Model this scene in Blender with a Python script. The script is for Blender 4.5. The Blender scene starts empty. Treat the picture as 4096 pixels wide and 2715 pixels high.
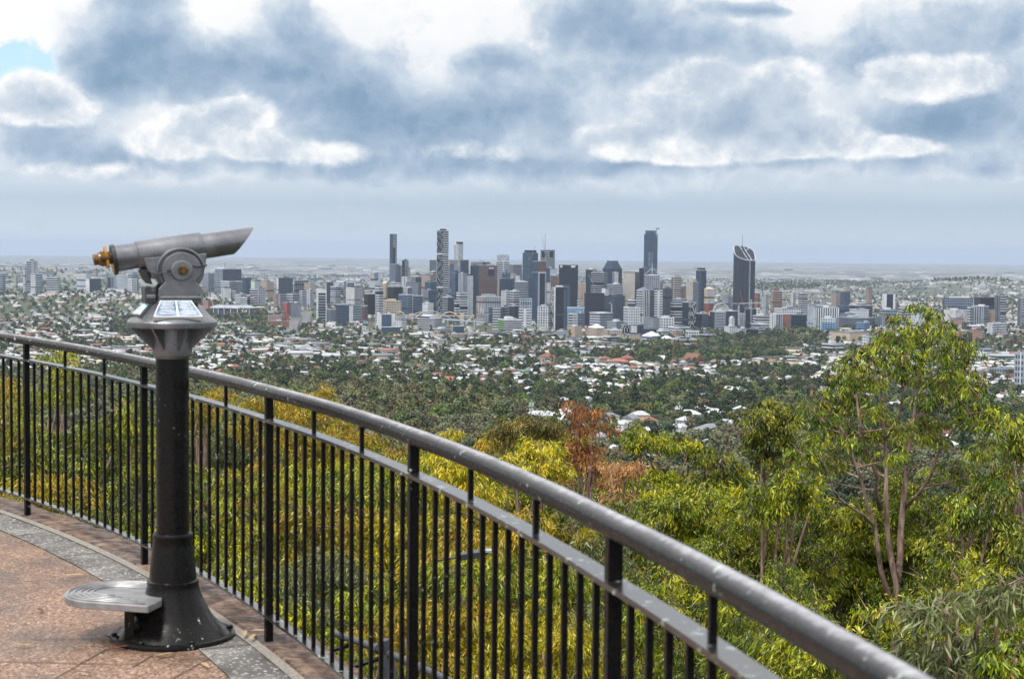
import bpy, bmesh, math, random
import numpy as np
from mathutils import Vector, Matrix
random.seed(7); RNG = np.random.default_rng(7)
S = bpy.context.scene; C = S.collection
D2R = math.radians
# ------------------------------------------------------------------ camera
F = 6495.0; CX, CY = 2048.0, 1357.5
CAMZ = 1.765; PITCH = D2R(3.24); ROLL = D2R(0.55)
cd = bpy.data.cameras.new('camera'); cam = bpy.data.objects.new('camera', cd); C.objects.link(cam)
cam.location = (0, 0, CAMZ); S.camera = cam
R0 = Matrix.Rotation(math.pi/2 - PITCH, 3, 'X') @ Matrix.Rotation(ROLL, 3, 'Z')
cam.rotation_euler = R0.to_euler()
cd.sensor_width = 36.0; cd.lens = 36.0*F/4096.0
cd.clip_start = 0.05; cd.clip_end = 250000
cd.dof.use_dof = True; cd.dof.focus_distance = 24.0; cd.dof.aperture_fstop = 8.0
def ray(x, y):
    v = R0 @ Vector(((x-CX)/F, (CY-y)/F, -1.0)); return v
def at(x, y, d):
    """point on the sight line through a photo position, d metres ahead"""
    v = ray(x, y); k = d/v.y; return Vector((v.x*k, d, CAMZ+v.z*k))
R0I = R0.inverted()
def proj(p):
    q = R0I @ (Vector(p)-Vector((0, 0, CAMZ)))
    if q.z > -.01: return (-9999, -9999)
    return (CX+F*q.x/-q.z, CY-F*q.y/-q.z)
# ------------------------------------------------------------------ terrain
TD = np.array([0, 9, 12, 18, 30, 60, 120, 250, 500, 800, 1200, 2400, 3250, 4300, 5000, 7000, 1e6])
TZ = np.array([-4, -4.5, -5.5, -7.5, -12, -25, -47, -79, -106, -118, -128, -186, -203, -232, -244, -244, -244.])
def vnoise(x, y, seed=0):
    """smooth value noise, vectorised"""
    x = np.asarray(x, float); y = np.asarray(y, float)
    xi = np.floor(x).astype(np.int64); yi = np.floor(y).astype(np.int64)
    fx = x-xi; fy = y-yi; fx = fx*fx*(3-2*fx); fy = fy*fy*(3-2*fy)
    def h(a, b):
        n = (a*374761393 + b*668265263 + seed*1274126177) & 0x7fffffff
        n = ((n ^ (n >> 13))*1274126177) & 0x7fffffff
        return ((n ^ (n >> 16)) & 0xffff)/65535.0
    return (h(xi, yi)*(1-fx)+h(xi+1, yi)*fx)*(1-fy)+(h(xi, yi+1)*(1-fx)+h(xi+1, yi+1)*fx)*fy
HILLS = []   # (x, y, rx, ry, height)
def hill(px, d, rx, ry, h):
    v = ray(px, 1000); HILLS.append((v.x/v.y*d, d, rx, ry, h))
hill(3920, 9300, 430, 420, 60); hill(3620, 9500, 700, 450, 34); hill(4400, 9200, 600, 500, 30)
hill(3100, 10500, 900, 600, 34)
hill(200, 8800, 900, 500, 62); hill(620, 9000, 700, 500, 42); hill(-300, 8600, 700, 500, 55)
hill(2200, 15500, 2600, 900, 42); hill(3300, 16500, 3600, 900, 50); hill(4300, 15000, 2500, 900, 30)
hill(430, 5700, 900, 1150, 68)
hill(3900, 4300, 420, 500, 34); hill(300, 3500, 500, 400, 14); hill(3000, 5900, 500, 300, 18)
def terr(x, y):
    x = np.asarray(x, float); y = np.asarray(y, float)
    d = np.hypot(x, y)
    z = np.interp(d, TD, TZ)
    z = z - np.maximum(0, d-5000)**2/(2*7.4e6)
    am = np.clip((d-500)/1500, 0, 1)*np.clip((30000-d)/15000, 0, 1)
    flat = np.exp(-((d-4850)/650)**2*np.ones_like(x))
    z = z + am*(1-.8*flat)*((vnoise(x/420, y/420, 3)-.5)*16+(vnoise(x/150, y/150, 5)-.5)*5)
    for hx, hy, rx, ry, h in HILLS:
        z = z + h*np.exp(-((x-hx)/rx)**2-((y-hy)/ry)**2)
    return z
def tz(x, y): return float(terr(x, y))
def ground_hit(px, py):
    v = ray(px, py); lo = 30.
    ds = np.geomspace(30, 40000, 1500)
    zs = CAMZ+v.z/v.y*ds; tt = terr(v.x/v.y*ds, ds)
    k = np.argmax(zs < tt); d = ds[k] if zs[k] < tt[k] else 40000
    return Vector((v.x/v.y*d, d, float(terr(v.x/v.y*d, d))))
# ------------------------------------------------------------------ materials
MATS = {}
def newmat(name):
    m = bpy.data.materials.new(name); m.use_nodes = True
    return m, m.node_tree.nodes, m.node_tree.links, m.node_tree.nodes['Principled BSDF']
def node(N, t, **k):
    n = N.new(t)
    for a, b in k.items(): setattr(n, a, b)
    return n
def noise(N, L, vec, scale, detail=4, rough=.55):
    n = N.new('ShaderNodeTexNoise'); n.inputs['Scale'].default_value = scale
    n.inputs['Detail'].default_value = detail; n.inputs['Roughness'].default_value = rough
    L.new(vec, n.inputs['Vector']); return n
def ramp(N, L, fac, stops):
    r = N.new('ShaderNodeValToRGB'); e = r.color_ramp.elements
    while len(e) < len(stops): e.new(.5)
    for k, (p, c) in enumerate(stops):
        e[k].position = p; e[k].color = (c, c, c, 1) if not hasattr(c, '__len__') else tuple(c)+(1,)
    L.new(fac, r.inputs['Fac']); return r
def mix(N, L, fac, a, b, typ='MIX'):
    n = N.new('ShaderNodeMix'); n.data_type = 'RGBA'; n.blend_type = typ
    if hasattr(fac, 'links'): L.new(fac, n.inputs[0])
    else: n.inputs[0].default_value = fac
    for s, v in ((6, a), (7, b)):
        if hasattr(v, 'links'): L.new(v, n.inputs[s])
        else: n.inputs[s].default_value = tuple(v)+(1,)
    return n.outputs[2]
def bump(N, L, h, bsdf, strength=.3, dist=.01):
    b = N.new('ShaderNodeBump'); b.inputs['Strength'].default_value = strength; b.inputs['Distance'].default_value = dist
    L.new(h, b.inputs['Height']); L.new(b.outputs[0], bsdf.inputs['Normal'])
def objco(N): return N.new('ShaderNodeTexCoord').outputs['Object']
def geopos(N): return N.new('ShaderNodeNewGeometry').outputs['Position']

COL = dict(W=(.60, .63, .68), w=(.31, .345, .40), g=(.14, .165, .215), D=(.010, .016, .032), B=(.022, .045, .085),
           T=(.018, .065, .075), c=(.47, .40, .31), t=(.31, .235, .185), r=(.27, .09, .06), p=(.022, .022, .038),
           k=(.010, .011, .015), o=(.58, .36, .09), L=(.16, .30, .48), G=(.16, .42, .12), b=(.17, .085, .055),
           m=(.055, .075, .11), P=(.38, .30, .29), y=(.62, .52, .2), S=(.050, .085, .145), R=(.30, .06, .06), i=(.33, .40, .48))
GLASSY = 'DBTpkLSm'
def paint(key):
    nm = {'W': 'white_render', 'w': 'pale_concrete', 'g': 'grey_concrete', 'D': 'dark_glass', 'B': 'blue_glass', 'T': 'teal_glass',
          'c': 'cream_render', 't': 'tan_stone', 'r': 'red_brick', 'p': 'smoked_glass', 'k': 'black_cladding', 'o': 'ochre_render',
          'L': 'light_blue_sheet', 'G': 'green_panel', 'b': 'brown_brick', 'm': 'mid_grey_glass', 'P': 'pink_render', 'y': 'yellow_panel',
          'S': 'slate_glass', 'R': 'red_panel', 'i': 'ice_blue_glass'}[key]
    if nm in MATS: return MATS[nm]
    m, N, L, B = newmat(nm); MATS[nm] = m
    co = geopos(N); n = noise(N, L, co, .04, 5, .6)
    c = COL[key]
    r = ramp(N, L, n.outputs['Fac'], [(.25, tuple(v*.78 for v in c)), (.75, tuple(min(1, v*1.16) for v in c))])
    L.new(r.outputs[0], B.inputs['Base Color'])
    if key in GLASSY:
        B.inputs['Roughness'].default_value = .25; B.inputs['Specular IOR Level'].default_value = .3
    else: B.inputs['Roughness'].default_value = .7
    return m
def objcol_mat(name, rough=.6, var=.25):
    """plain painted surface whose colour comes from the object's own colour"""
    if name in MATS: return MATS[name]
    m, N, L, B = newmat(name); MATS[name] = m
    oi = N.new('ShaderNodeObjectInfo'); n = noise(N, L, geopos(N), .25, 4)
    r = ramp(N, L, n.outputs['Fac'], [(.3, 1-var), (.7, 1.0)])
    L.new(mix(N, L, 1.0, oi.outputs['Color'], r.outputs[0], 'MULTIPLY'), B.inputs['Base Color'])
    B.inputs['Roughness'].default_value = rough
    return m
def attr_mat(name, rough=.6, transl=0.0):
    if name in MATS: return MATS[name]
    m, N, L, B = newmat(name); MATS[name] = m
    a = N.new('ShaderNodeAttribute'); a.attribute_name = 'col'
    oi = N.new('ShaderNodeObjectInfo')
    r = ramp(N, L, oi.outputs['Random'], [(0, .8), (1, 1.15)])
    c = mix(N, L, 1.0, a.outputs['Color'], r.outputs[0], 'MULTIPLY')
    L.new(c, B.inputs['Base Color'])
    B.inputs['Roughness'].default_value = rough
    if transl:
        t = N.new('ShaderNodeBsdfTranslucent'); L.new(c, t.inputs['Color'])
        ms = N.new('ShaderNodeMixShader'); ms.inputs[0].default_value = transl
        L.new(B.outputs[0], ms.inputs[1]); L.new(t.outputs[0], ms.inputs[2])
        L.new(ms.outputs[0], N['Material Output'].inputs['Surface'])
    return m
# ------------------------------------------------------------------ object helpers
def tag(o, label=None, cat=None, group=None, kind=None):
    if label: o['label'] = label
    if cat: o['category'] = cat
    if group: o['group'] = group
    if kind: o['kind'] = kind
    return o
def empty(name, loc=(0, 0, 0), rz=0):
    o = bpy.data.objects.new(name, None); C.objects.link(o); o.location = loc; o.rotation_euler = (0, 0, rz)
    o.empty_display_size = .2; return o
class MB:
    """collects verts and faces, then links ONE mesh object"""
    def __init__(s): s.v = []; s.f = []; s.m = []; s.mats = []
    def mi(s, m):
        if m not in s.mats: s.mats.append(m)
        return s.mats.index(m)
    def add(s, vs, fs, m):
        b = len(s.v); k = s.mi(m)
        s.v += [tuple(v) for v in vs]
        for f in fs: s.f.append(tuple(b+i for i in f)); s.m.append(k)
    def hexa(s, p, m):   # 8 corners: bottom 4 ccw, top 4 ccw
        s.add(p, [(3, 2, 1, 0), (4, 5, 6, 7), (0, 1, 5, 4), (1, 2, 6, 5), (2, 3, 7, 6), (3, 0, 4, 7)], m)
    def box(s, x0, x1, y0, y1, z0, z1, m):
        s.hexa([(x0, y0, z0), (x1, y0, z0), (x1, y1, z0), (x0, y1, z0), (x0, y0, z1), (x1, y0, z1), (x1, y1, z1), (x0, y1, z1)], m)
    def obox(s, o, u, w, lu, lw, z0, z1, m):  # oriented box, o origin (x,y), u,w unit 2d
        p = []
        for z in (z0, z1):
            for a, b in ((0, 0), (lu, 0), (lu, lw), (0, lw)):
                p.append((o[0]+u[0]*a+w[0]*b, o[1]+u[1]*a+w[1]*b, z))
        s.hexa(p, m)
    def bar(s, a, b, wx, wy, m, up=(0, 0, 1)):
        a = Vector(a); b = Vector(b); d = (b-a).normalized(); up = Vector(up)
        if abs(d.dot(up)) > .99: up = Vector((1, 0, 0))
        r = d.cross(up).normalized(); u = r.cross(d).normalized()
        p = []
        for c in (a, b):
            for q, t in ((-1, -1), (1, -1), (1, 1), (-1, 1)): p.append(c+r*q*wx/2+u*t*wy/2)
        s.add(p, [(0, 1, 2, 3), (7, 6, 5, 4), (1, 0, 4, 5), (2, 1, 5, 6), (3, 2, 6, 7), (0, 3, 7, 4)], m)
    def tube(s, pts, rad, m, n=8, cap=True):
        pts = [Vector(p) for p in pts]
        if not hasattr(rad, '__len__'): rad = [rad]*len(pts)
        vs = []; fs = []; prev = None
        for i, p in enumerate(pts):
            d = (pts[min(i+1, len(pts)-1)]-pts[max(i-1, 0)]).normalized()
            if prev is None:
                up = Vector((0, 0, 1)) if abs(d.z) < .9 else Vector((1, 0, 0))
                r = d.cross(up).normalized()
            else:
                r = prev-d*prev.dot(d)
                r = r.normalized() if r.length > 1e-6 else d.orthogonal().normalized()
            prev = r; u = d.cross(r)
            for k in range(n):
                a = 2*math.pi*k/n; vs.append(p+(r*math.cos(a)+u*math.sin(a))*rad[i])
        for i in range(len(pts)-1):
            for k in range(n):
                fs.append((i*n+k, i*n+(k+1) % n, (i+1)*n+(k+1) % n, (i+1)*n+k))
        if cap: fs += [tuple(range(n-1, -1, -1)), tuple((len(pts)-1)*n+k for k in range(n))]
        s.add(vs, fs, m)
    def lathe(s, prof, m, n=48, c=(0, 0), M=None):   # prof: (r,z)
        vs = []; fs = []
        for r, z in prof:
            for k in range(n):
                a = 2*math.pi*k/n; v = Vector((c[0]+r*math.cos(a), c[1]+r*math.sin(a), z))
                vs.append(M @ v if M else v)
        for i in range(len(prof)-1):
            for k in range(n): fs.append((i*n+k, i*n+(k+1) % n, (i+1)*n+(k+1) % n, (i+1)*n+k))
        fs += [tuple(range(n-1, -1, -1)), tuple((len(prof)-1)*n+k for k in range(n))]
        s.add(vs, fs, m)
    def prism(s, poly, y0, y1, m, M=None):   # poly in (x,z), extruded along y
        n = len(poly); vs = [Vector((x, y0, z)) for x, z in poly]+[Vector((x, y1, z)) for x, z in poly]
        if M: vs = [M @ v for v in vs]
        fs = [tuple(range(n)), tuple(range(2*n-1, n-1, -1))]+[((i+1) % n, i, n+i, n+(i+1) % n) for i in range(n)]
        s.add(vs, fs, m)
    def build(s, name, parent=None, smooth=False, loc=None, bevel=0, autosmooth=None):
        me = bpy.data.meshes.new(name); me.from_pydata(s.v, [], s.f)
        for m in s.mats: me.materials.append(m)
        if len(s.mats) > 1: me.polygons.foreach_set('material_index', s.m)
        if smooth: me.polygons.foreach_set('use_smooth', [True]*len(me.polygons))
        me.update()
        if autosmooth is not None: me.set_sharp_from_angle(angle=D2R(autosmooth))
        o = bpy.data.objects.new(name, me); C.objects.link(o)
        if parent: o.parent = parent
        if loc is not None: o.location = loc
        if bevel:
            b = o.modifiers.new('bevel', 'BEVEL'); b.width = bevel; b.segments = 2; b.limit_method = 'ANGLE'; b.angle_limit = D2R(40)
        return o
def npmesh(name, verts, tris_or_quads, k, mats, col=None, midx=None, smooth=False):
    """big mesh from arrays; k = verts per face"""
    me = bpy.data.meshes.new(name); nv = len(verts); nf = len(tris_or_quads)
    me.vertices.add(nv); me.vertices.foreach_set('co', np.ascontiguousarray(verts, np.float32).ravel())
    me.loops.add(nf*k); me.loops.foreach_set('vertex_index', np.ascontiguousarray(tris_or_quads, np.int32).ravel())
    me.polygons.add(nf); me.polygons.foreach_set('loop_start', np.arange(0, nf*k, k, dtype=np.int32))
    me.polygons.foreach_set('loop_total', np.full(nf, k, np.int32))
    for m in mats: me.materials.append(m)
    if midx is not None: me.polygons.foreach_set('material_index', np.ascontiguousarray(midx, np.int32))
    if smooth: me.polygons.foreach_set('use_smooth', np.ones(nf, bool))
    if col is not None:
        a = me.attributes.new('col', 'FLOAT_COLOR', 'POINT')
        c4 = np.ones((nv, 4), np.float32); c4[:, :3] = col; a.data.foreach_set('color', c4.ravel())
    me.update(calc_edges=True); me.validate()
    return me
def link(name, me, parent=None, loc=None):
    o = bpy.data.objects.new(name, me); C.objects.link(o)
    if parent: o.parent = parent
    if loc is not None: o.location = loc
    return o
# ------------------------------------------------------------------ sky, sun, haze
SUN_EL, SUN_AZ = 62.0, -40.0
W = bpy.data.worlds.new('World'); S.world = W; W.use_nodes = True
N = W.node_tree.nodes; L = W.node_tree.links; N.clear()
out = N.new('ShaderNodeOutputWorld')
sky = N.new('ShaderNodeTexSky'); sky.sky_type = 'NISHITA'; sky.sun_disc = False
sky.sun_elevation = D2R(SUN_EL); sky.sun_rotation = D2R(180+SUN_AZ); sky.altitude = 200; sky.dust_density = 1.5
bg1 = N.new('ShaderNodeBackground'); bg1.inputs['Strength'].default_value = .15
L.new(sky.outputs[0], bg1.inputs['Color'])
dirv = N.new('ShaderNodeTexCoord').outputs['Generated']
sep = N.new('ShaderNodeSeparateXYZ'); L.new(dirv, sep.inputs[0])
def M_(op, a, b=None, c=None, clamp=False):
    n = N.new('ShaderNodeMath'); n.operation = op; n.use_clamp = clamp
    for i, v in enumerate((a, b, c)):
        if v is None: continue
        if hasattr(v, 'links'): L.new(v, n.inputs[i])
        else: n.inputs[i].default_value = v
    return n.outputs[0]
def VM(op, a, b=None):
    n = N.new('ShaderNodeVectorMath'); n.operation = op
    for i, v in enumerate((a, b)):
        if v is None: continue
        if hasattr(v, 'links'): L.new(v, n.inputs[i])
        else: n.inputs[i].default_value = v
    return n
az = M_('ARCTAN2', sep.outputs[0], sep.outputs[1]); el = M_('ARCSINE', sep.outputs[2])
comb = N.new('ShaderNodeCombineXYZ'); L.new(az, comb.inputs[0]); L.new(el, comb.inputs[1])
P0 = comb.outputs[0]
# cloud coordinates: degrees x 100 of azimuth / elevation so numbers stay readable
SC = VM('SCALE', P0); SC.inputs['Scale'].default_value = 10.0; PS = SC.outputs[0]
stre = VM('MULTIPLY', PS, (1.0, 1.5, 1.0)).outputs[0]
def nz(vec, sc, det=6, rough=.58, off=(0, 0, 0)):
    v = VM('ADD', vec, off).outputs[0]
    n = N.new('ShaderNodeTexNoise'); n.inputs['Scale'].default_value = sc; n.inputs['Detail'].default_value = det
    n.inputs['Roughness'].default_value = rough; L.new(v, n.inputs['Vector']); return n
w1 = nz(stre, 1.6, 3, .5); w2 = nz(stre, 5.0, 4, .55, (3.1, 7.7, 1.3))
wa = VM('SUBTRACT', w1.outputs['Color'], (.5, .5, .5)).outputs[0]
wb = VM('SUBTRACT', w2.outputs['Color'], (.5, .5, .5)).outputs[0]
wv = VM('ADD', VM('MULTIPLY', wa, (.20, .13, 0)).outputs[0], VM('MULTIPLY', wb, (.07, .06, 0)).outputs[0]).outputs[0]
PW = VM('ADD', PS, wv).outputs[0]
PWS = VM('MULTIPLY', PW, (1.0, 1.12, 1.0)).outputs[0]
def sxy(x, y):
    v = ray(x, y).normalized(); return 10*math.atan2(v.x, v.y), 10*math.asin(v.z)
def blob(vec, x, y, rx, ry, amp):
    bx, by = sxy(x, y); k = 10/F
    s = VM('SUBTRACT', vec, (bx, by, 0)).outputs[0]
    s = VM('MULTIPLY', s, (1/(rx*k), 1/(ry*k), 0)).outputs[0]
    d = VM('DOT_PRODUCT', s, s).outputs['Value']
    return M_('MULTIPLY', M_('EXPONENT', M_('MULTIPLY', d, -1.0)), amp)
def total(vals):
    a = vals[0]
    for v in vals[1:]: a = M_('ADD', a, v)
    return a
# three cloud layers: high white cloud, thick grey backlit cloud, bright cumulus in front
DK = [(540, 40, 170, 130, 1.0), (690, 290, 310, 105, 1.15), (400, 320, 120, 120, .8), (900, 250, 170, 80, .7), (480, 180, 150, 90, .7),
      (1190, 170, 170, 190, .85), (1330, 400, 240, 130, 1.0), (1700, 460, 420, 110, 1.0), (1600, 580, 480, 80, .9), (2000, 250, 220, 75, .7),
      (2080, 420, 220, 120, .7), (2460, 90, 240, 125, 1.25), (2780, 170, 230, 80, .9), (2930, 30, 110, 30, .9), (3080, 48, 80, 22, .7),
      (3150, 250, 200, 90, .7), (3560, 190, 230, 170, .65), (3950, 420, 340, 170, 1.1), (3640, 520, 240, 80, .8), (3990, 90, 160, 130, .7),
      (2560, 610, 190, 100, .8), (2150, 670, 560, 70, .9), (1200, 680, 700, 50, .6), (200, 540, 260, 110, .7), (330, 620, 260, 60, .5),
      (3350, 640, 700, 45, .65), (2450, 330, 240, 140, .55), (4000, 700, 240, 35, .5), (1500, 250, 200, 90, .5), (700, 640, 300, 70, .5)]
BR = [(90, 370, 200, 85, 1.0), (240, 450, 150, 60, .7), (790, 480, 180, 75, .95), (1010, 450, 110, 75, .9), (680, 570, 190, 60, .6), (1000, 590, 200, 60, .5),
      (2760, 320, 140, 85, .9), (2640, 410, 110, 60, .6), (2960, 400, 180, 110, .95), (3160, 330, 120, 110, .8), (2820, 500, 270, 80, 1.0), (3060, 560, 220, 80, .8),
      (2470, 550, 160, 55, 1.0), (2640, 620, 220, 45, .7), (3310, 520, 150, 70, .7), (3520, 590, 300, 50, .7), (3700, 300, 170, 90, .6), (3560, 330, 130, 80, .5),
      (1900, 610, 300, 60, .36), (1250, 620, 260, 60, .42), (300, 680, 380, 40, .42), (3950, 280, 120, 70, .5)]
def fbm(sc, det, rough, off): return M_('SUBTRACT', nz(PWS, sc, det, rough, off).outputs['Fac'], .5)
def smooth(x, lo_, hi_):
    n = N.new('ShaderNodeMapRange'); n.interpolation_type = 'SMOOTHSTEP'; n.inputs[1].default_value = lo_; n.inputs[2].default_value = hi_
    L.new(x, n.inputs[0]); return n.outputs[0]
def puff(sc, det, rough, off=(0, 0, 0)):
    n = N.new('ShaderNodeTexVoronoi'); n.voronoi_dimensions = '2D'; n.feature = 'SMOOTH_F1'; n.normalize = True
    n.inputs['Scale'].default_value = sc; n.inputs['Detail'].default_value = det; n.inputs['Roughness'].default_value = rough
    n.inputs['Lacunarity'].default_value = 2.2; n.inputs['Smoothness'].default_value = .12
    L.new(VM('ADD', PWS, off).outputs[0], n.inputs['Vector']); return M_('SUBTRACT', .40, n.outputs['Distance'])
n_lo = fbm(1.3, 3, .5, (0, 0, 0)); n_hi = fbm(2.6, 9, .62, (4.2, 1.1, 0))
n_mid = fbm(3.4, 6, .55, (9, 3, 0)); pf = puff(2.3, 4, .55); pf_up = puff(2.3, 4, .55, (-.02, .09, 0))
sD = M_('ADD', total([blob(PW, *q) for q in DK]), M_('ADD', M_('MULTIPLY', n_hi, .85), M_('MULTIPLY', pf, 1.25)))
bB = total([blob(PW, *q) for q in BR])
sB = M_('ADD', bB, M_('MULTIPLY', M_('ADD', M_('MULTIPLY', n_hi, .60), M_('MULTIPLY', pf, 1.5)), M_('MULTIPLY', bB, 2.2, clamp=True)))
aD = smooth(sD, .16, .56); aB = smooth(sB, .23, .64)
def ramp3(x, stops):
    r = N.new('ShaderNodeValToRGB'); e = r.color_ramp.elements
    while len(e) < len(stops): e.new(.5)
    for k, (p, c) in enumerate(stops): e[k].position = p; e[k].color = c+(1,)
    L.new(x, r.inputs['Fac']); return r.outputs[0]
elw = M_('ADD', el, M_('MULTIPLY', n_lo, .012))
bgc = ramp3(M_('ADD', M_('MULTIPLY', M_('SUBTRACT', el, .045), 9.0), M_('MULTIPLY', n_hi, 1.1), clamp=True), [(0, (.60, .69, .79)), (.28, (.74, .81, .88)), (.5, (.90, .93, .965)), (1, (1.0, 1.0, 1.01))])
shd = M_('ADD', M_('ADD', M_('MULTIPLY', M_('SUBTRACT', sD, .25), .52), M_('MULTIPLY', n_mid, .75)), M_('MULTIPLY', M_('SUBTRACT', pf_up, pf), 1.0), clamp=True)
dkc = ramp3(shd, [(0, (.72, .79, .87)), (.2, (.55, .65, .77)), (.45, (.385, .505, .655)), (.75, (.26, .385, .54)), (1, (.20, .32, .475))])
shb = M_('ADD', M_('ADD', M_('MULTIPLY', M_('SUBTRACT', sB, .30), .50), M_('MULTIPLY', n_mid, -.45)), M_('MULTIPLY', M_('SUBTRACT', pf_up, pf), 1.5), clamp=True)
brc = ramp3(shb, [(0, (1.0, 1.01, 1.02)), (.16, (.82, .87, .92)), (.36, (.62, .70, .80)), (.7, (.44, .545, .68)), (1, (.36, .475, .62))])
def mixw(fac, a, b):
    n = N.new('ShaderNodeMix'); n.data_type = 'RGBA'; L.new(fac, n.inputs[0]); L.new(a, n.inputs[6]); L.new(b, n.inputs[7]); return n.outputs[2]
cloudc = mixw(aB, mixw(aD, bgc, dkc), brc)
# low band: pale blue rain veil under the cloud base, paler at the horizon
hb = N.new('ShaderNodeValToRGB'); e = hb.color_ramp.elements
stops = [(0, (.62, .71, .80)), (.16, (.585, .685, .785)), (.45, (.50, .61, .735)), (.75, (.50, .61, .735)), (1, (.56, .66, .77))]
while len(e) < len(stops): e.new(.5)
for k, (p, c) in enumerate(stops): e[k].position = p; e[k].color = c+(1,)
L.new(M_('MULTIPLY', el, 1/.06, clamp=True), hb.inputs['Fac'])
lowm = M_('SUBTRACT', 1.0, M_('MULTIPLY', M_('SUBTRACT', elw, .026), 95.0, clamp=True))
ccol = mixw(lowm, cloudc, hb.outputs[0])
# lighter towards the left end of the horizon, brighter overhead as an overcast sky is
ltm = M_('MULTIPLY', M_('SUBTRACT', -.02, az), 2.2, clamp=True)
ccol2 = N.new('ShaderNodeMix'); ccol2.data_type = 'RGBA'; ccol2.blend_type = 'MULTIPLY'; ccol2.inputs[0].default_value = 1
lift = N.new('ShaderNodeCombineColor'); 
for i, k in enumerate((.13, .10, .07)): L.new(M_('ADD', M_('MULTIPLY', ltm, k), 1.0), lift.inputs[i])
L.new(ccol, ccol2.inputs[6]); L.new(lift.outputs[0], ccol2.inputs[7])
bg2 = N.new('ShaderNodeBackground'); L.new(ccol2.outputs[2], bg2.inputs['Color'])
over = M_('ADD', 1.0, M_('MULTIPLY', M_('MULTIPLY', M_('SUBTRACT', el, .18), 1.6, clamp=True), .45))
L.new(over, bg2.inputs['Strength'])
blue = total([blob(PW, 60, 255, 330, 80, 1.2), blob(PW, 1000, 232, 26, 20, .9)])
blue = M_('MULTIPLY', M_('MULTIPLY', M_('ADD', M_('SUBTRACT', blue, .46), M_('ADD', M_('MULTIPLY', n_hi, 2.4), M_('MULTIPLY', pf, 1.2))), 3.5, clamp=True), M_('SUBTRACT', 1.0, M_('MAXIMUM', aB, aD)))
# blue shows only where the cloud itself is thin
bgb = N.new('ShaderNodeBackground'); bgb.inputs['Color'].default_value = (.20, .45, .80, 1); bgb.inputs['Strength'].default_value = .35
add = N.new('ShaderNodeAddShader'); L.new(bg1.outputs[0], add.inputs[0]); L.new(bgb.outputs[0], add.inputs[1])
mx = N.new('ShaderNodeMixShader'); L.new(blue, mx.inputs[0]); L.new(bg2.outputs[0], mx.inputs[1]); L.new(add.outputs[0], mx.inputs[2])
L.new(mx.outputs[0], out.inputs['Surface'])
W.cycles.sampling_method = 'MANUAL'; W.cycles.sample_map_resolution = 512
sl = bpy.data.lights.new('sun', 'SUN'); sl.energy = 3.0; sl.angle = D2R(13); sl.color = (1, .98, .94)
so = bpy.data.objects.new('sun', sl); C.objects.link(so)
# sun stands behind the camera's left shoulder
sd = Vector((math.sin(D2R(SUN_AZ))*math.cos(D2R(SUN_EL))*1, -math.cos(D2R(SUN_AZ))*math.cos(D2R(SUN_EL)), math.sin(D2R(SUN_EL))))
so.rotation_euler = sd.to_track_quat('Z', 'Y').to_euler(); so.location = (0, -5, 20)
vs = S.view_settings; vs.view_transform = 'Standard'; vs.look = 'None'; vs.exposure = 0.0; vs.gamma = 1
cy = S.cycles
cy.use_denoising = True; cy.denoiser = 'OPENIMAGEDENOISE'; cy.denoising_input_passes = 'RGB_ALBEDO_NORMAL'
cy.max_bounces = 5; cy.diffuse_bounces = 3; cy.glossy_bounces = 3; cy.transmission_bounces = 3; cy.volume_bounces = 1
cy.use_adaptive_sampling = True; cy.adaptive_threshold = .015; cy.sample_clamp_indirect = 4
cy.volume_step_rate = 5; cy.volume_max_steps = 32
# haze
m = bpy.data.materials.new('haze_air'); m.use_nodes = True; MATS['haze'] = m
NN = m.node_tree.nodes; NN.remove(NN['Principled BSDF'])
pv = NN.new('ShaderNodeVolumePrincipled'); pv.inputs['Color'].default_value = (.56, .67, .86, 1)
HAZE = 2.7e-5
pv.inputs['Density'].default_value = HAZE; pv.inputs['Anisotropy'].default_value = .35
m.node_tree.links.new(pv.outputs[0], NN['Material Output'].inputs['Volume'])
hz = MB(); hz.box(-76000, 76000, -2000, 74000, -560, 125, m)
o = hz.build('haze'); tag(o, 'pale blue haze that fades the far city and hills', None, None, 'stuff')
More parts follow.
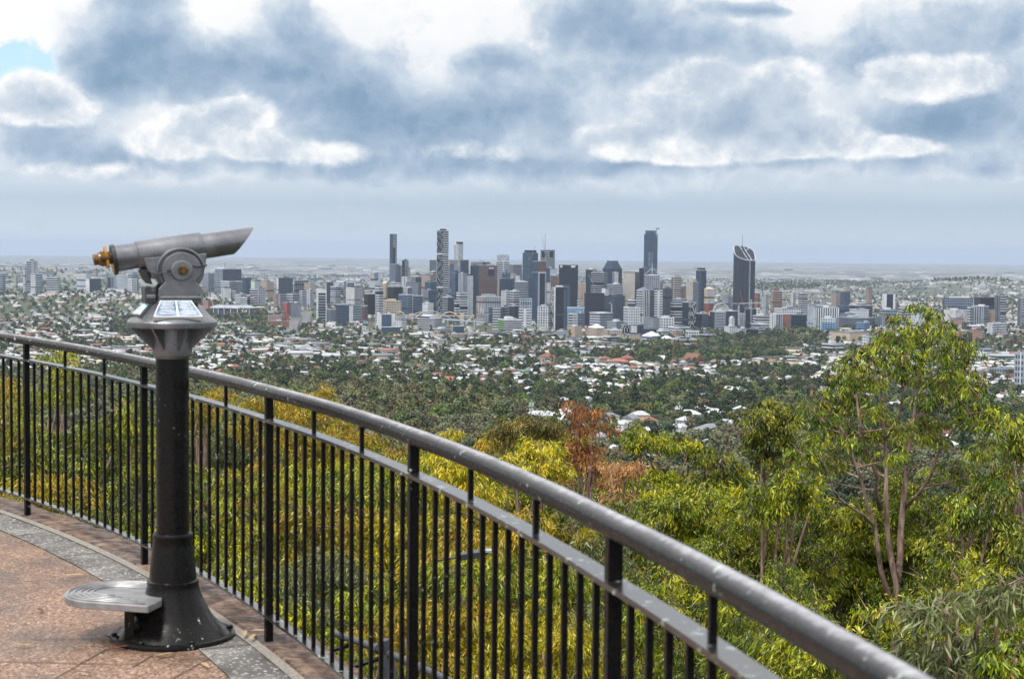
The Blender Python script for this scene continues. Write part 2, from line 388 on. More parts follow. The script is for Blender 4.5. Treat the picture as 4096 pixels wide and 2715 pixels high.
# ------------------------------------------------------------------ ground sheet
def ground():
    rr = np.concatenate([[2.0, 7.0], np.geomspace(12, 2000, 150), np.geomspace(2040, 12000, 230), np.geomspace(12300, 72000, 70)])
    th = np.concatenate([np.linspace(-180, -32, 38)[:-1], np.linspace(-32, 32, 300), np.linspace(32, 180, 38)[1:]])*math.pi/180
    Rg, Tg = np.meshgrid(rr, th, indexing='ij'); X = Rg*np.sin(Tg); Y = Rg*np.cos(Tg); Z = terr(X, Y)
    back = Y < -1500; Y = np.where(back, -1500, Y)
    v = np.stack([X, Y, Z], -1).reshape(-1, 3); n = len(th); i, j = np.meshgrid(np.arange(len(rr)-1), np.arange(n-1), indexing='ij')
    q = np.stack([i*n+j, (i+1)*n+j, (i+1)*n+j+1, i*n+j+1], -1).reshape(-1, 4)[:, ::-1]
    m, N, L, B = newmat('city_ground')
    p = geopos(N)
    mp = N.new('ShaderNodeMapping'); L.new(p, mp.inputs[0]); p = mp.outputs[0]
    n1 = noise(N, L, p, .0016, 5, .6); n2 = noise(N, L, p, .02, 5, .65); n3 = noise(N, L, p, .3, 4)
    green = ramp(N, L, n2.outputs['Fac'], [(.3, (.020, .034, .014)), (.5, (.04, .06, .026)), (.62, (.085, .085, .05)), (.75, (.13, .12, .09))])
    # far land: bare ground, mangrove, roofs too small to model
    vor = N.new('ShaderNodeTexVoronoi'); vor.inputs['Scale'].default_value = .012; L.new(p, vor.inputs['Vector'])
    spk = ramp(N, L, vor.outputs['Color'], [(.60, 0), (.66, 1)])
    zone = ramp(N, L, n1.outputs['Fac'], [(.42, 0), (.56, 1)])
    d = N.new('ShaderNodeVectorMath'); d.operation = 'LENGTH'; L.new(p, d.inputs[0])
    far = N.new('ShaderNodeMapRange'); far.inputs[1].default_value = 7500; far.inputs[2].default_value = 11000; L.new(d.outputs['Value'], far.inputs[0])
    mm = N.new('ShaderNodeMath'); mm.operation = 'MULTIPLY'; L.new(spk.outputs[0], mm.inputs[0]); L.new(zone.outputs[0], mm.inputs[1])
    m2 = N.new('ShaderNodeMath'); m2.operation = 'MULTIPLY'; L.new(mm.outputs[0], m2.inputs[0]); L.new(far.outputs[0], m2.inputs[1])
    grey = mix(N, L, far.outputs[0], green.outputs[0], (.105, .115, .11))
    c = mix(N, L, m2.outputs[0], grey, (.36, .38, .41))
    r3 = ramp(N, L, n3.outputs['Fac'], [(.3, .7), (.7, 1.25)])
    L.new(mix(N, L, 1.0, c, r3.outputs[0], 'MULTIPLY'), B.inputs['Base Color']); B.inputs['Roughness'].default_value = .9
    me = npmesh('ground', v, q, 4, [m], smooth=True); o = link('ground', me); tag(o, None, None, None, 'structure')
ground()
# ------------------------------------------------------------------ fence line (plan: arc through the posts)
FCX, FCY, FR, FA0 = -17.01436581, -0.62324336, 17.72610317, 0.66884078
FL = 1.92405929; FDA = -FL/FR
def fpt(t, off=0.0):
    """point on the fence line; t = post number (1 = far left post), off = metres outwards"""
    a = FA0+FDA*(t-1); r = FR+off
    return FCX+r*math.cos(a), FCY+r*math.sin(a)
TT = np.array([0.3, 1, 2, 3, 4, 5, 5.6, 6, 6.6]); RZ = np.array([1.155, 1.15, 1.115, 1.12, 1.135, 1.16, 1.20, 1.22, 1.25])
def railz(t): return float(np.interp(t, TT, np.convolve(np.pad(RZ, 1, 'edge'), [.25, .5, .25], 'valid')))
def arcs(t0, t1, n, off=0, dz=None):
    return [(*fpt(t, off), railz(t)+(dz or 0)) for t in np.linspace(t0, t1, n)]
def sheet(name, o0, o1, z0, z1, mat, t0=-1.4, t1=6.9, n=90, wall=0):
    b = MB(); T = np.linspace(t0, t1, n); vs = []; fs = []
    for t in T:
        vs += [(*fpt(t, o0), z0), (*fpt(t, o1), z1)]
        if wall: vs += [(*fpt(t, o1), z1-wall)]
    k = 3 if wall else 2
    for i in range(n-1):
        a = i*k; c = a+k
        fs.append((a, c, c+1, a+1))
        if wall: fs.append((a+1, c+1, c+2, a+2))
    b.add(vs, fs, mat); return b.build(name)
# brown exposed-aggregate paving
m, N, L, B = newmat('aggregate_paving')
p = objco(N)
v1 = N.new('ShaderNodeTexVoronoi'); v1.inputs['Scale'].default_value = 90; L.new(p, v1.inputs['Vector'])
st = ramp(N, L, v1.outputs['Color'], [(.1, (.11, .062, .042)), (.45, (.235, .14, .095)), (.75, (.335, .215, .15)), (.95, (.52, .43, .36))])
n1 = noise(N, L, p, 1.7, 8, .68); dm = ramp(N, L, n1.outputs['Fac'], [(.36, .40), (.48, .74), (.64, 1.02)])
L.new(mix(N, L, 1.0, st.outputs[0], dm.outputs[0], 'MULTIPLY'), B.inputs['Base Color'])
rr_ = ramp(N, L, n1.outputs['Fac'], [(.36, .24), (.6, .7)]); L.new(rr_.outputs[0], B.inputs['Roughness'])
bump(N, L, v1.outputs['Distance'], B, .5, .004)
AGG = m
b = MB(); vs = []; T = np.linspace(-1.4, 6.9, 90)
for t in T: vs += [(*fpt(t, -.31), 0), (*fpt(t, -7.5), 0)]
b.add(vs, [(2*i+1, 2*i+3, 2*i+2, 2*i) for i in range(89)], AGG)
o = b.build('pavement'); tag(o, kind='structure')
# joints between the paving panels: shallow dark sealant strips
jm, N, L, B = newmat('joint_sealant'); B.inputs['Base Color'].default_value = (.10, .066, .048, 1); B.inputs['Roughness'].default_value = .8
b = MB()
for (xa, ya), (xb, yb) in (((0, 2648), (560, 2660)), ((200, 2726), (425, 2598)), ((530, 2670), (612, 2621)), ((690, 2716), (860, 2620)), ((120, 2560), (420, 2556))):
    def dk(x, y):
        v = ray(x, y); k = -CAMZ/v.z; return Vector((v.x*k, v.y*k, .0045))
    b.bar(dk(xa, ya), dk(xb, yb), .005, .001, jm)
o = b.build('paving_joints'); tag(o, kind='structure')
# grey concrete edging with pale lichen flecks
m, N, L, B = newmat('lichen_concrete'); p = objco(N)
mp = N.new('ShaderNodeMapping'); mp.inputs['Rotation'].default_value = (0, 0, .9); mp.inputs['Scale'].default_value = (1, 2.0, 1); L.new(p, mp.inputs[0])
v1 = N.new('ShaderNodeTexVoronoi'); v1.inputs['Scale'].default_value = 34; v1.inputs['Randomness'].default_value = 1; L.new(mp.outputs[0], v1.inputs['Vector'])
n0 = noise(N, L, p, 38, 4, .6); n1 = noise(N, L, p, 3.5, 5, .6); n2 = noise(N, L, p, 110, 3, .6)
ad = N.new('ShaderNodeMath'); ad.operation = 'MULTIPLY_ADD'; L.new(n0.outputs['Fac'], ad.inputs[0]); ad.inputs[1].default_value = .55; L.new(v1.outputs['Distance'], ad.inputs[2])
fl = ramp(N, L, ad.outputs[0], [(.50, 1), (.53, 0)])
bs = ramp(N, L, n1.outputs['Fac'], [(.32, (.06, .056, .054)), (.5, (.125, .118, .112)), (.66, (.24, .225, .205))])
g2 = ramp(N, L, n2.outputs['Fac'], [(.35, .75), (.65, 1.2)])
bc = mix(N, L, 1.0, bs.outputs[0], g2.outputs[0], 'MULTIPLY')
L.new(mix(N, L, fl.outputs[0], bc, (.60, .60, .57)), B.inputs['Base Color']); B.inputs['Roughness'].default_value = .62
bump(N, L, n2.outputs['Fac'], B, .35, .003)
o = sheet('concrete_edging', -.31, -.085, .004, .004, m); tag(o, kind='structure')
b = MB()
for t in np.arange(-1.2, 6.8, .42):
    a = Vector((*fpt(t, -.305), .0075)); c = Vector((*fpt(t, -.09), .0075)); b.bar(a, c, .006, .001, jm)
o = b.build('edging_joints'); tag(o, kind='structure')
m, N, L, B = newmat('mortar'); n1 = noise(N, L, objco(N), 60, 5)
r = ramp(N, L, n1.outputs['Fac'], [(.3, (.16, .14, .12)), (.7, (.34, .31, .27))]); L.new(r.outputs[0], B.inputs['Base Color']); bump(N, L, n1.outputs['Fac'], B, .6, .006)
o = sheet('mortar_strip', -.087, -.04, .009, .012, m); tag(o, kind='structure')
# rough pinkish stone coping and the wall under it
m, N, L, B = newmat('pink_stone'); p = objco(N)
mp = N.new('ShaderNodeMapping'); mp.inputs['Rotation'].default_value = (0, 0, 1.07); mp.inputs['Scale'].default_value = (1.0, 1.5, 1); L.new(p, mp.inputs[0])
n1 = noise(N, L, mp.outputs[0], 8, 9, .80); n2 = noise(N, L, p, 2.6, 4)
r = ramp(N, L, n1.outputs['Fac'], [(.36, (.022, .017, .015)), (.45, (.14, .105, .092)), (.55, (.31, .24, .205)), (.68, (.58, .49, .44))])
r2 = ramp(N, L, n2.outputs['Fac'], [(.4, (.75, .75, .78)), (.62, (1.15, .95, .75))])
L.new(mix(N, L, 1.0, r.outputs[0], r2.outputs[0], 'MULTIPLY'), B.inputs['Base Color']); B.inputs['Roughness'].default_value = .75
bump(N, L, n1.outputs['Fac'], B, 1.0, .05)
STONE = m
# coping as rough-edged stones along the line (one wall, the stones are its pattern)
b = MB(); rs = random.Random(4); t = -1.4; T = []
wall = MB()
NS = 200; TS = np.linspace(-1.4, 6.9, NS); vs = []; fs = []
for i, t in enumerate(TS):
    jo = .012*math.sin(i*1.7)+rs.uniform(-.012, .014)
    for off, z in ((-.042, .004), (-.03, .016+rs.uniform(-.004, .006)), (.06, .018+rs.uniform(-.007, .007)), (.15, .016+rs.uniform(-.008, .008)), (.205+jo, .008+rs.uniform(-.01, .006)), (.225+jo, -.03), (.21+jo*.5, -.25), (.20, -4.6)):
        vs.append((*fpt(t, off), z))
for i in range(NS-1):
    for k in range(7): a = i*8+k; fs.append((a, a+8, a+9, a+1))
wall.add(vs, fs, STONE); o = wall.build('stone_wall')
tag(o, 'rough pinkish stone parapet kerb running under the black railing', 'stone wall')
# ------------------------------------------------------------------ black railing
def blackpaint(name, wear_highlight):
    m, N, L, B = newmat(name); p = objco(N)
    n1 = noise(N, L, p, 26, 7, .74); n2 = noise(N, L, p, 2.2, 3); n3 = noise(N, L, p, 120, 3)
    a = N.new('ShaderNodeMath'); a.operation = 'MULTIPLY_ADD'; L.new(n2.outputs['Fac'], a.inputs[0]); a.inputs[1].default_value = .30; L.new(n1.outputs['Fac'], a.inputs[2])
    chip = ramp(N, L, a.outputs[0], [(.825, 0), (.84, 1)] if not wear_highlight else [(.79, 0), (.805, 1)])
    cc = ramp(N, L, n3.outputs['Fac'], [(.4, (.30, .42, .33)), (.6, (.62, .68, .60))])
    base = ramp(N, L, n3.outputs['Fac'], [(.3, (.003, .003, .0035)), (.7, (.008, .0075, .0075))]).outputs[0]
    rough = ramp(N, L, n1.outputs['Fac'], [(.35, .18), (.65, .40)]).outputs[0]
    if wear_highlight:   # hand wear plus the sky highlight, both painted paler on upward faces
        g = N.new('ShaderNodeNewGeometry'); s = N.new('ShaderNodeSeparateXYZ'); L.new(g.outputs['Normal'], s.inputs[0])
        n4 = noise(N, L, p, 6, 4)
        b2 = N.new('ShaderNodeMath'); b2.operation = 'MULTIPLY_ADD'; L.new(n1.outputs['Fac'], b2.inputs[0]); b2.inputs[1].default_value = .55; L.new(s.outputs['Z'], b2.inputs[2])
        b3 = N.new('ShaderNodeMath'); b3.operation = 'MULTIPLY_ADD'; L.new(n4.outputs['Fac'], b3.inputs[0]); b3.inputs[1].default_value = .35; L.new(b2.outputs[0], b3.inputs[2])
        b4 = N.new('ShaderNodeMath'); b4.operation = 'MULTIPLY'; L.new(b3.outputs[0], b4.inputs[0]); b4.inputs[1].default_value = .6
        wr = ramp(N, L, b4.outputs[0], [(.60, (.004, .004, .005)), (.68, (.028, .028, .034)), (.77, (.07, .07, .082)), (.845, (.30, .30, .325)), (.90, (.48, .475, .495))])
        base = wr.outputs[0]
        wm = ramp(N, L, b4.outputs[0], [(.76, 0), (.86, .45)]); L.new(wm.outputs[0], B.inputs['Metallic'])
    col = mix(N, L, chip.outputs[0], base, cc.outputs[0])
    L.new(col, B.inputs['Base Color']); L.new(rough, B.inputs['Roughness'])
    B.inputs['Specular IOR Level'].default_value = .30 if wear_highlight else (.24 if name == 'pedestal_paint' else .12)
    bump(N, L, n1.outputs['Fac'], B, .25, .002)
    return m
BP = blackpaint('chipped_black_paint', False); BPW = blackpaint('wear_highlight_black_paint', True)
fence = empty('railing', (*fpt(3), 0))
tag(fence, 'curved black metal railing with thin uprights and chipped paint along the lookout edge', 'railing')
def fchild(b, name, **k):
    o = b.build(name, **k); o.parent = fence; o.matrix_parent_inverse = Matrix.Translation(fence.location).inverted(); return o
T0, T1 = -.9, 6.45
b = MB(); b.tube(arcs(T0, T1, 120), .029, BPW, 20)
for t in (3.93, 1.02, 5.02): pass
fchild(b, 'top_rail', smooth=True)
def flat(name, dz, w, th, z=None):
    b = MB(); T = np.linspace(T0, T1, 110); vs = []; fs = []
    for t in T:
        zz = (railz(t)+dz) if z is None else z
        for off, q in ((-w/2, -th/2), (w/2, -th/2), (w/2, th/2), (-w/2, th/2)): vs.append((*fpt(t, off), zz+q))
    n = len(T)
    for i in range(n-1):
        for k in range(4): fs.append((i*4+k, (i+1)*4+k, (i+1)*4+(k+1) % 4, i*4+(k+1) % 4))
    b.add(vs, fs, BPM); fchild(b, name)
m, N, L, B = newmat('chipped_flat_bar_painted_sheen'); p = objco(N)
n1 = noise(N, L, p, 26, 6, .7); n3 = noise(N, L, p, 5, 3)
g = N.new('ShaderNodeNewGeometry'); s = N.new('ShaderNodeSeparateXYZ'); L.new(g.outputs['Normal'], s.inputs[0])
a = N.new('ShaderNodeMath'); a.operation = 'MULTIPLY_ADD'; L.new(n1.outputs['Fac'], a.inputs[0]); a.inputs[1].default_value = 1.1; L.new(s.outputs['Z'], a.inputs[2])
wm = ramp(N, L, a.outputs[0], [(1.30, 0), (1.60, 1)])  # upward faces painted pale to stand for the sky's sheen
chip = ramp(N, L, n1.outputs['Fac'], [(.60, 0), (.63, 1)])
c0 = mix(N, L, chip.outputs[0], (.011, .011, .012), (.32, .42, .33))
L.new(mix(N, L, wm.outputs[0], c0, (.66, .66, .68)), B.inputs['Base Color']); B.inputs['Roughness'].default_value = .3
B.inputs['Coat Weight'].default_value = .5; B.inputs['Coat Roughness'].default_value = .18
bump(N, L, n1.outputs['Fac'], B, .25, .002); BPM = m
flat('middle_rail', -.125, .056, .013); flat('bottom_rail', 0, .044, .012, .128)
for k in range(0, 7):      # square posts with a small neck under the hand rail
    b = MB(); x, y = fpt(k); a = FA0+FDA*(k-1); u = (math.cos(a), math.sin(a)); w = (-u[1], u[0]); h = .0165
    b.obox((x-u[0]*h-w[0]*h, y-u[1]*h-w[1]*h), u, w, 2*h, 2*h, .002, railz(k)-.022, BP)
    fchild(b, 'post', bevel=.002)
for k in range(0, 7):
    for j in range(1, 15):
        t = k+j/15
        if t > 6.3: break
        x, y = fpt(t); a = FA0+FDA*(t-1); u = (math.cos(a), math.sin(a)); w = (-u[1], u[0]); h = .0072
        top = railz(t)-(.022 if j in (5, 10) else .131)
        b = MB(); b.obox((x-u[0]*h-w[0]*h, y-u[1]*h-w[1]*h), u, w, 2*h, 2*h, .134, top, BP); fchild(b, 'upright')
# ------------------------------------------------------------------ coin-operated telescope
SCL = 898.0
TD_ = 7.23
pb = at(692, 2547, TD_); TX = pb.x
def zp(y, x=690): return at(x, y, TD_).z
def rp(px): return px/SCL
def greymetal(name, dark=1.0, bumpy=.35):
    m, N, L, B = newmat(name); p = objco(N)
    n1 = noise(N, L, p, 9, 6, .6); n2 = noise(N, L, p, 70, 5, .65); n3 = noise(N, L, p, 25, 5, .7)
    r = ramp(N, L, n1.outputs['Fac'], [(.30, tuple(dark*v for v in (.145, .15, .165))), (.5, tuple(dark*v for v in (.20, .207, .225))), (.70, tuple(dark*v for v in (.265, .272, .29)))])
    ch = ramp(N, L, n3.outputs['Fac'], [(.30, 1), (.335, 0)])
    L.new(mix(N, L, ch.outputs[0], r.outputs[0], (.07, .055, .045)), B.inputs['Base Color'])
    B.inputs['Metallic'].default_value = .72
    r2 = ramp(N, L, n3.outputs['Fac'], [(.35, .26), (.65, .46)]); L.new(r2.outputs[0], B.inputs['Roughness'])
    bump(N, L, n2.outputs['Fac'], B, bumpy, .004); return m
GM = greymetal('silver_paint', .92); GM2 = greymetal('dull_cast_metal', 1.0, .5); GMD = greymetal('dark_cast_metal', .35)
BPT = blackpaint('pedestal_paint', False)
m, N, L, B = newmat('brass'); n1 = noise(N, L, objco(N), 60, 4)
r = ramp(N, L, n1.outputs['Fac'], [(.35, (.085, .048, .022)), (.65, (.25, .15, .06))]); L.new(r.outputs[0], B.inputs['Base Color']); B.inputs['Metallic'].default_value = .9; B.inputs['Roughness'].default_value = .35; BR = m
m, N, L, B = newmat('yellow_plastic'); B.inputs['Base Color'].default_value = (.36, .18, .02, 1); B.inputs['Roughness'].default_value = .4; YP = m
m, N, L, B = newmat('lens_glass'); B.inputs['Base Color'].default_value = (.02, .02, .025, 1); B.inputs['Roughness'].default_value = .05; LG = m
m, N, L, B = newmat('yellow_sticker'); B.inputs['Base Color'].default_value = (.75, .62, .12, 1); B.inputs['Roughness'].default_value = .4; YS = m
m, N, L, B = newmat('dark_print'); B.inputs['Base Color'].default_value = (.03, .03, .035, 1); DP = m
m, N, L, B = newmat('plaque_blue'); n1 = noise(N, L, objco(N), 18, 3); r = ramp(N, L, n1.outputs['Fac'], [(.4, (.10, .16, .25)), (.65, (.30, .40, .52))]); L.new(r.outputs[0], B.inputs['Base Color']); B.inputs['Roughness'].default_value = .25; PB = m
m, N, L, B = newmat('plaque_print'); B.inputs['Base Color'].default_value = (.80, .82, .84, 1); B.inputs['Roughness'].default_value = .4; PW_ = m
m, N, L, B = newmat('instruction_card'); n1 = noise(N, L, objco(N), 35, 2); r = ramp(N, L, n1.outputs['Fac'], [(.47, (.75, .80, .84)), (.52, (.30, .55, .70))]); L.new(r.outputs[0], B.inputs['Base Color']); B.inputs['Roughness'].default_value = .2; IC = m
m, N, L, B = newmat('worn_aluminium'); n1 = noise(N, L, objco(N), 9, 5)
r = ramp(N, L, n1.outputs['Fac'], [(.35, (.26, .26, .27)), (.65, (.44, .44, .45))]); L.new(r.outputs[0], B.inputs['Base Color']); B.inputs['Metallic'].default_value = .7; B.inputs['Roughness'].default_value = .42; WA = m
scope = empty('coin_telescope', (TX, TD_, 0))
tag(scope, 'grey coin operated viewing telescope on black pedestal with footstep beside the railing', 'telescope')
def sc(b, name, parent=None, **k):
    o = b.build(name, **k); o.parent = parent or scope; return o
# pedestal
b = MB()
prof = [(rp(248), .0), (rp(250), .010), (rp(246), .022), (rp(236), .026)]
for y, r in ((2528, 226), (2516, 212), (2498, 192), (2475, 168), (2450, 150), (2420, 134), (2395, 122), (2372, 112), (2352, 106), (2336, 102)): prof.append((rp(r), zp(y)))
prof += [(rp(103), zp(2330)), (rp(103), zp(2318)), (rp(94), zp(2314))]
for y, r in ((2300, 93), (2240, 88), (2180, 81), (2150, 78)): prof.append((rp(r), zp(y)))
prof += [(rp(80), zp(2146)), (rp(80), zp(2134)), (rp(76), zp(2128)), (rp(65.5), zp(2127))]
prof += [(rp(65.5), zp(1900)), (rp(65.5), zp(1425))]
b.lathe(prof, BPT, 64)
ped = sc(b, 'pedestal', smooth=False, autosmooth=None); ped.data.polygons.foreach_set('use_smooth', [True]*len(ped.data.polygons)); ped.data.set_sharp_from_angle(angle=D2R(38))
for a in (20, 110, 200, 250, 300):
    b = MB(); b.lathe([(.013, .024), (.013, .034), (.008, .038)], BPT, 6, (rp(232)*math.cos(D2R(a)), rp(232)*math.sin(D2R(a)))); sc(b, 'bolt', ped)
# foot step
zs = zp(2357)-.01
step_dir = Vector((-.97, .22, 0)).normalized(); step_n = Vector((-step_dir.y, step_dir.x, 0))
if step_n.y > 0: step_n = -step_n      # towards the camera
RS = .205; base = step_dir*-.02+step_n*.06
def stp(u, v): q = base+step_dir*u+step_n*v; return (q.x, q.y)
outl = [stp(0, RS+.03)]
for k in range(25):
    a = D2R(90-180*k/24); outl.append(stp(.285+RS*1.0*math.cos(a), RS*math.sin(a)*1.12))
outl.append(stp(0, -RS-.0))
outl.append(stp(.03, -.12)); 
for k in range(9):
    a = D2R(-70+140*k/8); outl.append(stp(.02+.085*math.cos(a)-.02, -.06+.10*math.sin(a)))
outl.append(stp(.0, .10))
b = MB(); n = len(outl)
vs = [(x, y, zs-.032) for x, y in outl]+[(x, y, zs) for x, y in outl]
b.add(vs, [tuple(range(n)), tuple(range(2*n-1, n-1, -1))]+[((i+1) % n, i, n+i, n+(i+1) % n) for i in range(n)], WA)
step = sc(b, 'footstep', bevel=.006)
for j, s in enumerate((.93, .80, .67, .54, .41)):
    pts = [(*stp(.03+.05*j, RS*s*1.08), zs+.002)]
    for k in range(25):
        a = D2R(90-180*k/24); pts.append((*stp(.285+RS*s*math.cos(a), RS*s*math.sin(a)*1.08), zs+.002))
    pts.append((*stp(.06, -RS*s*1.08), zs+.002))
    b = MB(); b.tube(pts, .0055, WA, 6); sc(b, 'tread_ridge', step, smooth=True)
for u, v in ((.205, -.02), (.14, .13)):
    x, y = stp(u, v); b = MB(); b.box(x-.020, x+.020, y-.008, y+.008, .0, zs-.03, BPT); sc(b, 'leg', step)
x0, y0 = stp(.205, -.02); x1, y1 = stp(.14, .13)
b = MB()
for z in (.05, zs*.62): b.bar((x0, y0, z), (x1, y1, z), .012, .026, BPT)
sc(b, 'rung', step)
# turret: ribbed cup, round dish with plaques
turret = None
b = MB(); prof = [(rp(66), zp(1432)), (rp(70), zp(1425)), (rp(76), zp(1420)), (rp(79), zp(1400)), (rp(80), zp(1340)), (rp(82), zp(1310)), (rp(165), zp(1309)), (rp(177), zp(1307)), (rp(178.5), zp(1300)), (rp(178), zp(1286)), (rp(172), zp(1278)), (rp(160), zp(1270)), (rp(88), zp(1203)), (rp(82), zp(1200))]
b.lathe(prof, GM2, 72); turret = sc(b, 'turret', autosmooth=34); turret.data.polygons.foreach_set('use_smooth', [True]*len(turret.data.polygons)); turret.data.set_sharp_from_angle(angle=D2R(34))
for k in range(8):
    a = D2R(22.5+45*k+8); ca, sa = math.cos(a), math.sin(a)
    Mx = Matrix.Rotation(a, 4, 'Z')
    b = MB(); b.prism([(rp(78), zp(1308)), (rp(172), zp(1308)), (rp(168), zp(1314)), (rp(84), zp(1392)), (rp(79), zp(1398))], -.005, .005, GM2, Mx); sc(b, 'rib', turret)
def cone_plate(name, phi, s0, s1, w0, w1, mat, lift, th, parent):
    """flat plate lying on the dish; phi from the camera side, s along the slope 0 (rim) to 1 (neck)"""
    ra, za, rb, zb = rp(160), zp(1270), rp(88), zp(1203)
    n = Vector((zb-za, 0, ra-rb)).normalized()  # (radial, -, z)
    er = Vector((math.sin(phi), -math.cos(phi), 0)); et = Vector((math.cos(phi), math.sin(phi), 0))
    nn = er*n.x+Vector((0, 0, n.z))
    def P(s, w, h): r = ra+(rb-ra)*s; z = za+(zb-za)*s; return er*r+Vector((0, 0, z))+et*w+nn*h
    b = MB(); b.hexa([P(s0, -w0, lift-th), P(s0, w0, lift-th), P(s1, w1, lift-th), P(s1, -w1, lift-th), P(s0, -w0, lift), P(s0, w0, lift), P(s1, w1, lift), P(s1, -w1, lift)], mat)
    return sc(b, name, parent), P, b
PHI = D2R(20); 
pl, P, _ = cone_plate('plaque', PHI, .06, .97, rp(96), rp(61), PW_, .010, .03, turret)
for sgn in (-1, 1):
    b = MB()
    w0, w1 = (-rp(91), -rp(4)) if sgn < 0 else (rp(4), rp(91)); v0, v1 = (-rp(57), -rp(3)) if sgn < 0 else (rp(3), rp(57))
    b.add([P(.10, w0, .0112), P(.10, w1, .0112), P(.93, v1, .0112), P(.93, v0, .0112)], [(0, 1, 2, 3)], PB); sc(b, 'text_panel', pl)
    b = MB()
    for k in range(9):
        s = .18+k*.083; sh = (w0+(v0-w0)*s+w1+(v1-w1)*s)/2; hw = (w1-w0)/2*(1-.38*s)*(.80 if k % 3 else .62)*(1 if k else 1)
        b.add([P(s, sh-hw, .0118), P(s, sh+hw, .0118), P(s+.026, sh+hw, .0118), P(s+.026, sh-hw, .0118)], [(0, 1, 2, 3)], PW_)
    sc(b, 'lettering', pl)
fr, P2, _ = cone_plate('coin_window', D2R(-58), .12, .90, rp(62), rp(40), GMD, .006, .03, turret)
b = MB(); b.add([P2(.18, -rp(50), .0075), P2(.18, rp(50), .0075), P2(.84, rp(33), .0075), P2(.84, -rp(33), .0075)], [(0, 1, 2, 3)], IC); sc(b, 'instruction_card', fr)
# head: everything in a frame turned about the vertical axis so that the tube looks away to the right
YAW = D2R(21)
head = bpy.data.objects.new('yoke', None)
MY = Matrix.Rotation(YAW, 4, 'Z')
def hx(px): return (px-888)/2.613/SCL/math.cos(YAW)*1.0     # crop column -> local x
def hz_(py): return zp(850+py/2.613)
def hpoly(pts): return [(hx(a), hz_(c)) for a, c in pts]
def hb(b, name, parent=None, bevel=0, smooth=False, ang=None):
    for i, v in enumerate(b.v): b.v[i] = tuple(MY @ Vector(v))
    o = b.build(name, bevel=bevel); o.parent = parent or scope
    if smooth: o.data.polygons.foreach_set('use_smooth', [True]*len(o.data.polygons)); o.data.set_sharp_from_angle(angle=D2R(ang or 40))
    return o
# yoke
def circ(cx, cy, r, a0, a1, n): return [(cx+r*math.cos(D2R(a)), cy-r*math.sin(D2R(a))) for a in np.linspace(a0, a1, n)]
cheek = [(728, 930), (728, 800), (790, 718), (778, 690)]+circ(950, 602, 190, 200, -20, 26)+[(1100, 690), (1085, 718), (1140, 770), (1140, 930)]
b = MB(); b.prism(hpoly([(715, 945), (740, 862), (1120, 862), (1150, 945)]), -.085, .085, GM)
b.prism(hpoly(cheek), -.088, -.064, GM); b.prism(hpoly(cheek), .064, .088, GM)
yoke = hb(b, 'yoke', bevel=.004)
b = MB(); b.tube([MY.inverted() @ (MY @ Vector((hx(735), -.090, hz_(885)))), Vector((hx(1130), -.090, hz_(885)))], .011, GM, 10); hb(b, 'yoke_lip', yoke, smooth=True)
b = MB(); b.prism(hpoly([(608, 940), (608, 768), (668, 768), (672, 806), (690, 806), (694, 770), (722, 770), (722, 940)]), -.06, .05, GMD); cbx = hb(b, 'coin_box', turret, bevel=.004)
b = MB(); b.prism(hpoly([(618, 895), (618, 850), (706, 850), (712, 895)]), -.075, .06, GM); hb(b, 'coin_lip', cbx, bevel=.006)
b = MB(); b.prism(hpoly([(560, 600), (640, 590), (690, 750), (640, 740), (600, 690)]), -.03, .03, GMD); hb(b, 'linkage', yoke, bevel=.003)
# tube assembly: axis in local x/z
A0 = Vector((hx(150), 0, hz_(418))); A1 = Vector((hx(1620), 0, hz_(255)))
# axis passes the body centre
axp = Vector((hx(865), 0, hz_(400))); axd = Vector((hx(1110)-hx(540), 0, hz_(205)-hz_(300))).normalized()
axn = Vector((-axd.z, 0, axd.x))
def axs(px): return (hx(px)-axp.x)/axd.x
def ring(pxs_r, mat, name, parent=None, n=40, cut=None, ang=40):
    b = MB(); vs = []; fs = []
    for (px, r) in pxs_r:
        for k in range(n):
            a = 2*math.pi*k/n; s = axs(px)
            dv = axn*math.cos(a)*r+Vector((0, 1, 0))*math.sin(a)*r
            if cut is not None and px == 'c': pass
            vs.append(axp+axd*s+dv)
    for i in range(len(pxs_r)-1):
        for k in range(n): fs.append((i*n+k, i*n+(k+1) % n, (i+1)*n+(k+1) % n, (i+1)*n+k))
    m_ = len(pxs_r)-1
    fs += [tuple(range(n-1, -1, -1)), tuple(m_*n+k for k in range(n))]
    if cut:     # slanted mouth: shift the last ring along the axis by height
        for k in range(n):
            a = 2*math.pi*k/n; vs[m_*n+k] = vs[m_*n+k]+axd*(cut*(math.cos(a)))
    b.add(vs, fs, mat); return hb(b, name, parent, smooth=True, ang=ang)
q = 1/2.613/SCL
body = ring([(548, 138*q), (556, 147*q), (800, 149*q), (1120, 147*q), (1165, 144*q), (1180, 136*q)], GM, 'tube_body')
b = MB(); sk = [(585, 470), (640, 615), (668, 640), (672, 690)]+circ(950, 602, 228, 200, 360, 22)+[(1190, 560), (1205, 420)]
b.prism(hpoly(sk), -.062, .062, GM); hb(b, 'pivot_housing', body, bevel=.006)
b = MB(); pts = [Vector((hx(x), -.0655, hz_(y))) for x, y in circ(950, 602, 224, 182, 12, 26)]; b.tube(pts, .0075, GM, 8); hb(b, 'arch_ridge', body, smooth=True)
b = MB(); b.prism(hpoly([(665, 628), (700, 632), (830, 606), (845, 640), (835, 646), (800, 622), (700, 645)]), -.092, -.06, GM); hb(b, 'split_line', yoke)
b = MB(); b.prism(hpoly(circ(948, 602, 108, 0, 345, 24)), -.100, -.08, GM); hb(b, 'pivot_boss', yoke, bevel=.006)
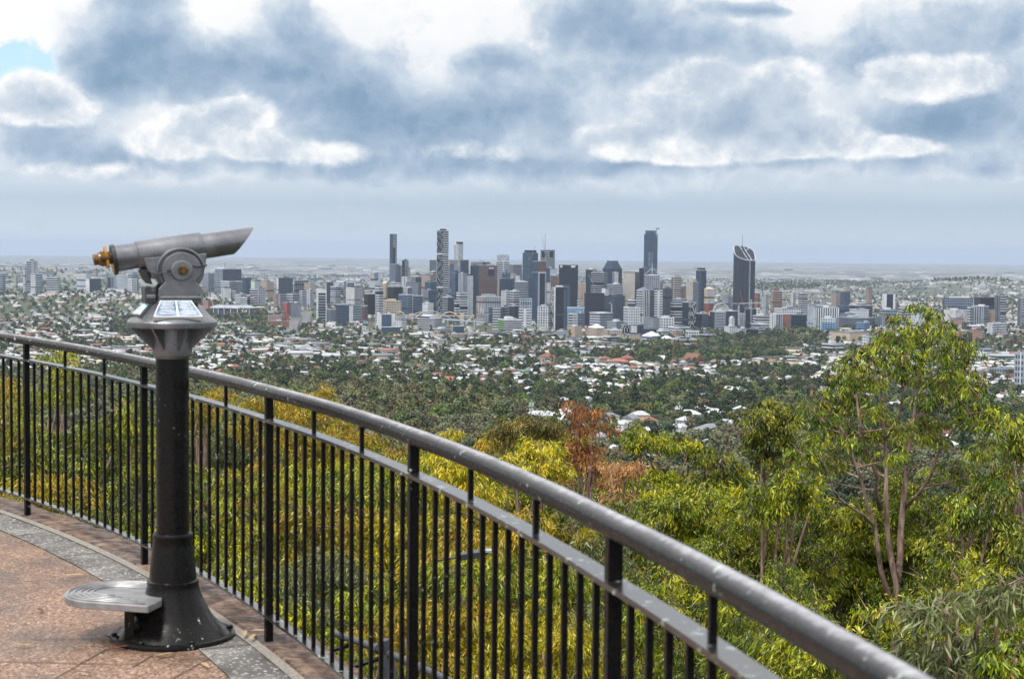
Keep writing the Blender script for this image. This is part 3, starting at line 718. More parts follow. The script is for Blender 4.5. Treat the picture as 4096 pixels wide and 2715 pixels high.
b = MB(); b.prism(hpoly(circ(955, 598, 47, 0, 340, 18)), -.118, -.095, BR); pvb = hb(b, 'pivot_bolt', yoke, bevel=.004)
b = MB(); b.prism(hpoly(circ(957, 598, 24, 0, 340, 14)), -.122, -.116, BR); hb(b, 'bolt_cap', pvb, bevel=.002)
b = MB(); b.prism(hpoly(circ(822, 610, 17, 0, 330, 10)), -.096, -.085, DP); hb(b, 'grub_screw', yoke)
for x, z in ((752, 905), (1112, 905)):
    b = MB(); b.tube([Vector((hx(x), -.0905, hz_(z-36))), Vector((hx(x), -.0965, hz_(z-36)))], .006, GMD, 8); hb(b, 'rivet', yoke)
b = MB(); b.prism(hpoly([(1055, 545), (1100, 560), (1195, 540), (1190, 556), (1100, 578), (1050, 562)]), -.0915, -.06, GMD); hb(b, 'clamp_gap', yoke)
rear = ring([(345, 136*q), (560, 132*q)], GM, 'rear_tube')
b = MB()   # oval end plate, longer downwards
ep = []
for k in range(32):
    a = 2*math.pi*k/32; up = math.cos(a); r = 150*q if up > 0 else 168*q
    ep.append((up*r, math.sin(a)*140*q))
vs = [axp+axd*axs(312)+axn*u+Vector((0, 1, 0))*v for u, v in ep]+[axp+axd*axs(350)+axn*u+Vector((0, 1, 0))*v for u, v in ep]
b.add(vs, [tuple(range(31, -1, -1)), tuple(range(32, 64))]+[(i, (i+1) % 32, 32+(i+1) % 32, 32+i) for i in range(32)], GMD)
plate = hb(b, 'end_plate', smooth=True, bevel=.003)
b = MB()
def EP(u, v, s): return axp+axd*(axs(312)-s)+axn*u+Vector((0, 1, 0))*v
b.add([EP(-52*q, -100*q, .002), EP(-52*q, 60*q, .002), EP(-142*q, 60*q, .002), EP(-142*q, -80*q, .002)], [(0, 1, 2, 3)], YS); stk = hb(b, 'warning_sticker', plate)
b = MB()
for k in range(3): u = -(82+k*20)*q; b.add([EP(u, -70*q, .003), EP(u, 40*q, .003), EP(u-9*q, 40*q, .003), EP(u-9*q, -70*q, .003)], [(0, 1, 2, 3)], DP)
hb(b, 'lettering', stk)
# eyepiece sits above the tube axis
UP = 18*q
_s = axp.copy(); axp = axp+axn*UP
ey = ring([(318, 60*q), (280, 66*q), (278, 76*q), (212, 80*q), (206, 70*q), (190, 66*q), (186, 54*q), (160, 58*q), (142, 55*q)], BR, 'eyepiece')
ring([(145, 44*q), (140.5, 40*q)], LG, 'eyepiece_glass', ey); ring([(196, 63*q), (187, 62*q)], WA, 'steel_ring', ey)
axp = _s
b = MB(); tabp = [(128, -14), (146, 0), (128, 22), (84, 74), (-66, 80), (-88, 0), (-66, -78), (84, -72)]
vs = [axp+axd*axs(252)+axn*(u*q)+Vector((0, 1, 0))*v*q for u, v in tabp]+[axp+axd*axs(278)+axn*(u*q)+Vector((0, 1, 0))*v*q for u, v in tabp]
b.add(vs, [tuple(range(7, -1, -1)), tuple(range(8, 16))]+[(i, (i+1) % 8, 8+(i+1) % 8, 8+i) for i in range(8)], YP); hb(b, 'focus_tab', ey, bevel=.002)
axp2 = axp; axp = axp+axn*(-6*q)
hood = ring([(1150, 131*q), (1440, 129*q), (1588, 128*q)], GM, 'front_hood', cut=128*q)
axp = axp2
# ------------------------------------------------------------------ gum trees
PAL = dict(
 yg=[(.25, .29, .008), (.13, .19, .008), (.44, .41, .012), (.045, .070, .006), (.34, .35, .012), (.17, .23, .010), (.07, .11, .008)],
 yy=[(.44, .36, .012), (.32, .31, .012), (.52, .40, .018), (.15, .18, .010), (.42, .39, .016)],
 dg=[(.055, .09, .008), (.12, .165, .011), (.22, .25, .015), (.030, .045, .007), (.30, .30, .018)],
 big=[(.065, .12, .008), (.12, .19, .010), (.21, .27, .012), (.028, .046, .006), (.32, .34, .014), (.085, .14, .010), (.17, .16, .012)],
 ol=[(.14, .125, .022), (.19, .16, .026), (.08, .09, .016), (.24, .20, .03)],
 dead=[(.44, .155, .035), (.32, .11, .028), (.54, .24, .07), (.21, .08, .03), (.14, .07, .03)],
 pale=[(.56, .29, .11), (.46, .22, .08), (.60, .36, .16)],
 gg=[(.16, .19, .065), (.11, .14, .045), (.26, .29, .11), (.07, .095, .03), (.20, .23, .09)],
 rust=[(.32, .22, .010), (.21, .20, .012), (.42, .27, .018), (.085, .10, .010), (.28, .26, .012)])
PAL = {k: [tuple(c*(1.22 if max(q) > .2 else .80) for c in q) for q in v] if k not in ('dead', 'pale', 'gg') else v for k, v in PAL.items()}
LEAF = attr_mat('gum_leaf', .40, .18)
LEAFD = attr_mat('dry_leaf', .6, .25)
m, N, L, B = newmat('gum_bark'); p = objco(N)
mp = N.new('ShaderNodeMapping'); mp.inputs['Scale'].default_value = (1, 1, .18); L.new(p, mp.inputs[0])
n1 = noise(N, L, mp.outputs[0], 16, 5, .65); n2 = noise(N, L, p, 2.0, 3)
r = ramp(N, L, n1.outputs['Fac'], [(.30, (.05, .033, .027)), (.44, (.22, .15, .125)), (.66, (.46, .36, .31))])
r2 = ramp(N, L, n2.outputs['Fac'], [(.4, (.7, .62, .6)), (.62, (1.1, 1.05, 1.0))])
L.new(mix(N, L, 1.0, r.outputs[0], r2.outputs[0], 'MULTIPLY'), B.inputs['Base Color']); B.inputs['Roughness'].default_value = .85
bump(N, L, n1.outputs['Fac'], B, .5, .02); BARK = m
def leaves(centres, radii, pal, n_per, ln=.09, wd=.017, flat=.75, droop=.85, rng=None, orange=.012):
    """long hanging leaves on little sprays around every clump centre -> verts, tris, colours"""
    rng = rng or RNG; cs = np.asarray(centres, float); rs = np.asarray(radii, float)
    n_i = np.maximum(6, (n_per*(rs/np.median(rs))**2).astype(int)); idx = np.repeat(np.arange(len(cs)), n_i); n = len(idx)
    c = cs[idx]; r = rs[idx]
    # sprays: bundles of leaves hang from shared twig points, denser on the upper outside
    K = 11; tw = rng.normal(size=(len(cs), K, 3)); tw /= np.linalg.norm(tw, axis=2, keepdims=True)
    tw[:, :, 2] = np.where(tw[:, :, 2] < -.15, -tw[:, :, 2]*.7, tw[:, :, 2]); tw *= rng.uniform(.35, 1, (len(cs), K, 1))
    tw[:, :, 2] *= flat
    k = rng.integers(0, K, n); q = tw[idx, k]
    pos = c+q*r[:, None]+rng.normal(size=(n, 3))*(.16*r)[:, None]*np.array([1, 1, .7])
    pos[:, 2] -= rng.random(n)**1.6*.38*r
    # direction: mostly hanging
    az = rng.uniform(0, 2*np.pi, n); th = np.abs(rng.normal(0, 1-droop+.35, n))+.75*np.maximum(q[:, 2], 0)
    out_ = q[:, :2]*.7
    d = np.stack([np.sin(th)*np.cos(az)+out_[:, 0], np.sin(th)*np.sin(az)+out_[:, 1], -np.cos(th)], -1)
    d /= np.linalg.norm(d, axis=1, keepdims=True)
    s = np.cross(d, rng.normal(size=(n, 3))); s /= np.linalg.norm(s, axis=1, keepdims=True)
    nn = np.cross(d, s)
    l = ln*rng.uniform(.6, 1.35, n)[:, None]; w = wd*rng.uniform(.7, 1.3, n)[:, None]; cv = rng.normal(0, .12, n)[:, None]*l
    v = np.stack([pos, pos+d*l*.33+s*w*.5+nn*cv*.5, pos+d*l*.36-s*w*.5+nn*cv*.5, pos+d*l*.68+s*w*.36+nn*cv*.4, pos+d*l*.70-s*w*.36+nn*cv*.4, pos+d*l-nn*cv], 1)
    b = (np.arange(n)*6)[:, None]
    t = np.concatenate([b+[0, 1, 2], b+[1, 3, 4], b+[1, 4, 2], b+[3, 5, 4]], 1).reshape(-1, 3)
    P_ = np.array(PAL[pal]); cb = rng.integers(0, len(P_), (len(cs), K))[idx, k]
    own = rng.integers(0, len(P_), n); cid = np.where(rng.random(n) < .75, cb, own)
    col = P_[cid]*rng.uniform(.75, 1.25, n)[:, None]
    o = rng.random(n) < orange; col[o] = np.array([.42, .17, .03])*rng.uniform(.7, 1.2, o.sum())[:, None]
    return v.reshape(-1, 3), t, np.repeat(col, 6, 0)
def curve3(a, b, sag=.0, n=5, rng=random):
    a = Vector(a); b = Vector(b); mid = (a+b)/2+Vector((rng.uniform(-1, 1), rng.uniform(-1, 1), rng.uniform(-.2, 1)))*(b-a).length*.09+Vector((0, 0, sag))
    return [a*(1-t)*(1-t)+mid*2*t*(1-t)+b*t*t for t in np.linspace(0, 1, n)]
def tree_meshes(limbs, clumps, radii, pal, n_per, seed, ln=.09, wd=.017, leafmat=None, flat=.75, droop=.85, orange=.012, twig=.016):
    """limbs: list of (points, r0, r1); returns (trunk MB, crown mesh)"""
    rng = np.random.default_rng(seed); rr = random.Random(seed)
    b = MB(); nodes = []
    for pts, r0, r1 in limbs:
        n = len(pts); b.tube(pts, [r0+(r1-r0)*i/(n-1) for i in range(n)], BARK, 7)
        for i in range(n-1):
            for k in range(4): nodes.append((Vector(pts[i]).lerp(Vector(pts[i+1]), k/4), (r0+(r1-r0)*(i+k/4)/(n-1))))
    # twigs join every clump to the nearest lower limb
    order = sorted(range(len(clumps)), key=lambda i: min((Vector(clumps[i])-q).length for q, _ in nodes))
    for i in order:
        c = Vector(clumps[i]); best = min(nodes, key=lambda q: (c-q[0]).length+max(0, q[0].z-c.z+.1)*2.5)
        L_ = (c-best[0]).length
        if L_ < .05: continue
        pts = curve3(best[0], c, -.04*L_, 6, rr); r0 = min(best[1]*.75, .012+.018*L_)
        b.tube(pts, [r0*(1-.75*k/5) for k in range(6)], BARK, 5, cap=False)
        for k in range(1, 6): nodes.append((pts[k], r0*(1-.75*k/5)))
        for _ in range(3):
            e = c+Vector((rr.uniform(-1, 1), rr.uniform(-1, 1), rr.uniform(-.3, .8)))*radii[i]*.8
            b.tube(curve3(pts[4], e, 0, 4, rr), [twig*.6, twig*.5, twig*.35, twig*.2], BARK, 4, cap=False)
    v, t, col = leaves(clumps, radii, pal, n_per, ln, wd, flat, droop, rng, orange)
    return b, npmesh('crown', v, t, 3, [leafmat or LEAF], col)
GT = 'gum trees on the slope under the lookout'
def plant(name, label, cat, b, crown, base, group=None):
    r = empty(name, base); tag(r, label, cat, group)
    off = Vector(base)
    b.v = [tuple(Vector(v)-off) for v in b.v]
    t = b.build('trunk', r, smooth=True)
    crown.transform(Matrix.Translation(-off)); link('crown', crown, r)
    return r
# --- the tall gum on the right, limb by limb (photo positions at about 24 m)
BD = 24.0
def H(x, y, dd=0): return at(3000+x/1.6506, 1150+y/1.6506, BD+dd)
def K5(x, y, dd=0): return at(3000+x/1.924, 1900+y/1.924, BD+dd)
gx = at(3575, 2600, BD); base = (gx.x, BD, tz(gx.x, BD)-.2)
limbs = [([base, K5(1120, 1400), K5(1128, 1200), K5(1130, 1030)], .095, .078),
 ([K5(1130, 1040), K5(1085, 960, -.1), K5(1045, 860, -.2), K5(1005, 720, -.2), K5(985, 560, -.3), K5(955, 380, -.3), K5(905, 230, -.4), K5(850, 20, -.5), H(640, 1000, -.5), H(560, 850, -.6)], .05, .014),
 ([K5(1130, 1040), K5(1130, 850, .1), K5(1100, 720, .1), K5(1065, 520, .2), K5(1050, 330, .2), K5(1045, 120, .2), H(900, 1250, .3), H(890, 1000, .3), H(870, 800, .4), H(840, 600, .4), H(800, 480, .5)], .056, .013),
 ([K5(1135, 830, .1), K5(1155, 650, .3), K5(1160, 420, .4), K5(1185, 160, .5), H(1030, 1250, .5), H(1045, 1080, .6), H(1080, 900, .6), H(1100, 700, .6), H(1120, 500, .6), H(1150, 330, .6), H(1200, 200, .6)], .056, .012),
 ([K5(955, 390, -.3), K5(880, 310, -.5), K5(790, 255, -.7), K5(690, 180, -.9), K5(640, 110, -1), H(500, 1180, -1.2), H(440, 1080, -1.3)], .022, .008),
 ([K5(1180, 260, .5), K5(1290, 150, .3), K5(1390, 10, .1), H(1240, 1100, 0), H(1330, 950, -.2), H(1450, 830, -.4), H(1560, 820, -.5)], .03, .009),
 ([H(1080, 900, .6), H(1180, 780, .8), H(1290, 660, 1.0), H(1380, 560, 1.2), H(1440, 450, 1.3)], .035, .012),
 ([H(890, 1000, .3), H(980, 880, .1), H(1010, 700, 0), H(1000, 520, -.1)], .03, .01),
 ([K5(1000, 260, .2), K5(970, 120, 0), H(840, 1250, -.2), H(760, 1050, -.4), H(720, 860, -.6), H(700, 700, -.6)], .04, .012)]
CLP = [(1080, 125), (1170, 150), (1235, 185), (1285, 235), (950, 205), (1010, 215), (1130, 235), (1200, 290), (1050, 305), (950, 300), (890, 345), (1100, 375), (1250, 360), (1360, 370), (1440, 385), (820, 400), (920, 420), (1020, 440), (1180, 455), (1300, 460), (1425, 480), (720, 445), (640, 520), (760, 520), (880, 530), (990, 540), (1100, 525), (1240, 560), (1350, 560), (1485, 600), (560, 600), (640, 640), (760, 630), (870, 640), (1500, 665), (1400, 650), (1300, 660), (470, 690), (560, 720), (680, 740), (800, 740), (430, 800), (520, 830), (640, 820), (760, 840), (840, 860), (420, 900), (500, 960), (600, 930), (700, 950), (790, 980), (400, 1010), (330, 1090), (420, 1120), (540, 1080), (590, 1150), (360, 1190), (450, 1250), (1150, 740), (1210, 770), (1350, 780), (1440, 800), (1000, 920), (1100, 920), (1180, 880), (980, 1010), (1250, 910), (1400, 860), (1520, 830), (1600, 810), (1650, 860), (1700, 950), (1580, 910), (1470, 910), (1250, 1010), (1080, 970), (930, 1140), (1350, 1190), (1420, 1260), (1560, 1100), (1600, 1000), (830, 1120), (1330, 700), (1180, 620), (1060, 600), (950, 480), (1500, 740), (1240, 420), (1310, 280), (590, 780), (720, 560), (830, 480), (1000, 360), (1150, 300), (460, 1040), (660, 1020), (520, 1180), (700, 1080)]
rs = random.Random(11); clumps = []; rad = []
for x, y in CLP:
    clumps.append(H(x+rs.uniform(-12, 12), y+rs.uniform(-8, 8), rs.uniform(-1.3, 1.5))); rad.append(rs.uniform(.18, .31)*(0.7 if y < 250 else 1))
    if rs.random() < .28 and y > 230: clumps.append(H(x+rs.uniform(-45, 45), y+rs.uniform(-35, 35), rs.uniform(-1.5, 1.6))); rad.append(rs.uniform(.14, .26))
b, cr_ = tree_meshes(limbs, clumps, rad, 'big', 170, 5, ln=.105, wd=.018, flat=.8)
plant('gum_tree', 'tall slender gum tree with pale forked trunk rising above all the others', 'tree', b, cr_, base)
# --- trees grown automatically from crown outlines
def auto_tree(label, depth, crowns, pal, dens=1.0, seed=0, ln=.09, wd=.017, cr=.42, n_per=400, name='gum_tree', thick=.8, trunk_px=None, limb_r=.06, leafmat=None, group=GT, orange=.012, droop=.85, solid=False):
    """crowns: list of (px, py, rx, ry) in photo pixels at the given depth"""
    rr = random.Random(seed); clumps = []; rad = []
    mp = depth/F
    for (cx, cy, rx, ry) in crowns:
        RX, RY = rx*mp, ry*mp; RZ_ = RX*thick
        n = max(4, int(dens*(1.65*(RX*RZ_+RX*RY+RZ_*RY))/(cr*cr)))
        c = at(cx, cy, depth); k = 0; tries = 0
        while k < n and tries < n*20:
            tries += 1
            v = Vector((rr.gauss(0, 1), rr.gauss(0, 1), rr.gauss(0, 1))).normalized()
            if v.z < -.45: continue
            s = rr.uniform(.62, 1.0) if rr.random() < .8 else rr.uniform(.2, .7)
            s *= 1+.16*math.sin(3*math.atan2(v.y, v.x)+seed)+.10*math.sin(5*math.atan2(v.z, v.x)+2*seed)
            clumps.append(c+Vector((v.x*RX*s, v.y*RZ_*s, v.z*RY*s))); rad.append(cr*rr.uniform(.6, 1.15)); k += 1
    cen = sum((at(c[0], c[1], depth) for c in crowns), Vector())/len(crowns)
    if trunk_px: bx = at(trunk_px[0], trunk_px[1], depth).x
    else: bx = cen.x+rr.uniform(-.4, .4)
    base = Vector((bx, depth, tz(bx, depth)-.2)); limbs = []
    low = min(at(c[0], c[1]+c[3]*.9, depth).z for c in crowns)
    fork = Vector((bx+(cen.x-bx)*.35, depth, max(base.z+.8, min(low-.3, base.z+.6*(low-base.z)+.3))))
    limbs.append((curve3(base, fork, 0, 6, rr), limb_r*1.5, limb_r))
    for (cx, cy, rx, ry) in crowns:
        for k in range(3 if len(crowns) < 3 else 2):
            e = at(cx+rr.uniform(-.5, .5)*rx, cy-rr.uniform(-.1, .5)*ry, depth+rr.uniform(-.5, .5)*rx*mp)
            limbs.append((curve3(fork, e, 0, 7, rr), limb_r*.75, .012))
    b, crn = tree_meshes(limbs, clumps, rad, pal, int(n_per), seed+100, ln, wd, leafmat, .75, droop, orange)
    return plant(name, label, 'tree', b, crn, tuple(base), group)
def X3(x, y, rx, ry): return (2000+x/1.291, 1500+y/1.291, rx/1.291, ry/1.291)
def X2(x, y, rx, ry): return (1000+x*.7746, 1500+y*.7746, rx*.7746, ry*.7746)
def X1(x, y, rx, ry): return (x/1.704, 1280+y/1.704, rx/1.704, ry/1.704)
def XH(x, y, rx, ry): return (3000+x/1.6506, 1150+y/1.6506, rx/1.6506, ry/1.6506)
def X5(x, y, rx, ry): return (3000+x/1.924, 1900+y/1.924, rx/1.924, ry/1.924)
auto_tree('dark green round-headed gum between the umbrella-shaped crown and the tall gum', 30, [XH(110, 860, 150, 110), XH(200, 980, 130, 110), XH(80, 1030, 120, 100), XH(170, 1110, 140, 100)], 'dg', 1.8, 21, n_per=520, trunk_px=(3018, 1920), limb_r=.07, cr=.36, group=None)
auto_tree('broad domed light green gum just below the round-headed dark one', 23, [X5(250, 130, 270, 130), X5(120, 260, 180, 110), X5(420, 210, 150, 110)], 'yg', 1.0, 22, cr=.34, group=None)
auto_tree('dead gum with rust-orange leaves and bare upper twigs', 28, [X3(430, 205, 80, 55), X3(440, 290, 115, 65), X3(375, 400, 100, 65), X3(450, 420, 90, 60), X3(440, 530, 130, 75)], 'dead', 1.0, 23, cr=.29, n_per=140, leafmat=LEAFD, trunk_px=(2350, 1990), limb_r=.04, name='dead_tree', group=None, orange=0)
auto_tree('dying sapling with pale tan leaves right beside the rust-orange dead tree', 27.3, [X3(610, 480, 120, 50), X3(570, 560, 80, 60), X3(690, 500, 80, 50), X3(600, 640, 90, 60)], 'pale', .8, 24, cr=.26, n_per=85, leafmat=LEAFD, trunk_px=(2500, 2050), limb_r=.03, name='dead_tree', group=None, orange=0)
auto_tree('olive-brown bushy gum directly behind the handrail, left of the dead orange tree', 31, [X3(150, 320, 150, 70), X3(260, 300, 90, 60), X3(60, 350, 90, 60)], 'ol', 1.2, 25, cr=.40, group=None)
auto_tree('small bright lime-yellow shrub crown in front of the olive-brown gum', 27, [X3(225, 395, 75, 45)], 'yy', 1.3, 26, cr=.26, limb_r=.03, group=None)
auto_tree('low bright yellow dome of foliage touching the handrail below the lime shrub crown', 26, [X3(225, 495, 95, 45), X3(60, 470, 90, 50)], 'yy', 1.2, 27, cr=.28, limb_r=.03, group=None)
auto_tree('umbrella-shaped gum with bright yellow-green top and bare pale stems', 30, [X3(700, 350, 110, 50), X3(830, 365, 130, 60), X3(960, 410, 90, 55)], 'yg', 1.15, 28, cr=.33, trunk_px=(2640, 2080), limb_r=.05, group=None)
auto_tree('small dark bushy gum crown between the umbrella gum and the round-headed gum', 29, [X3(1120, 450, 90, 50), X3(1130, 540, 70, 60)], 'dg', 1.1, 29, cr=.30, limb_r=.04, group=None)
auto_tree('drooping yellow-green sapling below the umbrella-shaped gum', 24, [X3(950, 690, 90, 50), X3(840, 760, 90, 50), X3(1000, 800, 80, 60)], 'yg', 1.0, 30, cr=.27, limb_r=.03, group=None)
auto_tree('golden-green gum cut by the right edge of the picture beside the tall gum', 25, [XH(1780, 1120, 130, 110), XH(1820, 1010, 90, 70), XH(1700, 1250, 120, 90)], 'yg', 1.05, 31, cr=.34, group=None, orange=.03)
auto_tree('dark thin-leaved gum with twisting bare boughs right of the tall trunk', 21.5, [X5(1720, 330, 160, 130), X5(1560, 300, 120, 110), X5(1900, 180, 160, 110)], 'big', .55, 32, cr=.30, trunk_px=(3830, 2330), limb_r=.05, group=None)
auto_tree('yellow-green crown glowing behind the fork of the tall pale trunk', 27, [X5(1290, 200, 170, 70), X5(1120, 120, 60, 50), X5(800, 330, 120, 90)], 'yg', 1.0, 33, cr=.33, group=None)
auto_tree('grey-green long-leaved gum nearest the lower right corner', 13.5, [X5(1500, 1050, 330, 220), X5(1900, 900, 220, 170), X5(1480, 1420, 220, 150), X5(1750, 1420, 260, 160)], 'gg', .75, 34, ln=.15, wd=.020, cr=.30, n_per=85, limb_r=.05, droop=.6, group=None, orange=.004)
auto_tree('fresh green gum top in the very lower right corner', 12.5, [X5(2020, 1430, 190, 100)], 'big', 1.0, 35, cr=.24, limb_r=.04, group=None)
auto_tree('tall yellow-green gum behind the left end of the railing', 34, [X1(430, 260, 130, 70), X1(450, 420, 160, 150), X1(330, 600, 260, 160), X1(200, 760, 200, 160)], 'yg', 1.0, 36, cr=.50, group=None, n_per=260)
auto_tree('gum crown cut by the left edge of the picture behind the railing', 30, [X1(-10, 560, 90, 130), X1(-20, 820, 110, 160)], 'rust', 1.0, 37, cr=.45, group=None)
auto_tree('bushy yellow-green gum seen through the railing just left of the black pedestal', 30, [X1(930, 680, 140, 100), X1(860, 860, 190, 130)], 'yg', 1.0, 38, cr=.45, group=None)
auto_tree('small golden gum top just right of the black pedestal under the handrail', 33, [X1(1445, 530, 90, 55), X1(1400, 660, 150, 110)], 'rust', 1.0, 39, cr=.42, group=None)
auto_tree('round golden gum top peeping between the handrail and the middle rail', 32, [X2(85, 180, 70, 75), X2(30, 330, 110, 90)], 'rust', 1.1, 40, cr=.40, group=None)
auto_tree('bright golden-yellow gum dome behind the tall post in the middle of the railing', 26, [X2(1000, 470, 110, 60), X2(1130, 560, 150, 90), X2(920, 640, 110, 90)], 'yy', 1.05, 41, cr=.34, group=None)
auto_tree('small yellow treetop breaking the forest just above the handrail', 40, [X2(1040, 318, 38, 20)], 'yy', 1.2, 42, cr=.30, limb_r=.04, group=None)
auto_tree('golden gum crown beyond the uprights left of the middle of the railing', 31, [X2(760, 410, 80, 35), X2(700, 520, 110, 80)], 'rust', 1.1, 43, cr=.36, group=None)
# --- the bank of crowns filling the slope; each its own tree
fill = []
rs = random.Random(5)
def bank(x0, x1, ytop, rows, pals, words):
    y = ytop; r = 0
    while r < rows:
        n = max(1, int((x1-x0)/(250+28*r))); off = rs.uniform(0, 1)
        for k in range(n):
            x = x0+(x1-x0)*(k+off*.6+.2+rs.uniform(-.15, .15))/n
            yy = y+rs.uniform(-45, 45)
            fill.append((x, yy, r, rs.choice(pals), words))
        y += 165+14*r; r += 1
bank(20, 700, 1830, 4, ['yg', 'yg', 'rust', 'big'], 'left')
bank(760, 1500, 1750, 6, ['yg', 'rust', 'yg', 'gg'], 'mid')
bank(1450, 2250, 1960, 5, ['yg', 'yy', 'yg', 'yg', 'rust'], 'cen')
bank(2250, 2900, 2080, 4, ['yg', 'big', 'yg', 'gg'], 'cenr')
bank(2800, 3500, 2170, 4, ['yg', 'big', 'yg'], 'right')
bank(3500, 4150, 2120, 4, ['big', 'yg', 'big', 'dg'], 'edge')
protos = {}
def proto(pal, var):
    key = (pal, var)
    if key in protos: return protos[key]
    sd = hash_pal(pal)*10+var; rr = random.Random(sd); cl = []; ra = []
    for _ in range(40):
        v = Vector((rr.gauss(0, 1), rr.gauss(0, 1), rr.gauss(0, 1))).normalized()
        if v.z < -.35: v.z = abs(v.z)
        s = rr.uniform(.6, 1.0)*(1+.2*math.sin(3*math.atan2(v.y, v.x)+sd)+.12*math.sin(7*v.z+sd))
        cl.append(Vector((v.x*1.25*s, v.y*1.25*s, 11+v.z*1.0*s))); ra.append(.40*rr.uniform(.6, 1.2))
    fork = Vector((.1, 0, 9.4)); limbs = [(curve3((0, 0, 0), fork, 0, 6, rr), .10, .065)]
    for k in range(6):
        a = k*1.05+rr.uniform(-.3, .3); limbs.append((curve3(fork, (math.cos(a)*.8, math.sin(a)*.8, 11+rr.uniform(-.2, .7)), 0, 6, rr), .05, .012))
    b, cm = tree_meshes(limbs, cl, ra, pal, 460, sd+7, .09, .017, None, .75, .85, .012)
    me = bpy.data.meshes.new('trunk'); me.from_pydata(b.v, [], b.f); me.materials.append(BARK); me.polygons.foreach_set('use_smooth', [True]*len(me.polygons)); me.update()
    protos[key] = (me, cm); return protos[key]
def hash_pal(p): return list(PAL).index(p)+1
COLW = dict(yg='yellow-green', yy='golden yellow', rust='rusty green', big='mid-green', gg='grey-green', dg='dark green')
PLACE = dict(left='behind the far left bays', mid='right of the black pedestal', cen='behind the middle bays',
             cenr='under the middle handrail', right='below the light green dome', edge='right of the forked trunk')
RW = ['topmost', 'second', 'third', 'fourth', 'fifth', 'sixth']
NW_ = ['first', 'second', 'third', 'fourth', 'fifth', 'sixth', 'seventh']
rows_seen = {}
for i, (x, y, r, pal, wd_) in enumerate(sorted(fill, key=lambda q: (q[4], q[2], q[0]))):
    n = rows_seen.get((wd_, r), 0); rows_seen[(wd_, r)] = n+1
    d = float(np.interp(y, [1700, 1900, 2100, 2400, 2750], [38, 33, 28, 22, 16.5]))*rs.uniform(.94, 1.06)
    if 3300 < x < 3860: d = max(d, 26.5)
    tm, cm = proto(pal, i % 2)
    s = rs.uniform(.85, 1.2)*(1.0 if d > 22 else .8)*(.9 if wd_ in ('right', 'edge') else 1)
    p = at(x, y, d)-Vector((0, 0, 11*s*.95)); root = empty('gum_tree', p, rs.uniform(0, 6.28)); root.scale = (s*1.05, s*1.05, s*.95)
    tag(root, '%s gum crown, %s from left in %s row %s' % (COLW[pal], NW_[min(n, 6)], RW[r], PLACE[wd_]), 'tree', 'gum crowns filling the slope below the railing')
    link('trunk', tm, root); link('crown', cm, root)
# ------------------------------------------------------------------ city buildings
CROPS = dict(A=(1500, 880, 3.563), B=(2050, 880, 3.563), C=(2600, 880, 3.563), D=(0, 950, 2.7835), E=(750, 950, 2.7835), F=(1400, 1200, 2.6133), G=(2200, 1200, 2.6133), H=(3100, 980, 2.3755))
def cx_(c, x): return CROPS[c][0]+x/CROPS[c][2]
def cy_(c, y): return CROPS[c][1]+y/CROPS[c][2]
LAND = []      # (px, py, short phrase) used to say where a house or tree stands
def facade(mb, o, u, nrm, w, z0, z1, style, rng):
    """pattern on one wall. o corner (x,y), u along the wall, nrm outwards"""
    st, body, acc = style.split(':'); h = z1-z0
    am = paint(acc); pr = .45
    def slab(a0, a1, b0, b1, p=pr, m_=None):
        o2 = (o[0]+u[0]*a0, o[1]+u[1]*a0); mb.obox(o2, u, nrm, a1-a0, p, b0, b1, m_ or am)
    if st in 'bg':
        sp = 7.2 if h > 45 else (5.5 if h > 22 else 4.0); bf = .62 if acc in 'Wwc' else .5
        n = max(1, int(h/sp)); sp = h/n
        for k in range(n): slab(0, w, z0+sp*(k+bf), z0+sp*(k+1))
    if st in 'vg':
        sp = 6.5 if w > 20 else 4.5
        n = max(1, int(w/sp)); sp = w/n; q = .45 if st == 'v' else .3
        for k in range(n+1):
            a = min(max(sp*k-sp*q/2, 0), w-sp*q); slab(a, a+sp*q, z0, z1, .7)
    if st == 'w':
        sx = 5.0 if w < 60 else 7.0; sz = 5.2 if h < 60 else 7
        nx = max(1, int(w/sx)); nz_ = max(1, int(h/sz)); sx = w/nx; sz = h/nz_
        for a in range(nx):
            for c in range(nz_): slab(sx*(a+.24), sx*(a+.78), z0+sz*(c+.30), z0+sz*(c+.78), .12)
    if st == 'l':     # lift-shaft panel between balcony bands
        slab(w*.38, w*.62, z0, z1, .9)
        n = max(1, int(h/7)); sp = h/n
        for k in range(n):
            slab(0, w*.36, z0+sp*(k+.45), z0+sp*(k+1), .6); slab(w*.64, w, z0+sp*(k+.45), z0+sp*(k+1), .6)
    if st == 'e':     # blank ends with a glazed middle
        slab(0, w*.2, z0, z1, .8); slab(w*.8, w, z0, z1, .8)
    if st == 'd':     # broken vertical strokes
        n = max(5, int(w/(3.4 if acc == 'W' else 4.6))); sp = w/n
        for k in range(n):
            z = z0+rng.uniform(0, 6)
            while z < z1-4:
                L_ = rng.uniform(8, 20); slab(sp*(k+.36), sp*(k+.36+(.34 if acc == 'W' else .24)), z, min(z1, z+L_), .5); z += L_+rng.uniform(4, 15)
    if st == 'f':     # framed: thick border
        slab(0, w*.07, z0, z1, .9); slab(w*.93, w, z0, z1, .9); slab(w*.07, w*.93, z1-h*.05, z1, .9)
        n = max(2, int(h/8)); sp = h*.95/n
        for k in range(n): slab(w*.07, w*.93, z0+sp*k, z0+sp*k+1.4, .5)
NB = [0]
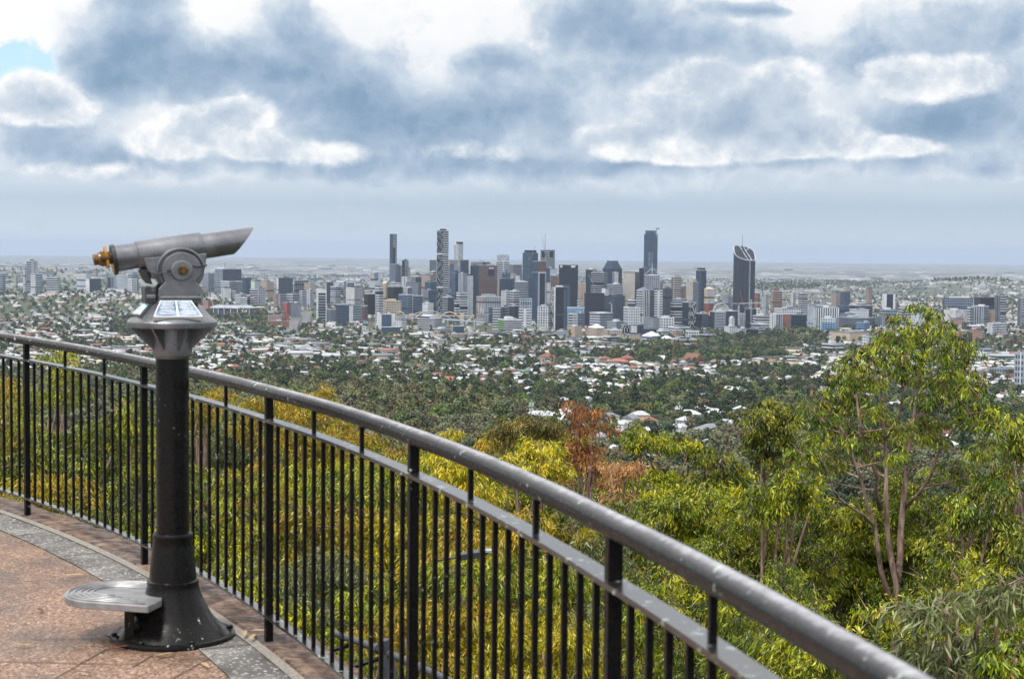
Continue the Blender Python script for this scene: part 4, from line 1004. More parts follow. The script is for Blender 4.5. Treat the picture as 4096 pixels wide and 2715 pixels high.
def building(crop, x0, x1, yt, d, split, ls, rs, label, cat='building', group=None, name=None, plant_=True, roof=None, roofc=None, cap=None, bx=None, extra=None, zb=None):
    rng = random.Random(NB[0]*13+5); NB[0] += 1
    d = d*1000.0
    X0, X1, YT = cx_(crop, x0), cx_(crop, x1), cy_(crop, yt)
    cs = min(max(split, .02), .98); XC = X0+(X1-X0)*split
    vc = ray((X0+X1)/2, 1200); vx = Vector((vc.x, vc.y, 0)).normalized(); rx = Vector((vx.y, -vx.x, 0))
    mpp = d/F; wl = (XC-X0)*mpp; wr = (X1-XC)*mpp
    if split >= .98: al = 0.0; a = wl; bb = max(10, min(a*.8, 45))
    elif split <= .02: al = math.pi/2; bb = wr; a = max(10, min(bb*.8, 45))
    else:
        al = min(max(math.atan2(wr, wl), D2R(14)), D2R(76)); a = wl/math.cos(al); bb = wr/math.sin(al)
    P = at(XC, 1200, d); o = Vector((P.x, P.y))
    if split <= .02: o = Vector((at(X0, 1200, d).x, d))
    ld = Vector((-rx.x*math.cos(al)+vx.x*math.sin(al), -rx.y*math.cos(al)+vx.y*math.sin(al)))
    rd = Vector((rx.x*math.sin(al)+vx.x*math.cos(al), rx.y*math.sin(al)+vx.y*math.cos(al)))
    if split <= .02: ld, rd = Vector((vx.x, vx.y)), Vector((rx.x, rx.y))
    zt = at((X0+X1)/2, YT, d).z
    cen = o+ld*(a/2)+rd*(bb/2)
    z0 = tz(cen.x, cen.y)-4 if zb is None else zb
    if zt < z0+6: zt = z0+6+rng.uniform(0, 3)
    mean = Vector((o.x, o.y, z0))
    root = empty(name or ('tower' if zt-z0 > 55 else ('office_block' if zt-z0 > 25 else 'low_building')), (o.x, o.y, z0))
    tag(root, label, cat, group)
    o0 = Vector((0, 0)); mb = MB()
    H_ = zt-z0; bl, br = paint(ls.split(':')[1]), paint(rs.split(':')[1])
    u, w = rd, ld
    p = []
    for z in (0, H_):
        for q in (o0, o0+u*bb, o0+u*bb+w*a, o0+w*a): p.append((q.x, q.y, z))
    mb.add(p, [(3, 2, 1, 0)], bl); mb.add(p, [(4, 5, 6, 7)], paint(roofc or 'g'))
    mb.add(p, [(0, 1, 5, 4), (2, 3, 7, 6)], br); mb.add(p, [(1, 2, 6, 5), (3, 0, 4, 7)], bl)
    # right front wall runs from o along rd, its outside is -ld; left front wall runs along ld, outside -rd
    facade(mb, o0, rd, -ld, bb, 0, H_, rs, rng); facade(mb, o0, ld, -rd, a, 0, H_, ls, rng)
    facade(mb, o0+w*a, rd, ld, bb, 0, H_, rs, rng); facade(mb, o0+u*bb, ld, rd, a, 0, H_, ls, rng)
    mb.build('facade', root)
    rc = roofc or rng.choice('wgW')
    if H_ > 70 and plant_:
        for z in ([rng.uniform(.3, .5)*H_] + ([rng.uniform(.65, .85)*H_] if rng.random() < .5 else [])):
            mf = MB(); mf.obox(o0-u*.55-w*.55, u, w, bb+1.1, a+1.1, z, z+rng.uniform(3, 5), paint(rng.choice('km'))); mf.build('plant_floor', root)
    if H_ > 40 and plant_ and rng.random() < .6:
        mf = MB(); q = o0+u*bb*rng.uniform(.3, .7)+w*a*rng.uniform(.3, .7); mf.tube([(q.x, q.y, H_), (q.x, q.y, H_+rng.uniform(8, 16))], [.45, .25], paint('m'), 5); mf.build('antenna', root)
    big = a > 14 and bb > 12
    if roof is None:
        m2 = MB(); e = .5; q = o0-u*e-w*e
        # parapet
        for (oo, uu, ww, l1) in ((q, u, w, bb+2*e), (q+w*(a+2*e-.8), u, w, bb+2*e)): m2.obox(oo, uu, ww, l1, .8, H_-.6, H_+1.0, paint(rc if cap is None else cap))
        for (oo, l1) in ((q+w*.8, a+2*e-1.6), (q+w*.8+u*(bb+2*e-.8), a+2*e-1.6)): m2.obox(oo, u, w, .8, l1, H_-.6, H_+1.0, paint(rc if cap is None else cap))
        m2.build('parapet', root)
        if plant_ and big:
            for _ in range(rng.choice((1, 1, 2))):
                fa, fb = rng.uniform(.25, .5), rng.uniform(.25, .5); oa, ob = rng.uniform(.1, .9-fa), rng.uniform(.1, .9-fb)
                m2 = MB(); m2.obox(o0+u*bb*ob+w*a*oa, u, w, bb*fb, a*fa, H_+.01, H_+rng.uniform(3, 5.5), paint(rng.choice('wgmW'))); m2.build('plant_room', root)
    elif roof in ('pyr', 'hip'):
        rh, ov = (min(a, bb)*.34, 1.0)
        q = [o0-u*ov-w*ov, o0+u*(bb+ov)-w*ov, o0+u*(bb+ov)+w*(a+ov), o0-u*ov+w*(a+ov)]; c = o0+u*bb/2+w*a/2
        m2 = MB(); m2.add([(*x, H_+.02) for x in q]+[(c.x, c.y, H_+rh)], [(0, 1, 4), (1, 2, 4), (2, 3, 4), (3, 0, 4), (3, 2, 1, 0)], paint(rc)); m2.build('roof', root)
    elif roof == 'gable':
        rh = min(a, bb)*.5
        q = [o0, o0+u*bb, o0+u*bb+w*a, o0+w*a]; r1 = o0+u*bb/2; r2 = r1+w*a
        m2 = MB(); m2.add([(*x, H_+.02) for x in q]+[(*r1, H_+rh), (*r2, H_+rh)], [(0, 1, 4), (1, 2, 5, 4), (2, 3, 5), (3, 0, 4, 5)], paint(rc)); m2.build('roof', root)
    elif roof == 'slab':
        m2 = MB(); m2.obox(o0-u*2-w*2, u, w, bb+4, a+4, H_+.5, H_+1.6, paint(rc)); m2.build('roof', root)
    elif roof == 'dome':
        m2 = MB(); c = o0+u*bb/2+w*a/2; R_ = min(a, bb)*.38
        m2.lathe([(R_*math.cos(D2R(q)), H_+R_*math.sin(D2R(q))*.85+.02) for q in (0, 18, 36, 54, 70, 84)], paint(rc), 20, (c.x, c.y)); m2.build('dome', root, smooth=True)
    info = dict(root=root, o=o0, u=u, w=w, a=a, b=bb, H=H_, z0=z0, d=d, rng=rng)
    if extra: extra(info)
    return info
def mast(h, r=.5, fx=.5, fy=.5, base=0, name='antenna', col='m'):
    def f(i):
        c = i['o']+i['u']*i['b']*fx+i['w']*i['a']*fy; m2 = MB()
        m2.tube([(c.x, c.y, i['H']+base), (c.x, c.y, i['H']+base+h)], [r, r*.5], paint(col), 6); m2.build(name, i['root'])
    return f
def lump(fx0, fx1, fy0, fy1, h, col, name='plant_room', z=0.02):
    def f(i):
        m2 = MB(); m2.obox(i['o']+i['u']*i['b']*fx0+i['w']*i['a']*fy0, i['u'], i['w'], i['b']*(fx1-fx0), i['a']*(fy1-fy0), i['H']+z, i['H']+h, paint(col)); m2.build(name, i['root'])
    return f
def strip(face, f0, f1, z0f, z1f, col, name='panel', p=1.2):
    """a raised panel on the right (r) or left (l) front wall, as fractions of it"""
    def f(i):
        m2 = MB()
        if face == 'r': m2.obox(i['o']+i['u']*i['b']*f0, i['u'], -i['w'], i['b']*(f1-f0), p, i['H']*z0f, i['H']*z1f, paint(col))
        else: m2.obox(i['o']+i['w']*i['a']*f0, i['w'], -i['u'], i['a']*(f1-f0), p, i['H']*z0f, i['H']*z1f, paint(col))
        m2.build(name, i['root'])
    return f
def both(*fs):
    def f(i):
        for g in fs: g(i)
    return f
B_ = building
T_ = 'office tower'; AP = 'apartment block'
# --- skyline, far rows
B_('A', 206, 307, 202, 5.95, .45, 'b:D:S', 'b:D:i', 'slender dark tower standing alone, leftmost of the very tall ones', 'tower', plant_=False, cap='D', extra=strip('r', .0, .55, .0, .82, 'D', p=.8))
B_('A', 213, 338, 628, 5.9, .6, 'g:m:g', 'g:m:g', 'grey gridded block at the foot of the slender lone tower', T_, plant_=False)
B_('A', 338, 378, 645, 5.92, .5, 'b:T:w', 'b:T:w', 'thin pale green block right of the grey gridded block', T_, plant_=False)
B_('A', 384, 474, 577, 6.0, .45, 'v:D:B', 'b:D:i', 'dark tower with pale balconies, short neighbour of the slender lone tower', T_)
B_('A', 466, 503, 680, 6.05, .5, 'w:c:D', 'w:c:D', 'narrow cream block peeping behind the dark balcony tower', T_)
B_('A', 775, 872, 572, 5.95, .3, 'p:m:g', 'b:B:w', 'grey glass block half hidden behind the striped very tall tower', T_)
B_('A', 780, 870, 735, 5.7, .5, 'b:k:W', 'b:k:W', 'white building with dark windows left of the striped very tall tower', T_)
B_('A', 548, 660, 772, 6.0, .6, 'w:c:D', 'w:c:D', 'cream building under a dark purple dome', 'building', roof='dome', roofc='p')
B_('A', 660, 835, 788, 5.6, .7, 'b:t:P', 'p:t:c', 'peach and tan office block in front of the domed building', T_)
B_('A', 525, 660, 808, 5.65, .4, 'w:g:D', 'w:m:D', 'grey block with large dark openings below the domed building', T_)
B_('A', 383, 525, 812, 5.6, .5, 'v:S:W', 'w:W:D', 'white block with a striped left half below the slender towers', AP)
B_('A', 435, 660, 893, 5.45, .8, 'p:g:w', 'p:m:g', 'blank grey stepped block below the peach office block', T_)
B_('A', 1113, 1250, 347, 5.85, .5, 'g:D:W', 'w:W:D', 'white tower with a black and red crown beside the striped very tall tower', 'tower', plant_=False, extra=both(lump(.05, .95, .0, .45, 9, 'k', 'crown'), lump(.55, .98, .5, 1.0, 9, 'R', 'red_crown')))
B_('A', 1040, 1330, 572, 5.62, .6, 'p:g:w', 'g:B:m', 'broad grey concrete tower with a dark glass right face and two orange discs', T_, extra=both(strip('l', .55, .85, .50, .93, 'm', 'louvre_panel', .4), strip('l', .12, .2, .90, .97, 'o', 'disc', .6), strip('l', .9, .97, .90, .97, 'o', 'disc', .6)))
B_('A', 1085, 1215, 752, 5.5, .45, 'p:S:m', 'p:S:B', 'blue glass block with slanting top in front of the grey concrete tower', T_, extra=lump(0, .5, 0, 1, 8, 'S', 'slanted_top'))
B_('A', 1186, 1310, 766, 5.48, .5, 'v:g:w', 'v:g:w', 'grey slab with vertical ribs right of the slanting blue block', T_)
B_('A', 1362, 1640, 602, 5.75, .6, 'p:g:w', 'p:m:g', 'flat grey-topped tower behind the brown banded tower', T_)
B_('A', 1358, 1485, 652, 5.6, .4, 'v:S:D', 'v:S:B', 'dark blue glass tower hard left of the brown banded tower', T_)
B_('A', 1475, 1735, 645, 5.5, .12, 'b:k:b', 'b:m:b', 'big brown and grey banded office tower with a dark sign box', T_, extra=both(strip('r', .45, .82, .80, .92, 'D', 'sign_box', 1.6), strip('r', .5, .78, .935, .955, 'W', 'sign', 1.6)))
def ice_top(i):   # glass prism with white edges between two peaks
    o, u, w, a, b, Hh = i['o'], i['u'], i['w'], i['a'], i['b'], i['H']
    m2 = MB(); q = [o, o+u*b, o+u*b+w*a, o+w*a]; hh = 24
    m2.add([(*x, Hh+.02) for x in q]+[(*x, Hh+hh) for x in q], [(4, 5, 6, 7), (1, 2, 6, 5), (3, 0, 4, 7), (2, 3, 7, 6), (0, 1, 5, 4)], paint('i')); m2.build('glass_top', i['root'])
    m2 = MB()
    c = o+u*b*.5-w*.6
    for e in (o-w*.6, o+u*b-w*.6): m2.bar((*c, Hh+2), (*e, Hh+hh), 2.2, 2.2, paint('W'))
    m2.bar((*c, 0), (*c, Hh+2), 2.4, 2.4, paint('W')); m2.build('white_ribs', i['root'])
B_('A', 1728, 1908, 590, 5.95, .06, 'p:D:S', 'b:m:W', 'white banded tower whose glass top is folded into two peaks', 'tower', plant_=False, extra=ice_top)
B_('A', 1905, 2090, 640, 5.9, .3, 'b:m:w', 'b:m:w', 'grey banded office tower right of the two-peaked tower', T_)
B_('B', 140, 357, 470, 5.85, .48, 'v:T:S', 'g:T:S', 'tall teal glass tower with a stepped dark crown', 'tower', extra=lump(.1, .9, .1, .9, 10, 'k', 'crown'))
def mast_tower(i):
    mast(58, 1.0, .3, .5, 0)(i); strip('r', .04, .28, .88, .97, 'k', 'dark_panel')(i); strip('r', .62, .88, .88, .97, 'k', 'dark_panel')(i)
B_('B', 393, 597, 422, 5.8, .04, 'b:m:w', 'b:m:w', 'grey banded tower carrying a tall radio mast', 'tower', extra=mast_tower, plant_=False)
B_('B', 270, 475, 590, 5.55, .5, 'g:p:m', 'g:p:b', 'unfinished tower wrapped in rusty scaffolding below the mast tower', 'building site', plant_=False)
B_('B', 475, 628, 692, 5.45, .35, 'p:B:i', 'p:i:S', 'pale blue glass block under the mast tower', T_)
B_('B', 540, 690, 790, 5.42, .7, 'v:m:b', 'v:m:t', 'brown-grey ribbed block left of the black office tower', T_)
B_('B', 655, 930, 640, 5.3, .04, 'p:k:D', 'b:D:D', 'broad black office tower with small white signs along its top', T_, extra=both(strip('r', .03, .14, .955, .99, 'W', 'sign'), strip('r', .62, .84, .955, .99, 'W', 'sign'), strip('r', .0, .55, .0, .66, 'm', 'grey_wing', 8)))
B_('B', 925, 1040, 895, 5.5, .3, 'g:t:c', 'v:t:c', 'beige gridded block right of the black office tower', T_)
B_('B', 1040, 1195, 710, 5.65, .55, 'v:T:D', 'v:W:T', 'teal tower with a red and white top edge', T_, cap='R')
B_('B', 1115, 1345, 748, 5.58, .8, 'b:k:w', 'v:m:g', 'white and charcoal banded block overlapping the red-topped teal tower', T_)
def steps(i):
    for k, (f, h) in enumerate(((.06, 9), (.13, 18), (.2, 27))): lump(f, 1-f, f, 1-f, h, 'S', 'setback', .02+k*.02)(i)
B_('B', 1281, 1555, 690, 5.75, .5, 'v:S:D', 'g:S:D', 'dark blue tower with a stepped pyramid-like top', T_, plant_=False, extra=steps)
B_('B', 1413, 1502, 748, 5.55, .4, 'v:W:B', 'v:i:W', 'white and blue block in front of the stepped dark tower', AP)
B_('B', 1575, 1800, 745, 5.35, .74, 'g:i:c', 'p:D:S', 'pale gridded apartment tower with a dark right side', AP, roof='slab', roofc='g')
def brisk(i):
    lump(.08, .92, .08, .92, 14, 'S', 'crown')(i)
    for z in (.50, .52, .55, .57): strip('l', 0, 1, z, z+.006, 'i', 'light_band', .9)(i); strip('r', 0, 1, z, z+.006, 'i', 'light_band', .9)(i)
    for k in range(24): strip('l', .15, .6, .60+k*.0155 if k < 12 else .10+(k-12)*.03, (.60+k*.0155 if k < 12 else .10+(k-12)*.03)+.004, 'i', 'light_band', .7)(i)
B_('B', 1865, 2055, 205, 5.95, .82, 'v:B:S', 'v:T:B', 'very tall blue glass tower with a crane on its top', 'tower', plant_=False, cap='k', extra=brisk)
B_('B', 1800, 1950, 690, 5.55, .45, 'g:k:D', 'v:D:g', 'dark slim block hard left of the mast-roofed tan tower', T_)
def pyr_mast(i):
    c = i['o']+i['u']*i['b']*.5+i['w']*i['a']*.5; q = [i['o'], i['o']+i['u']*i['b'], i['o']+i['u']*i['b']+i['w']*i['a'], i['o']+i['w']*i['a']]
    m2 = MB()
    for x in q: m2.bar((*x, i['H']+2), (c.x, c.y, i['H']+26), 1.2, 1.2, paint('w'))
    m2.tube([(c.x, c.y, i['H']+10), (c.x, c.y, i['H']+40)], [1.2, .5], paint('W'), 6); m2.build('roof_mast', i['root'])
B_('B', 1870, 2095, 790, 5.3, .06, 'b:m:t', 'g:m:w', 'tan banded tower with a pyramid of struts and a mast on its roof', T_, roof='pyr', roofc='w', extra=pyr_mast)
B_('B', 2090, 2140, 880, 5.45, .5, 'b:m:t', 'b:m:t', 'narrow tan slab right of the mast-roofed tower', T_)
B_('C', 300, 440, 812, 5.55, .3, 'b:D:w', 'b:m:c', 'white and cream tower with a raised cream spine', AP, extra=strip('l', .0, .12, 0, 1.06, 'c', 'spine', 1.5))
B_('C', 435, 515, 950, 5.65, .5, 'g:t:m', 'w:t:D', 'brown gridded block between the two cream-topped towers', T_)
B_('C', 515, 685, 885, 5.4, .55, 'v:w:c', 'b:m:w', 'pale ribbed tower with a cream box on its roof', AP, plant_=False, extra=lump(.1, .8, .1, .7, 9, 'c'))
B_('C', 650, 795, 716, 5.55, .5, 'v:D:S', 'd:D:S', 'dark navy tower with a notched top right of the cream towers', T_, plant_=False, extra=lump(.12, .88, .12, .88, 8, 'k', 'crown'))
B_('C', 770, 915, 985, 5.45, .35, 'p:c:w', 'b:i:c', 'cream tower under a pointed gable roof', AP, roof='pyr', roofc='c')
B_('C', 770, 912, 1185, 5.2, .5, 'w:r:D', 'w:r:D', 'low red-brown block below the gabled cream tower', AP)
B_('C', 180, 312, 975, 5.48, .4, 'w:p:g', 'w:p:g', 'grey-brown block with sloped shoulders left of the white and cream tower', T_)
# --- the rounded dark tower
def rounded():
    d = 5200.; zb = tz(at(cx_('C', 1335), 1200, d).x, d)-4
    root = empty('tower', (at(cx_('C', 1335), 1200, d).x, d, zb)); tag(root, 'huge rounded dark tower with a slanted crown, thin mast and white line tracing', 'tower')
    half = (1483-1186)/3.563/2*d/F; n = 28; pts = []
    for k in range(n):
        a = 2*math.pi*k/n; ca, sa = math.cos(a), math.sin(a)
        pts.append((half*math.copysign(abs(ca)**.62, ca), half*.72*math.copysign(abs(sa)**.62, sa)))
    zt = at(cx_('C', 1335), cy_('C', 366), d).z-zb; zl = at(cx_('C', 1335), cy_('C', 575), d).z-zb
    def top(x, y):   # the crown slants down to the right front
        q = (x/half*.30-y/(half*.72)*.70)
        return zt-(zt-zl)*min(1, max(0, (q+.75)/1.5))
    m2 = MB(); nz_ = 46
    vs = []; fs = []
    for j in range(2):
        for x, y in pts: vs.append((x, y, 0 if j == 0 else top(x, y)))
    fs = [(k, (k+1) % n, n+(k+1) % n, n+k) for k in range(n)]
    m2.add(vs, fs, paint('p')); m2.add([(x, y, top(x, y)) for x, y in pts], [tuple(range(n))], paint('D'))
    for k in range(0, n):   # ribs
        x, y = pts[k]; m2.tube([(x*1.005, y*1.005, 0), (x*1.005, y*1.005, top(x, y)-2)], .45, paint('m'), 4, cap=False)
    for j in range(2, nz_):
        z = j*zl/nz_
        m2.tube([(x*1.004, y*1.004, z) for x, y in pts+[pts[0]]], .4, paint('m'), 3, cap=False)
    m2.build('facade', root)
    m2 = MB(); rim = [Vector((x*1.01, y*1.01, top(x, y)+.3)) for x, y in pts]; m2.tube(rim+[rim[0]], 1.1, paint('W'), 6, cap=False)
    def on(fx, fy): x, y = half*fx, half*.72*fy; return (x, y, top(x, y)+1.5)
    m2.tube([on(-.45, .9), on(.25, -.95)], .9, paint('W'), 6); m2.tube([on(.1, .5), on(.6, -.93)], .9, paint('W'), 6)
    m2.tube([on(.0, .85), on(.12, .3), on(.5, .9)], .9, paint('W'), 6)
    m2.build('white_tracing', root)
    m2 = MB()
    for fx in (.36, .46):
        y = -math.copysign(1, 1)*(1-abs(fx)**(1/.31))**.31 if False else -.93
        m2.tube([(half*fx, half*.72*y*1.03, 0), (half*fx, half*.72*y*1.03, top(half*fx, half*.72*y)+1)], .8, paint('W'), 6)
    m2.build('white_ribs', root)
    m2 = MB(); hm = at(cx_('C', 1302), cy_('C', 200), d).z-zb; xx = (1302-1335)/3.563*d/F
    m2.tube([(xx, 0, zt-20), (xx, 0, hm)], [.9, .4], paint('m'), 6); m2.build('mast', root)
    m2 = MB()
    for fx in (-.72, -.56, -.40, .32, .48): m2.lathe([(2.2, 0), (2.2, 1.5)], paint('w'), 10, (half*fx, half*.72*.55))
    f = m2.build('roof_fans', root); f.location.z = zt-14
rounded()
# --- middle rows
def infinity(i):
    for z in (.365+.0, .735): strip('l', 0, 1, z, z+.012, 'W', 'light_band', 1.0)(i); strip('r', 0, 1, z, z+.012, 'W', 'light_band', 1.0)(i)
    lump(.3, .8, .2, .8, 6, 'k')(i)
B_('A', 877, 1042, 152, 5.25, .54, 'd:k:i', 'b:D:W', 'very tall tower with dashed left face and white striped right face', 'tower', plant_=False, extra=infinity)
B_('A', 1300, 1395, 800, 5.35, .2, 'p:g:w', 'g:m:W', 'slim white gridded tower in front of the dark blue glass tower', AP, plant_=False, extra=lump(0, 1, 0, 1, 6, 'k', 'crown'))
def spires(i):
    lump(.25, .75, .25, .75, 14, 'S', 'crown')(i)
    for fx in (.3, .5, .7):
        c = i['o']+i['u']*i['b']*fx+i['w']*i['a']*.3; m2 = MB(); m2.lathe([(4, i['H']+14), (.3, i['H']+(34 if fx == .5 else 24))], paint('S'), 4, (c.x, c.y)); m2.build('spire', i['root'])
B_('A', 1745, 1985, 832, 5.42, .10, 'p:t:w', 'v:D:S', 'dark ribbed tower crowned by small blue-grey spires', T_, plant_=False, extra=spires)
B_('A', 1930, 2010, 762, 5.6, .5, 'w:c:D', 'b:w:c', 'cream block behind the spired dark tower', T_)
B_('A', 2002, 2065, 790, 5.58, .3, 'p:W:w', 'p:W:w', 'small blank white tower right of the spired dark tower', T_)
B_('A', 1985, 2180, 880, 5.36, .1, 'b:m:w', 'b:m:w', 'grey banded office block right of the spired dark tower', T_)
B_('B', 268, 472, 748, 5.22, .46, 'v:D:S', 'p:D:S', 'near-black tower with one white vertical stripe down its corner', T_, plant_=False, extra=both(strip('r', 0, .17, 0, 1.0, 'w', 'white_stripe'), strip('r', .9, 1.0, 0, 1.0, 'w', 'white_stripe'), strip('r', .0, 1.0, .985, 1.01, 'W', 'white_cap', 1.4)))
B_('B', 222, 285, 820, 5.26, .5, 'g:p:m', 'g:p:m', 'dark unfinished slab hard left of the white-striped black tower', T_)
B_('B', 465, 540, 888, 5.3, .4, 'b:W:b', 'p:W:c', 'brick-banded tower with a white side right of the white-striped black tower', AP)
B_('A', 1440, 1795, 1100, 5.1, .28, 'w:P:m', 'w:w:m', 'wide pale court building with a large square opening', 'building', extra=both(strip('r', .34, .74, .05, .62, 'm', 'opening', .5), lump(.2, .8, .2, .8, 8, 'w')))
B_('A', 1800, 1922, 1010, 5.0, .5, 'g:D:W', 'g:D:W', 'white gridded tower behind the wide pale court building', AP)
B_('A', 1920, 2058, 1012, 4.98, .45, 'b:D:W', 'b:D:W', 'white banded curved apartment tower next to the white gridded tower', AP)
B_('A', 2062, 2235, 1112, 4.95, .05, 'g:S:w', 'g:S:i', 'blue-grey gridded office framed in white', T_)
B_('A', 1132, 1205, 1145, 5.02, .4, 'b:D:W', 'b:D:W', 'low white banded wing at the left foot of the white stepped block', AP)
B_('A', 1160, 1318, 1036, 5.05, .35, 'b:g:W', 'b:m:W', 'white stepped block with grey bands right of the striped very tall tower', AP)
B_('A', 955, 1122, 1105, 5.12, .5, 'b:D:w', 'b:D:m', 'dark banded block with a pale sloping roof below the striped very tall tower', T_, roof='hip', roofc='g')
B_('A', 675, 835, 1190, 5.05, .5, 'w:W:g', 'w:W:g', 'low white stepped block left of the striped very tall tower', AP)
B_('A', 690, 870, 1003, 5.3, .4, 'p:g:w', 'b:T:S', 'grey and teal office block left of the striped very tall tower', T_)
B_('A', 710, 878, 880, 5.42, .5, 'b:T:S', 'b:T:S', 'teal green glass office above the grey and teal block', T_)
B_('A', 335, 545, 1066, 5.15, .55, 'p:S:m', 'b:S:w', 'blue-grey office with a white panel left of the dark wing', T_, extra=strip('r', .85, 1, 0, 1.02, 'W', 'white_panel'))
B_('A', 545, 680, 1080, 5.16, .1, 'b:S:m', 'b:S:m', 'blue-grey office wing below the peach and tan block', T_)
B_('A', 115, 375, 1160, 5.0, .22, 'w:c:m', 'w:c:m', 'cream stone building with rows of dark windows', 'building', roofc='c', extra=lump(.2, .7, .2, .7, 7, 'c', 'upper_storey'))
B_('A', 3, 115, 962, 4.95, .5, 'b:m:W', 'b:m:W', 'slim white banded apartment tower left of the cream stone building', AP)
B_('A', 175, 400, 950, 5.3, .4, 'p:k:p', 'p:k:p', 'big windowless black block behind the cream stone building', 'building', plant_=False)
B_('A', 402, 530, 964, 5.36, .5, 'p:w:g', 'w:g:D', 'grey concrete box right of the big black block', 'building')
B_('A', 100, 205, 905, 5.5, .5, 'w:c:D', 'w:c:D', 'cream gabled building above the big black block', 'building', roof='gable', roofc='c')
B_('A', 0, 125, 872, 5.62, .6, 'b:w:i', 'w:W:g', 'pale low block left of the cream gabled building', 'building')
B_('A', 205, 375, 890, 5.56, .9, 'b:g:W', 'b:g:W', 'low white terrace block behind the big black block', 'building')
B_('A', 1678, 1797, 1252, 4.72, .9, 'b:D:W', 'b:D:W', 'rounded white balcony block at the near river bank', AP)
B_('A', 1795, 1908, 1240, 4.74, .5, 'b:k:m', 'b:k:w', 'charcoal apartment block beside the rounded white balcony block', AP)
B_('A', 1916, 2058, 1226, 4.71, .5, 'b:p:p', 'v:p:D', 'dark purple tower behind the green and white striped block', AP)
B_('A', 2050, 2220, 1258, 4.66, .04, 'b:D:W', 'l:D:W', 'white banded tower with a dark central spine', AP)
B_('B', 548, 778, 958, 4.72, .28, 'd:k:W', 'b:k:D', 'black apartment tower with a white dashed corner and curved balconies', AP, extra=both(strip('l', .0, .22, 0, 1, 'W', 'white_strip'), strip('r', .70, .92, .0, .95, 'm', 'balcony_stack', 2.0)))
B_('B', 362, 568, 1228, 4.73, .7, 'g:D:W', 'g:D:W', 'white framed apartment block at the foot of the white-striped black tower', AP)
B_('B', 923, 1030, 1122, 5.0, .35, 'b:W:D', 'p:c:w', 'white and beige block behind the blue mural wall', AP)
B_('B', 780, 1030, 1250, 4.86, .02, 'p:L:i', 'd:L:i', 'long blue painted wall with pale slanting strokes', 'building', plant_=False)
B_('B', 1025, 1310, 1045, 4.95, .04, 'g:p:m', 'g:D:p', 'big dark scaffolded office under construction, left half', 'building site', plant_=False, cap='p')
B_('B', 1310, 1600, 1085, 4.97, .5, 'g:p:m', 'g:D:m', 'dark scaffolded office under construction, right half with netting', 'building site', plant_=False, cap='p')
B_('B', 1102, 1425, 1330, 4.62, .46, 'b:S:W', 'b:S:w', 'white and glass banded office before the scaffolded construction', T_, roof='slab', roofc='W')
B_('B', 1585, 1820, 1245, 4.58, .3, 'b:g:W', 'g:g:W', 'white apartment block with roof garden right of the banded glass office', AP)
B_('B', 800, 930, 1335, 4.72, .5, 'b:D:W', 'g:D:W', 'small white apartment block below the blue painted wall', AP)
B_('B', 930, 1030, 1330, 4.75, .5, 'b:m:g', 'b:m:g', 'grey apartment block beside the small white one below the blue wall', AP)
B_('B', 1270, 1370, 970, 5.12, .5, 'p:W:w', 'w:W:m', 'white block rising behind the scaffolded construction', AP)
B_('B', 1345, 1570, 918, 5.3, .5, 'b:m:w', 'w:w:D', 'pale low hospital-like block behind the scaffolded construction', 'building')
B_('B', 1645, 1810, 1140, 4.9, .6, 'b:k:W', 'b:k:w', 'black and white banded block before the pale gridded apartment tower', AP)
B_('B', 1770, 1960, 1000, 4.82, .45, 'b:D:W', 'v:D:W', 'left one of the twin white and navy banded apartment towers', AP, roof='hip', roofc='g')
B_('B', 1960, 2138, 1000, 4.8, .35, 'b:D:m', 'l:D:W', 'right one of the twin white and navy banded apartment towers', AP)
B_('B', 2100, 2305, 1392, 4.48, .25, 'b:g:W', 'g:m:W', 'white cube-like block with deep framed balconies', AP, extra=lump(.2, .7, .2, .7, 5, 'W'))
B_('B', 1870, 2105, 1400, 4.62, .6, 'w:w:m', 'w:w:m', 'long low pale building at the foot of the twin banded towers', 'building')
B_('C', 296, 462, 1186, 4.78, .3, 'b:k:w', 'b:k:W', 'black and white banded block left of the white zigzag facade', AP)
B_('C', 462, 655, 1172, 4.72, .46, 'p:D:m', 'd:k:W', 'dark block with a black and white zigzag right facade', AP)
B_('C', 330, 530, 1130, 5.15, .6, 'b:w:m', 'b:w:m', 'grey domed-roof hall behind the zigzag block', 'building')
B_('C', 650, 845, 1335, 4.9, .5, 'p:k:m', 'g:p:m', 'low black hall left of the observation wheel offices', 'building')
B_('C', 845, 1078, 1308, 4.66, .35, 'g:m:D', 'g:m:w', 'dark gridded office with an orange corner below the observation wheel', T_, extra=strip('l', .8, 1.0, .8, 1.0, 'o', 'orange_corner'))
B_('C', 1072, 1255, 1296, 4.7, .5, 'b:k:m', 'b:k:m', 'black layered block right of the orange-cornered office', AP)
B_('C', 1130, 1215, 1400, 4.5, .5, 'w:W:m', 'w:W:m', 'narrow white steep-roofed block before the black layered block', AP, roof='gable', roofc='w')
B_('C', 1368, 1515, 1268, 4.74, .5, 'v:p:D', 'v:p:D', 'rounded dark core of the crane construction site', 'building site')
B_('C', 1280, 1375, 1335, 4.76, .5, 'v:W:S', 'v:i:W', 'white ribbed slab left of the rounded dark core', AP)
B_('C', 1510, 1572, 1258, 4.9, .4, 'g:D:W', 'g:D:W', 'small white gridded block right of the rounded dark core', AP)
B_('C', 1470, 1712, 1362, 4.55, .2, 'b:m:W', 'b:k:W', 'white block with dark windows below the crane site', AP)
B_('C', 1715, 1895, 1345, 4.42, .45, 'v:g:W', 'v:D:w', 'charcoal and white vertically striped block', AP)
B_('C', 1893, 2015, 1340, 4.44, .9, 'v:r:b', 'v:W:g', 'red-brown block beside the vertically striped one', AP)
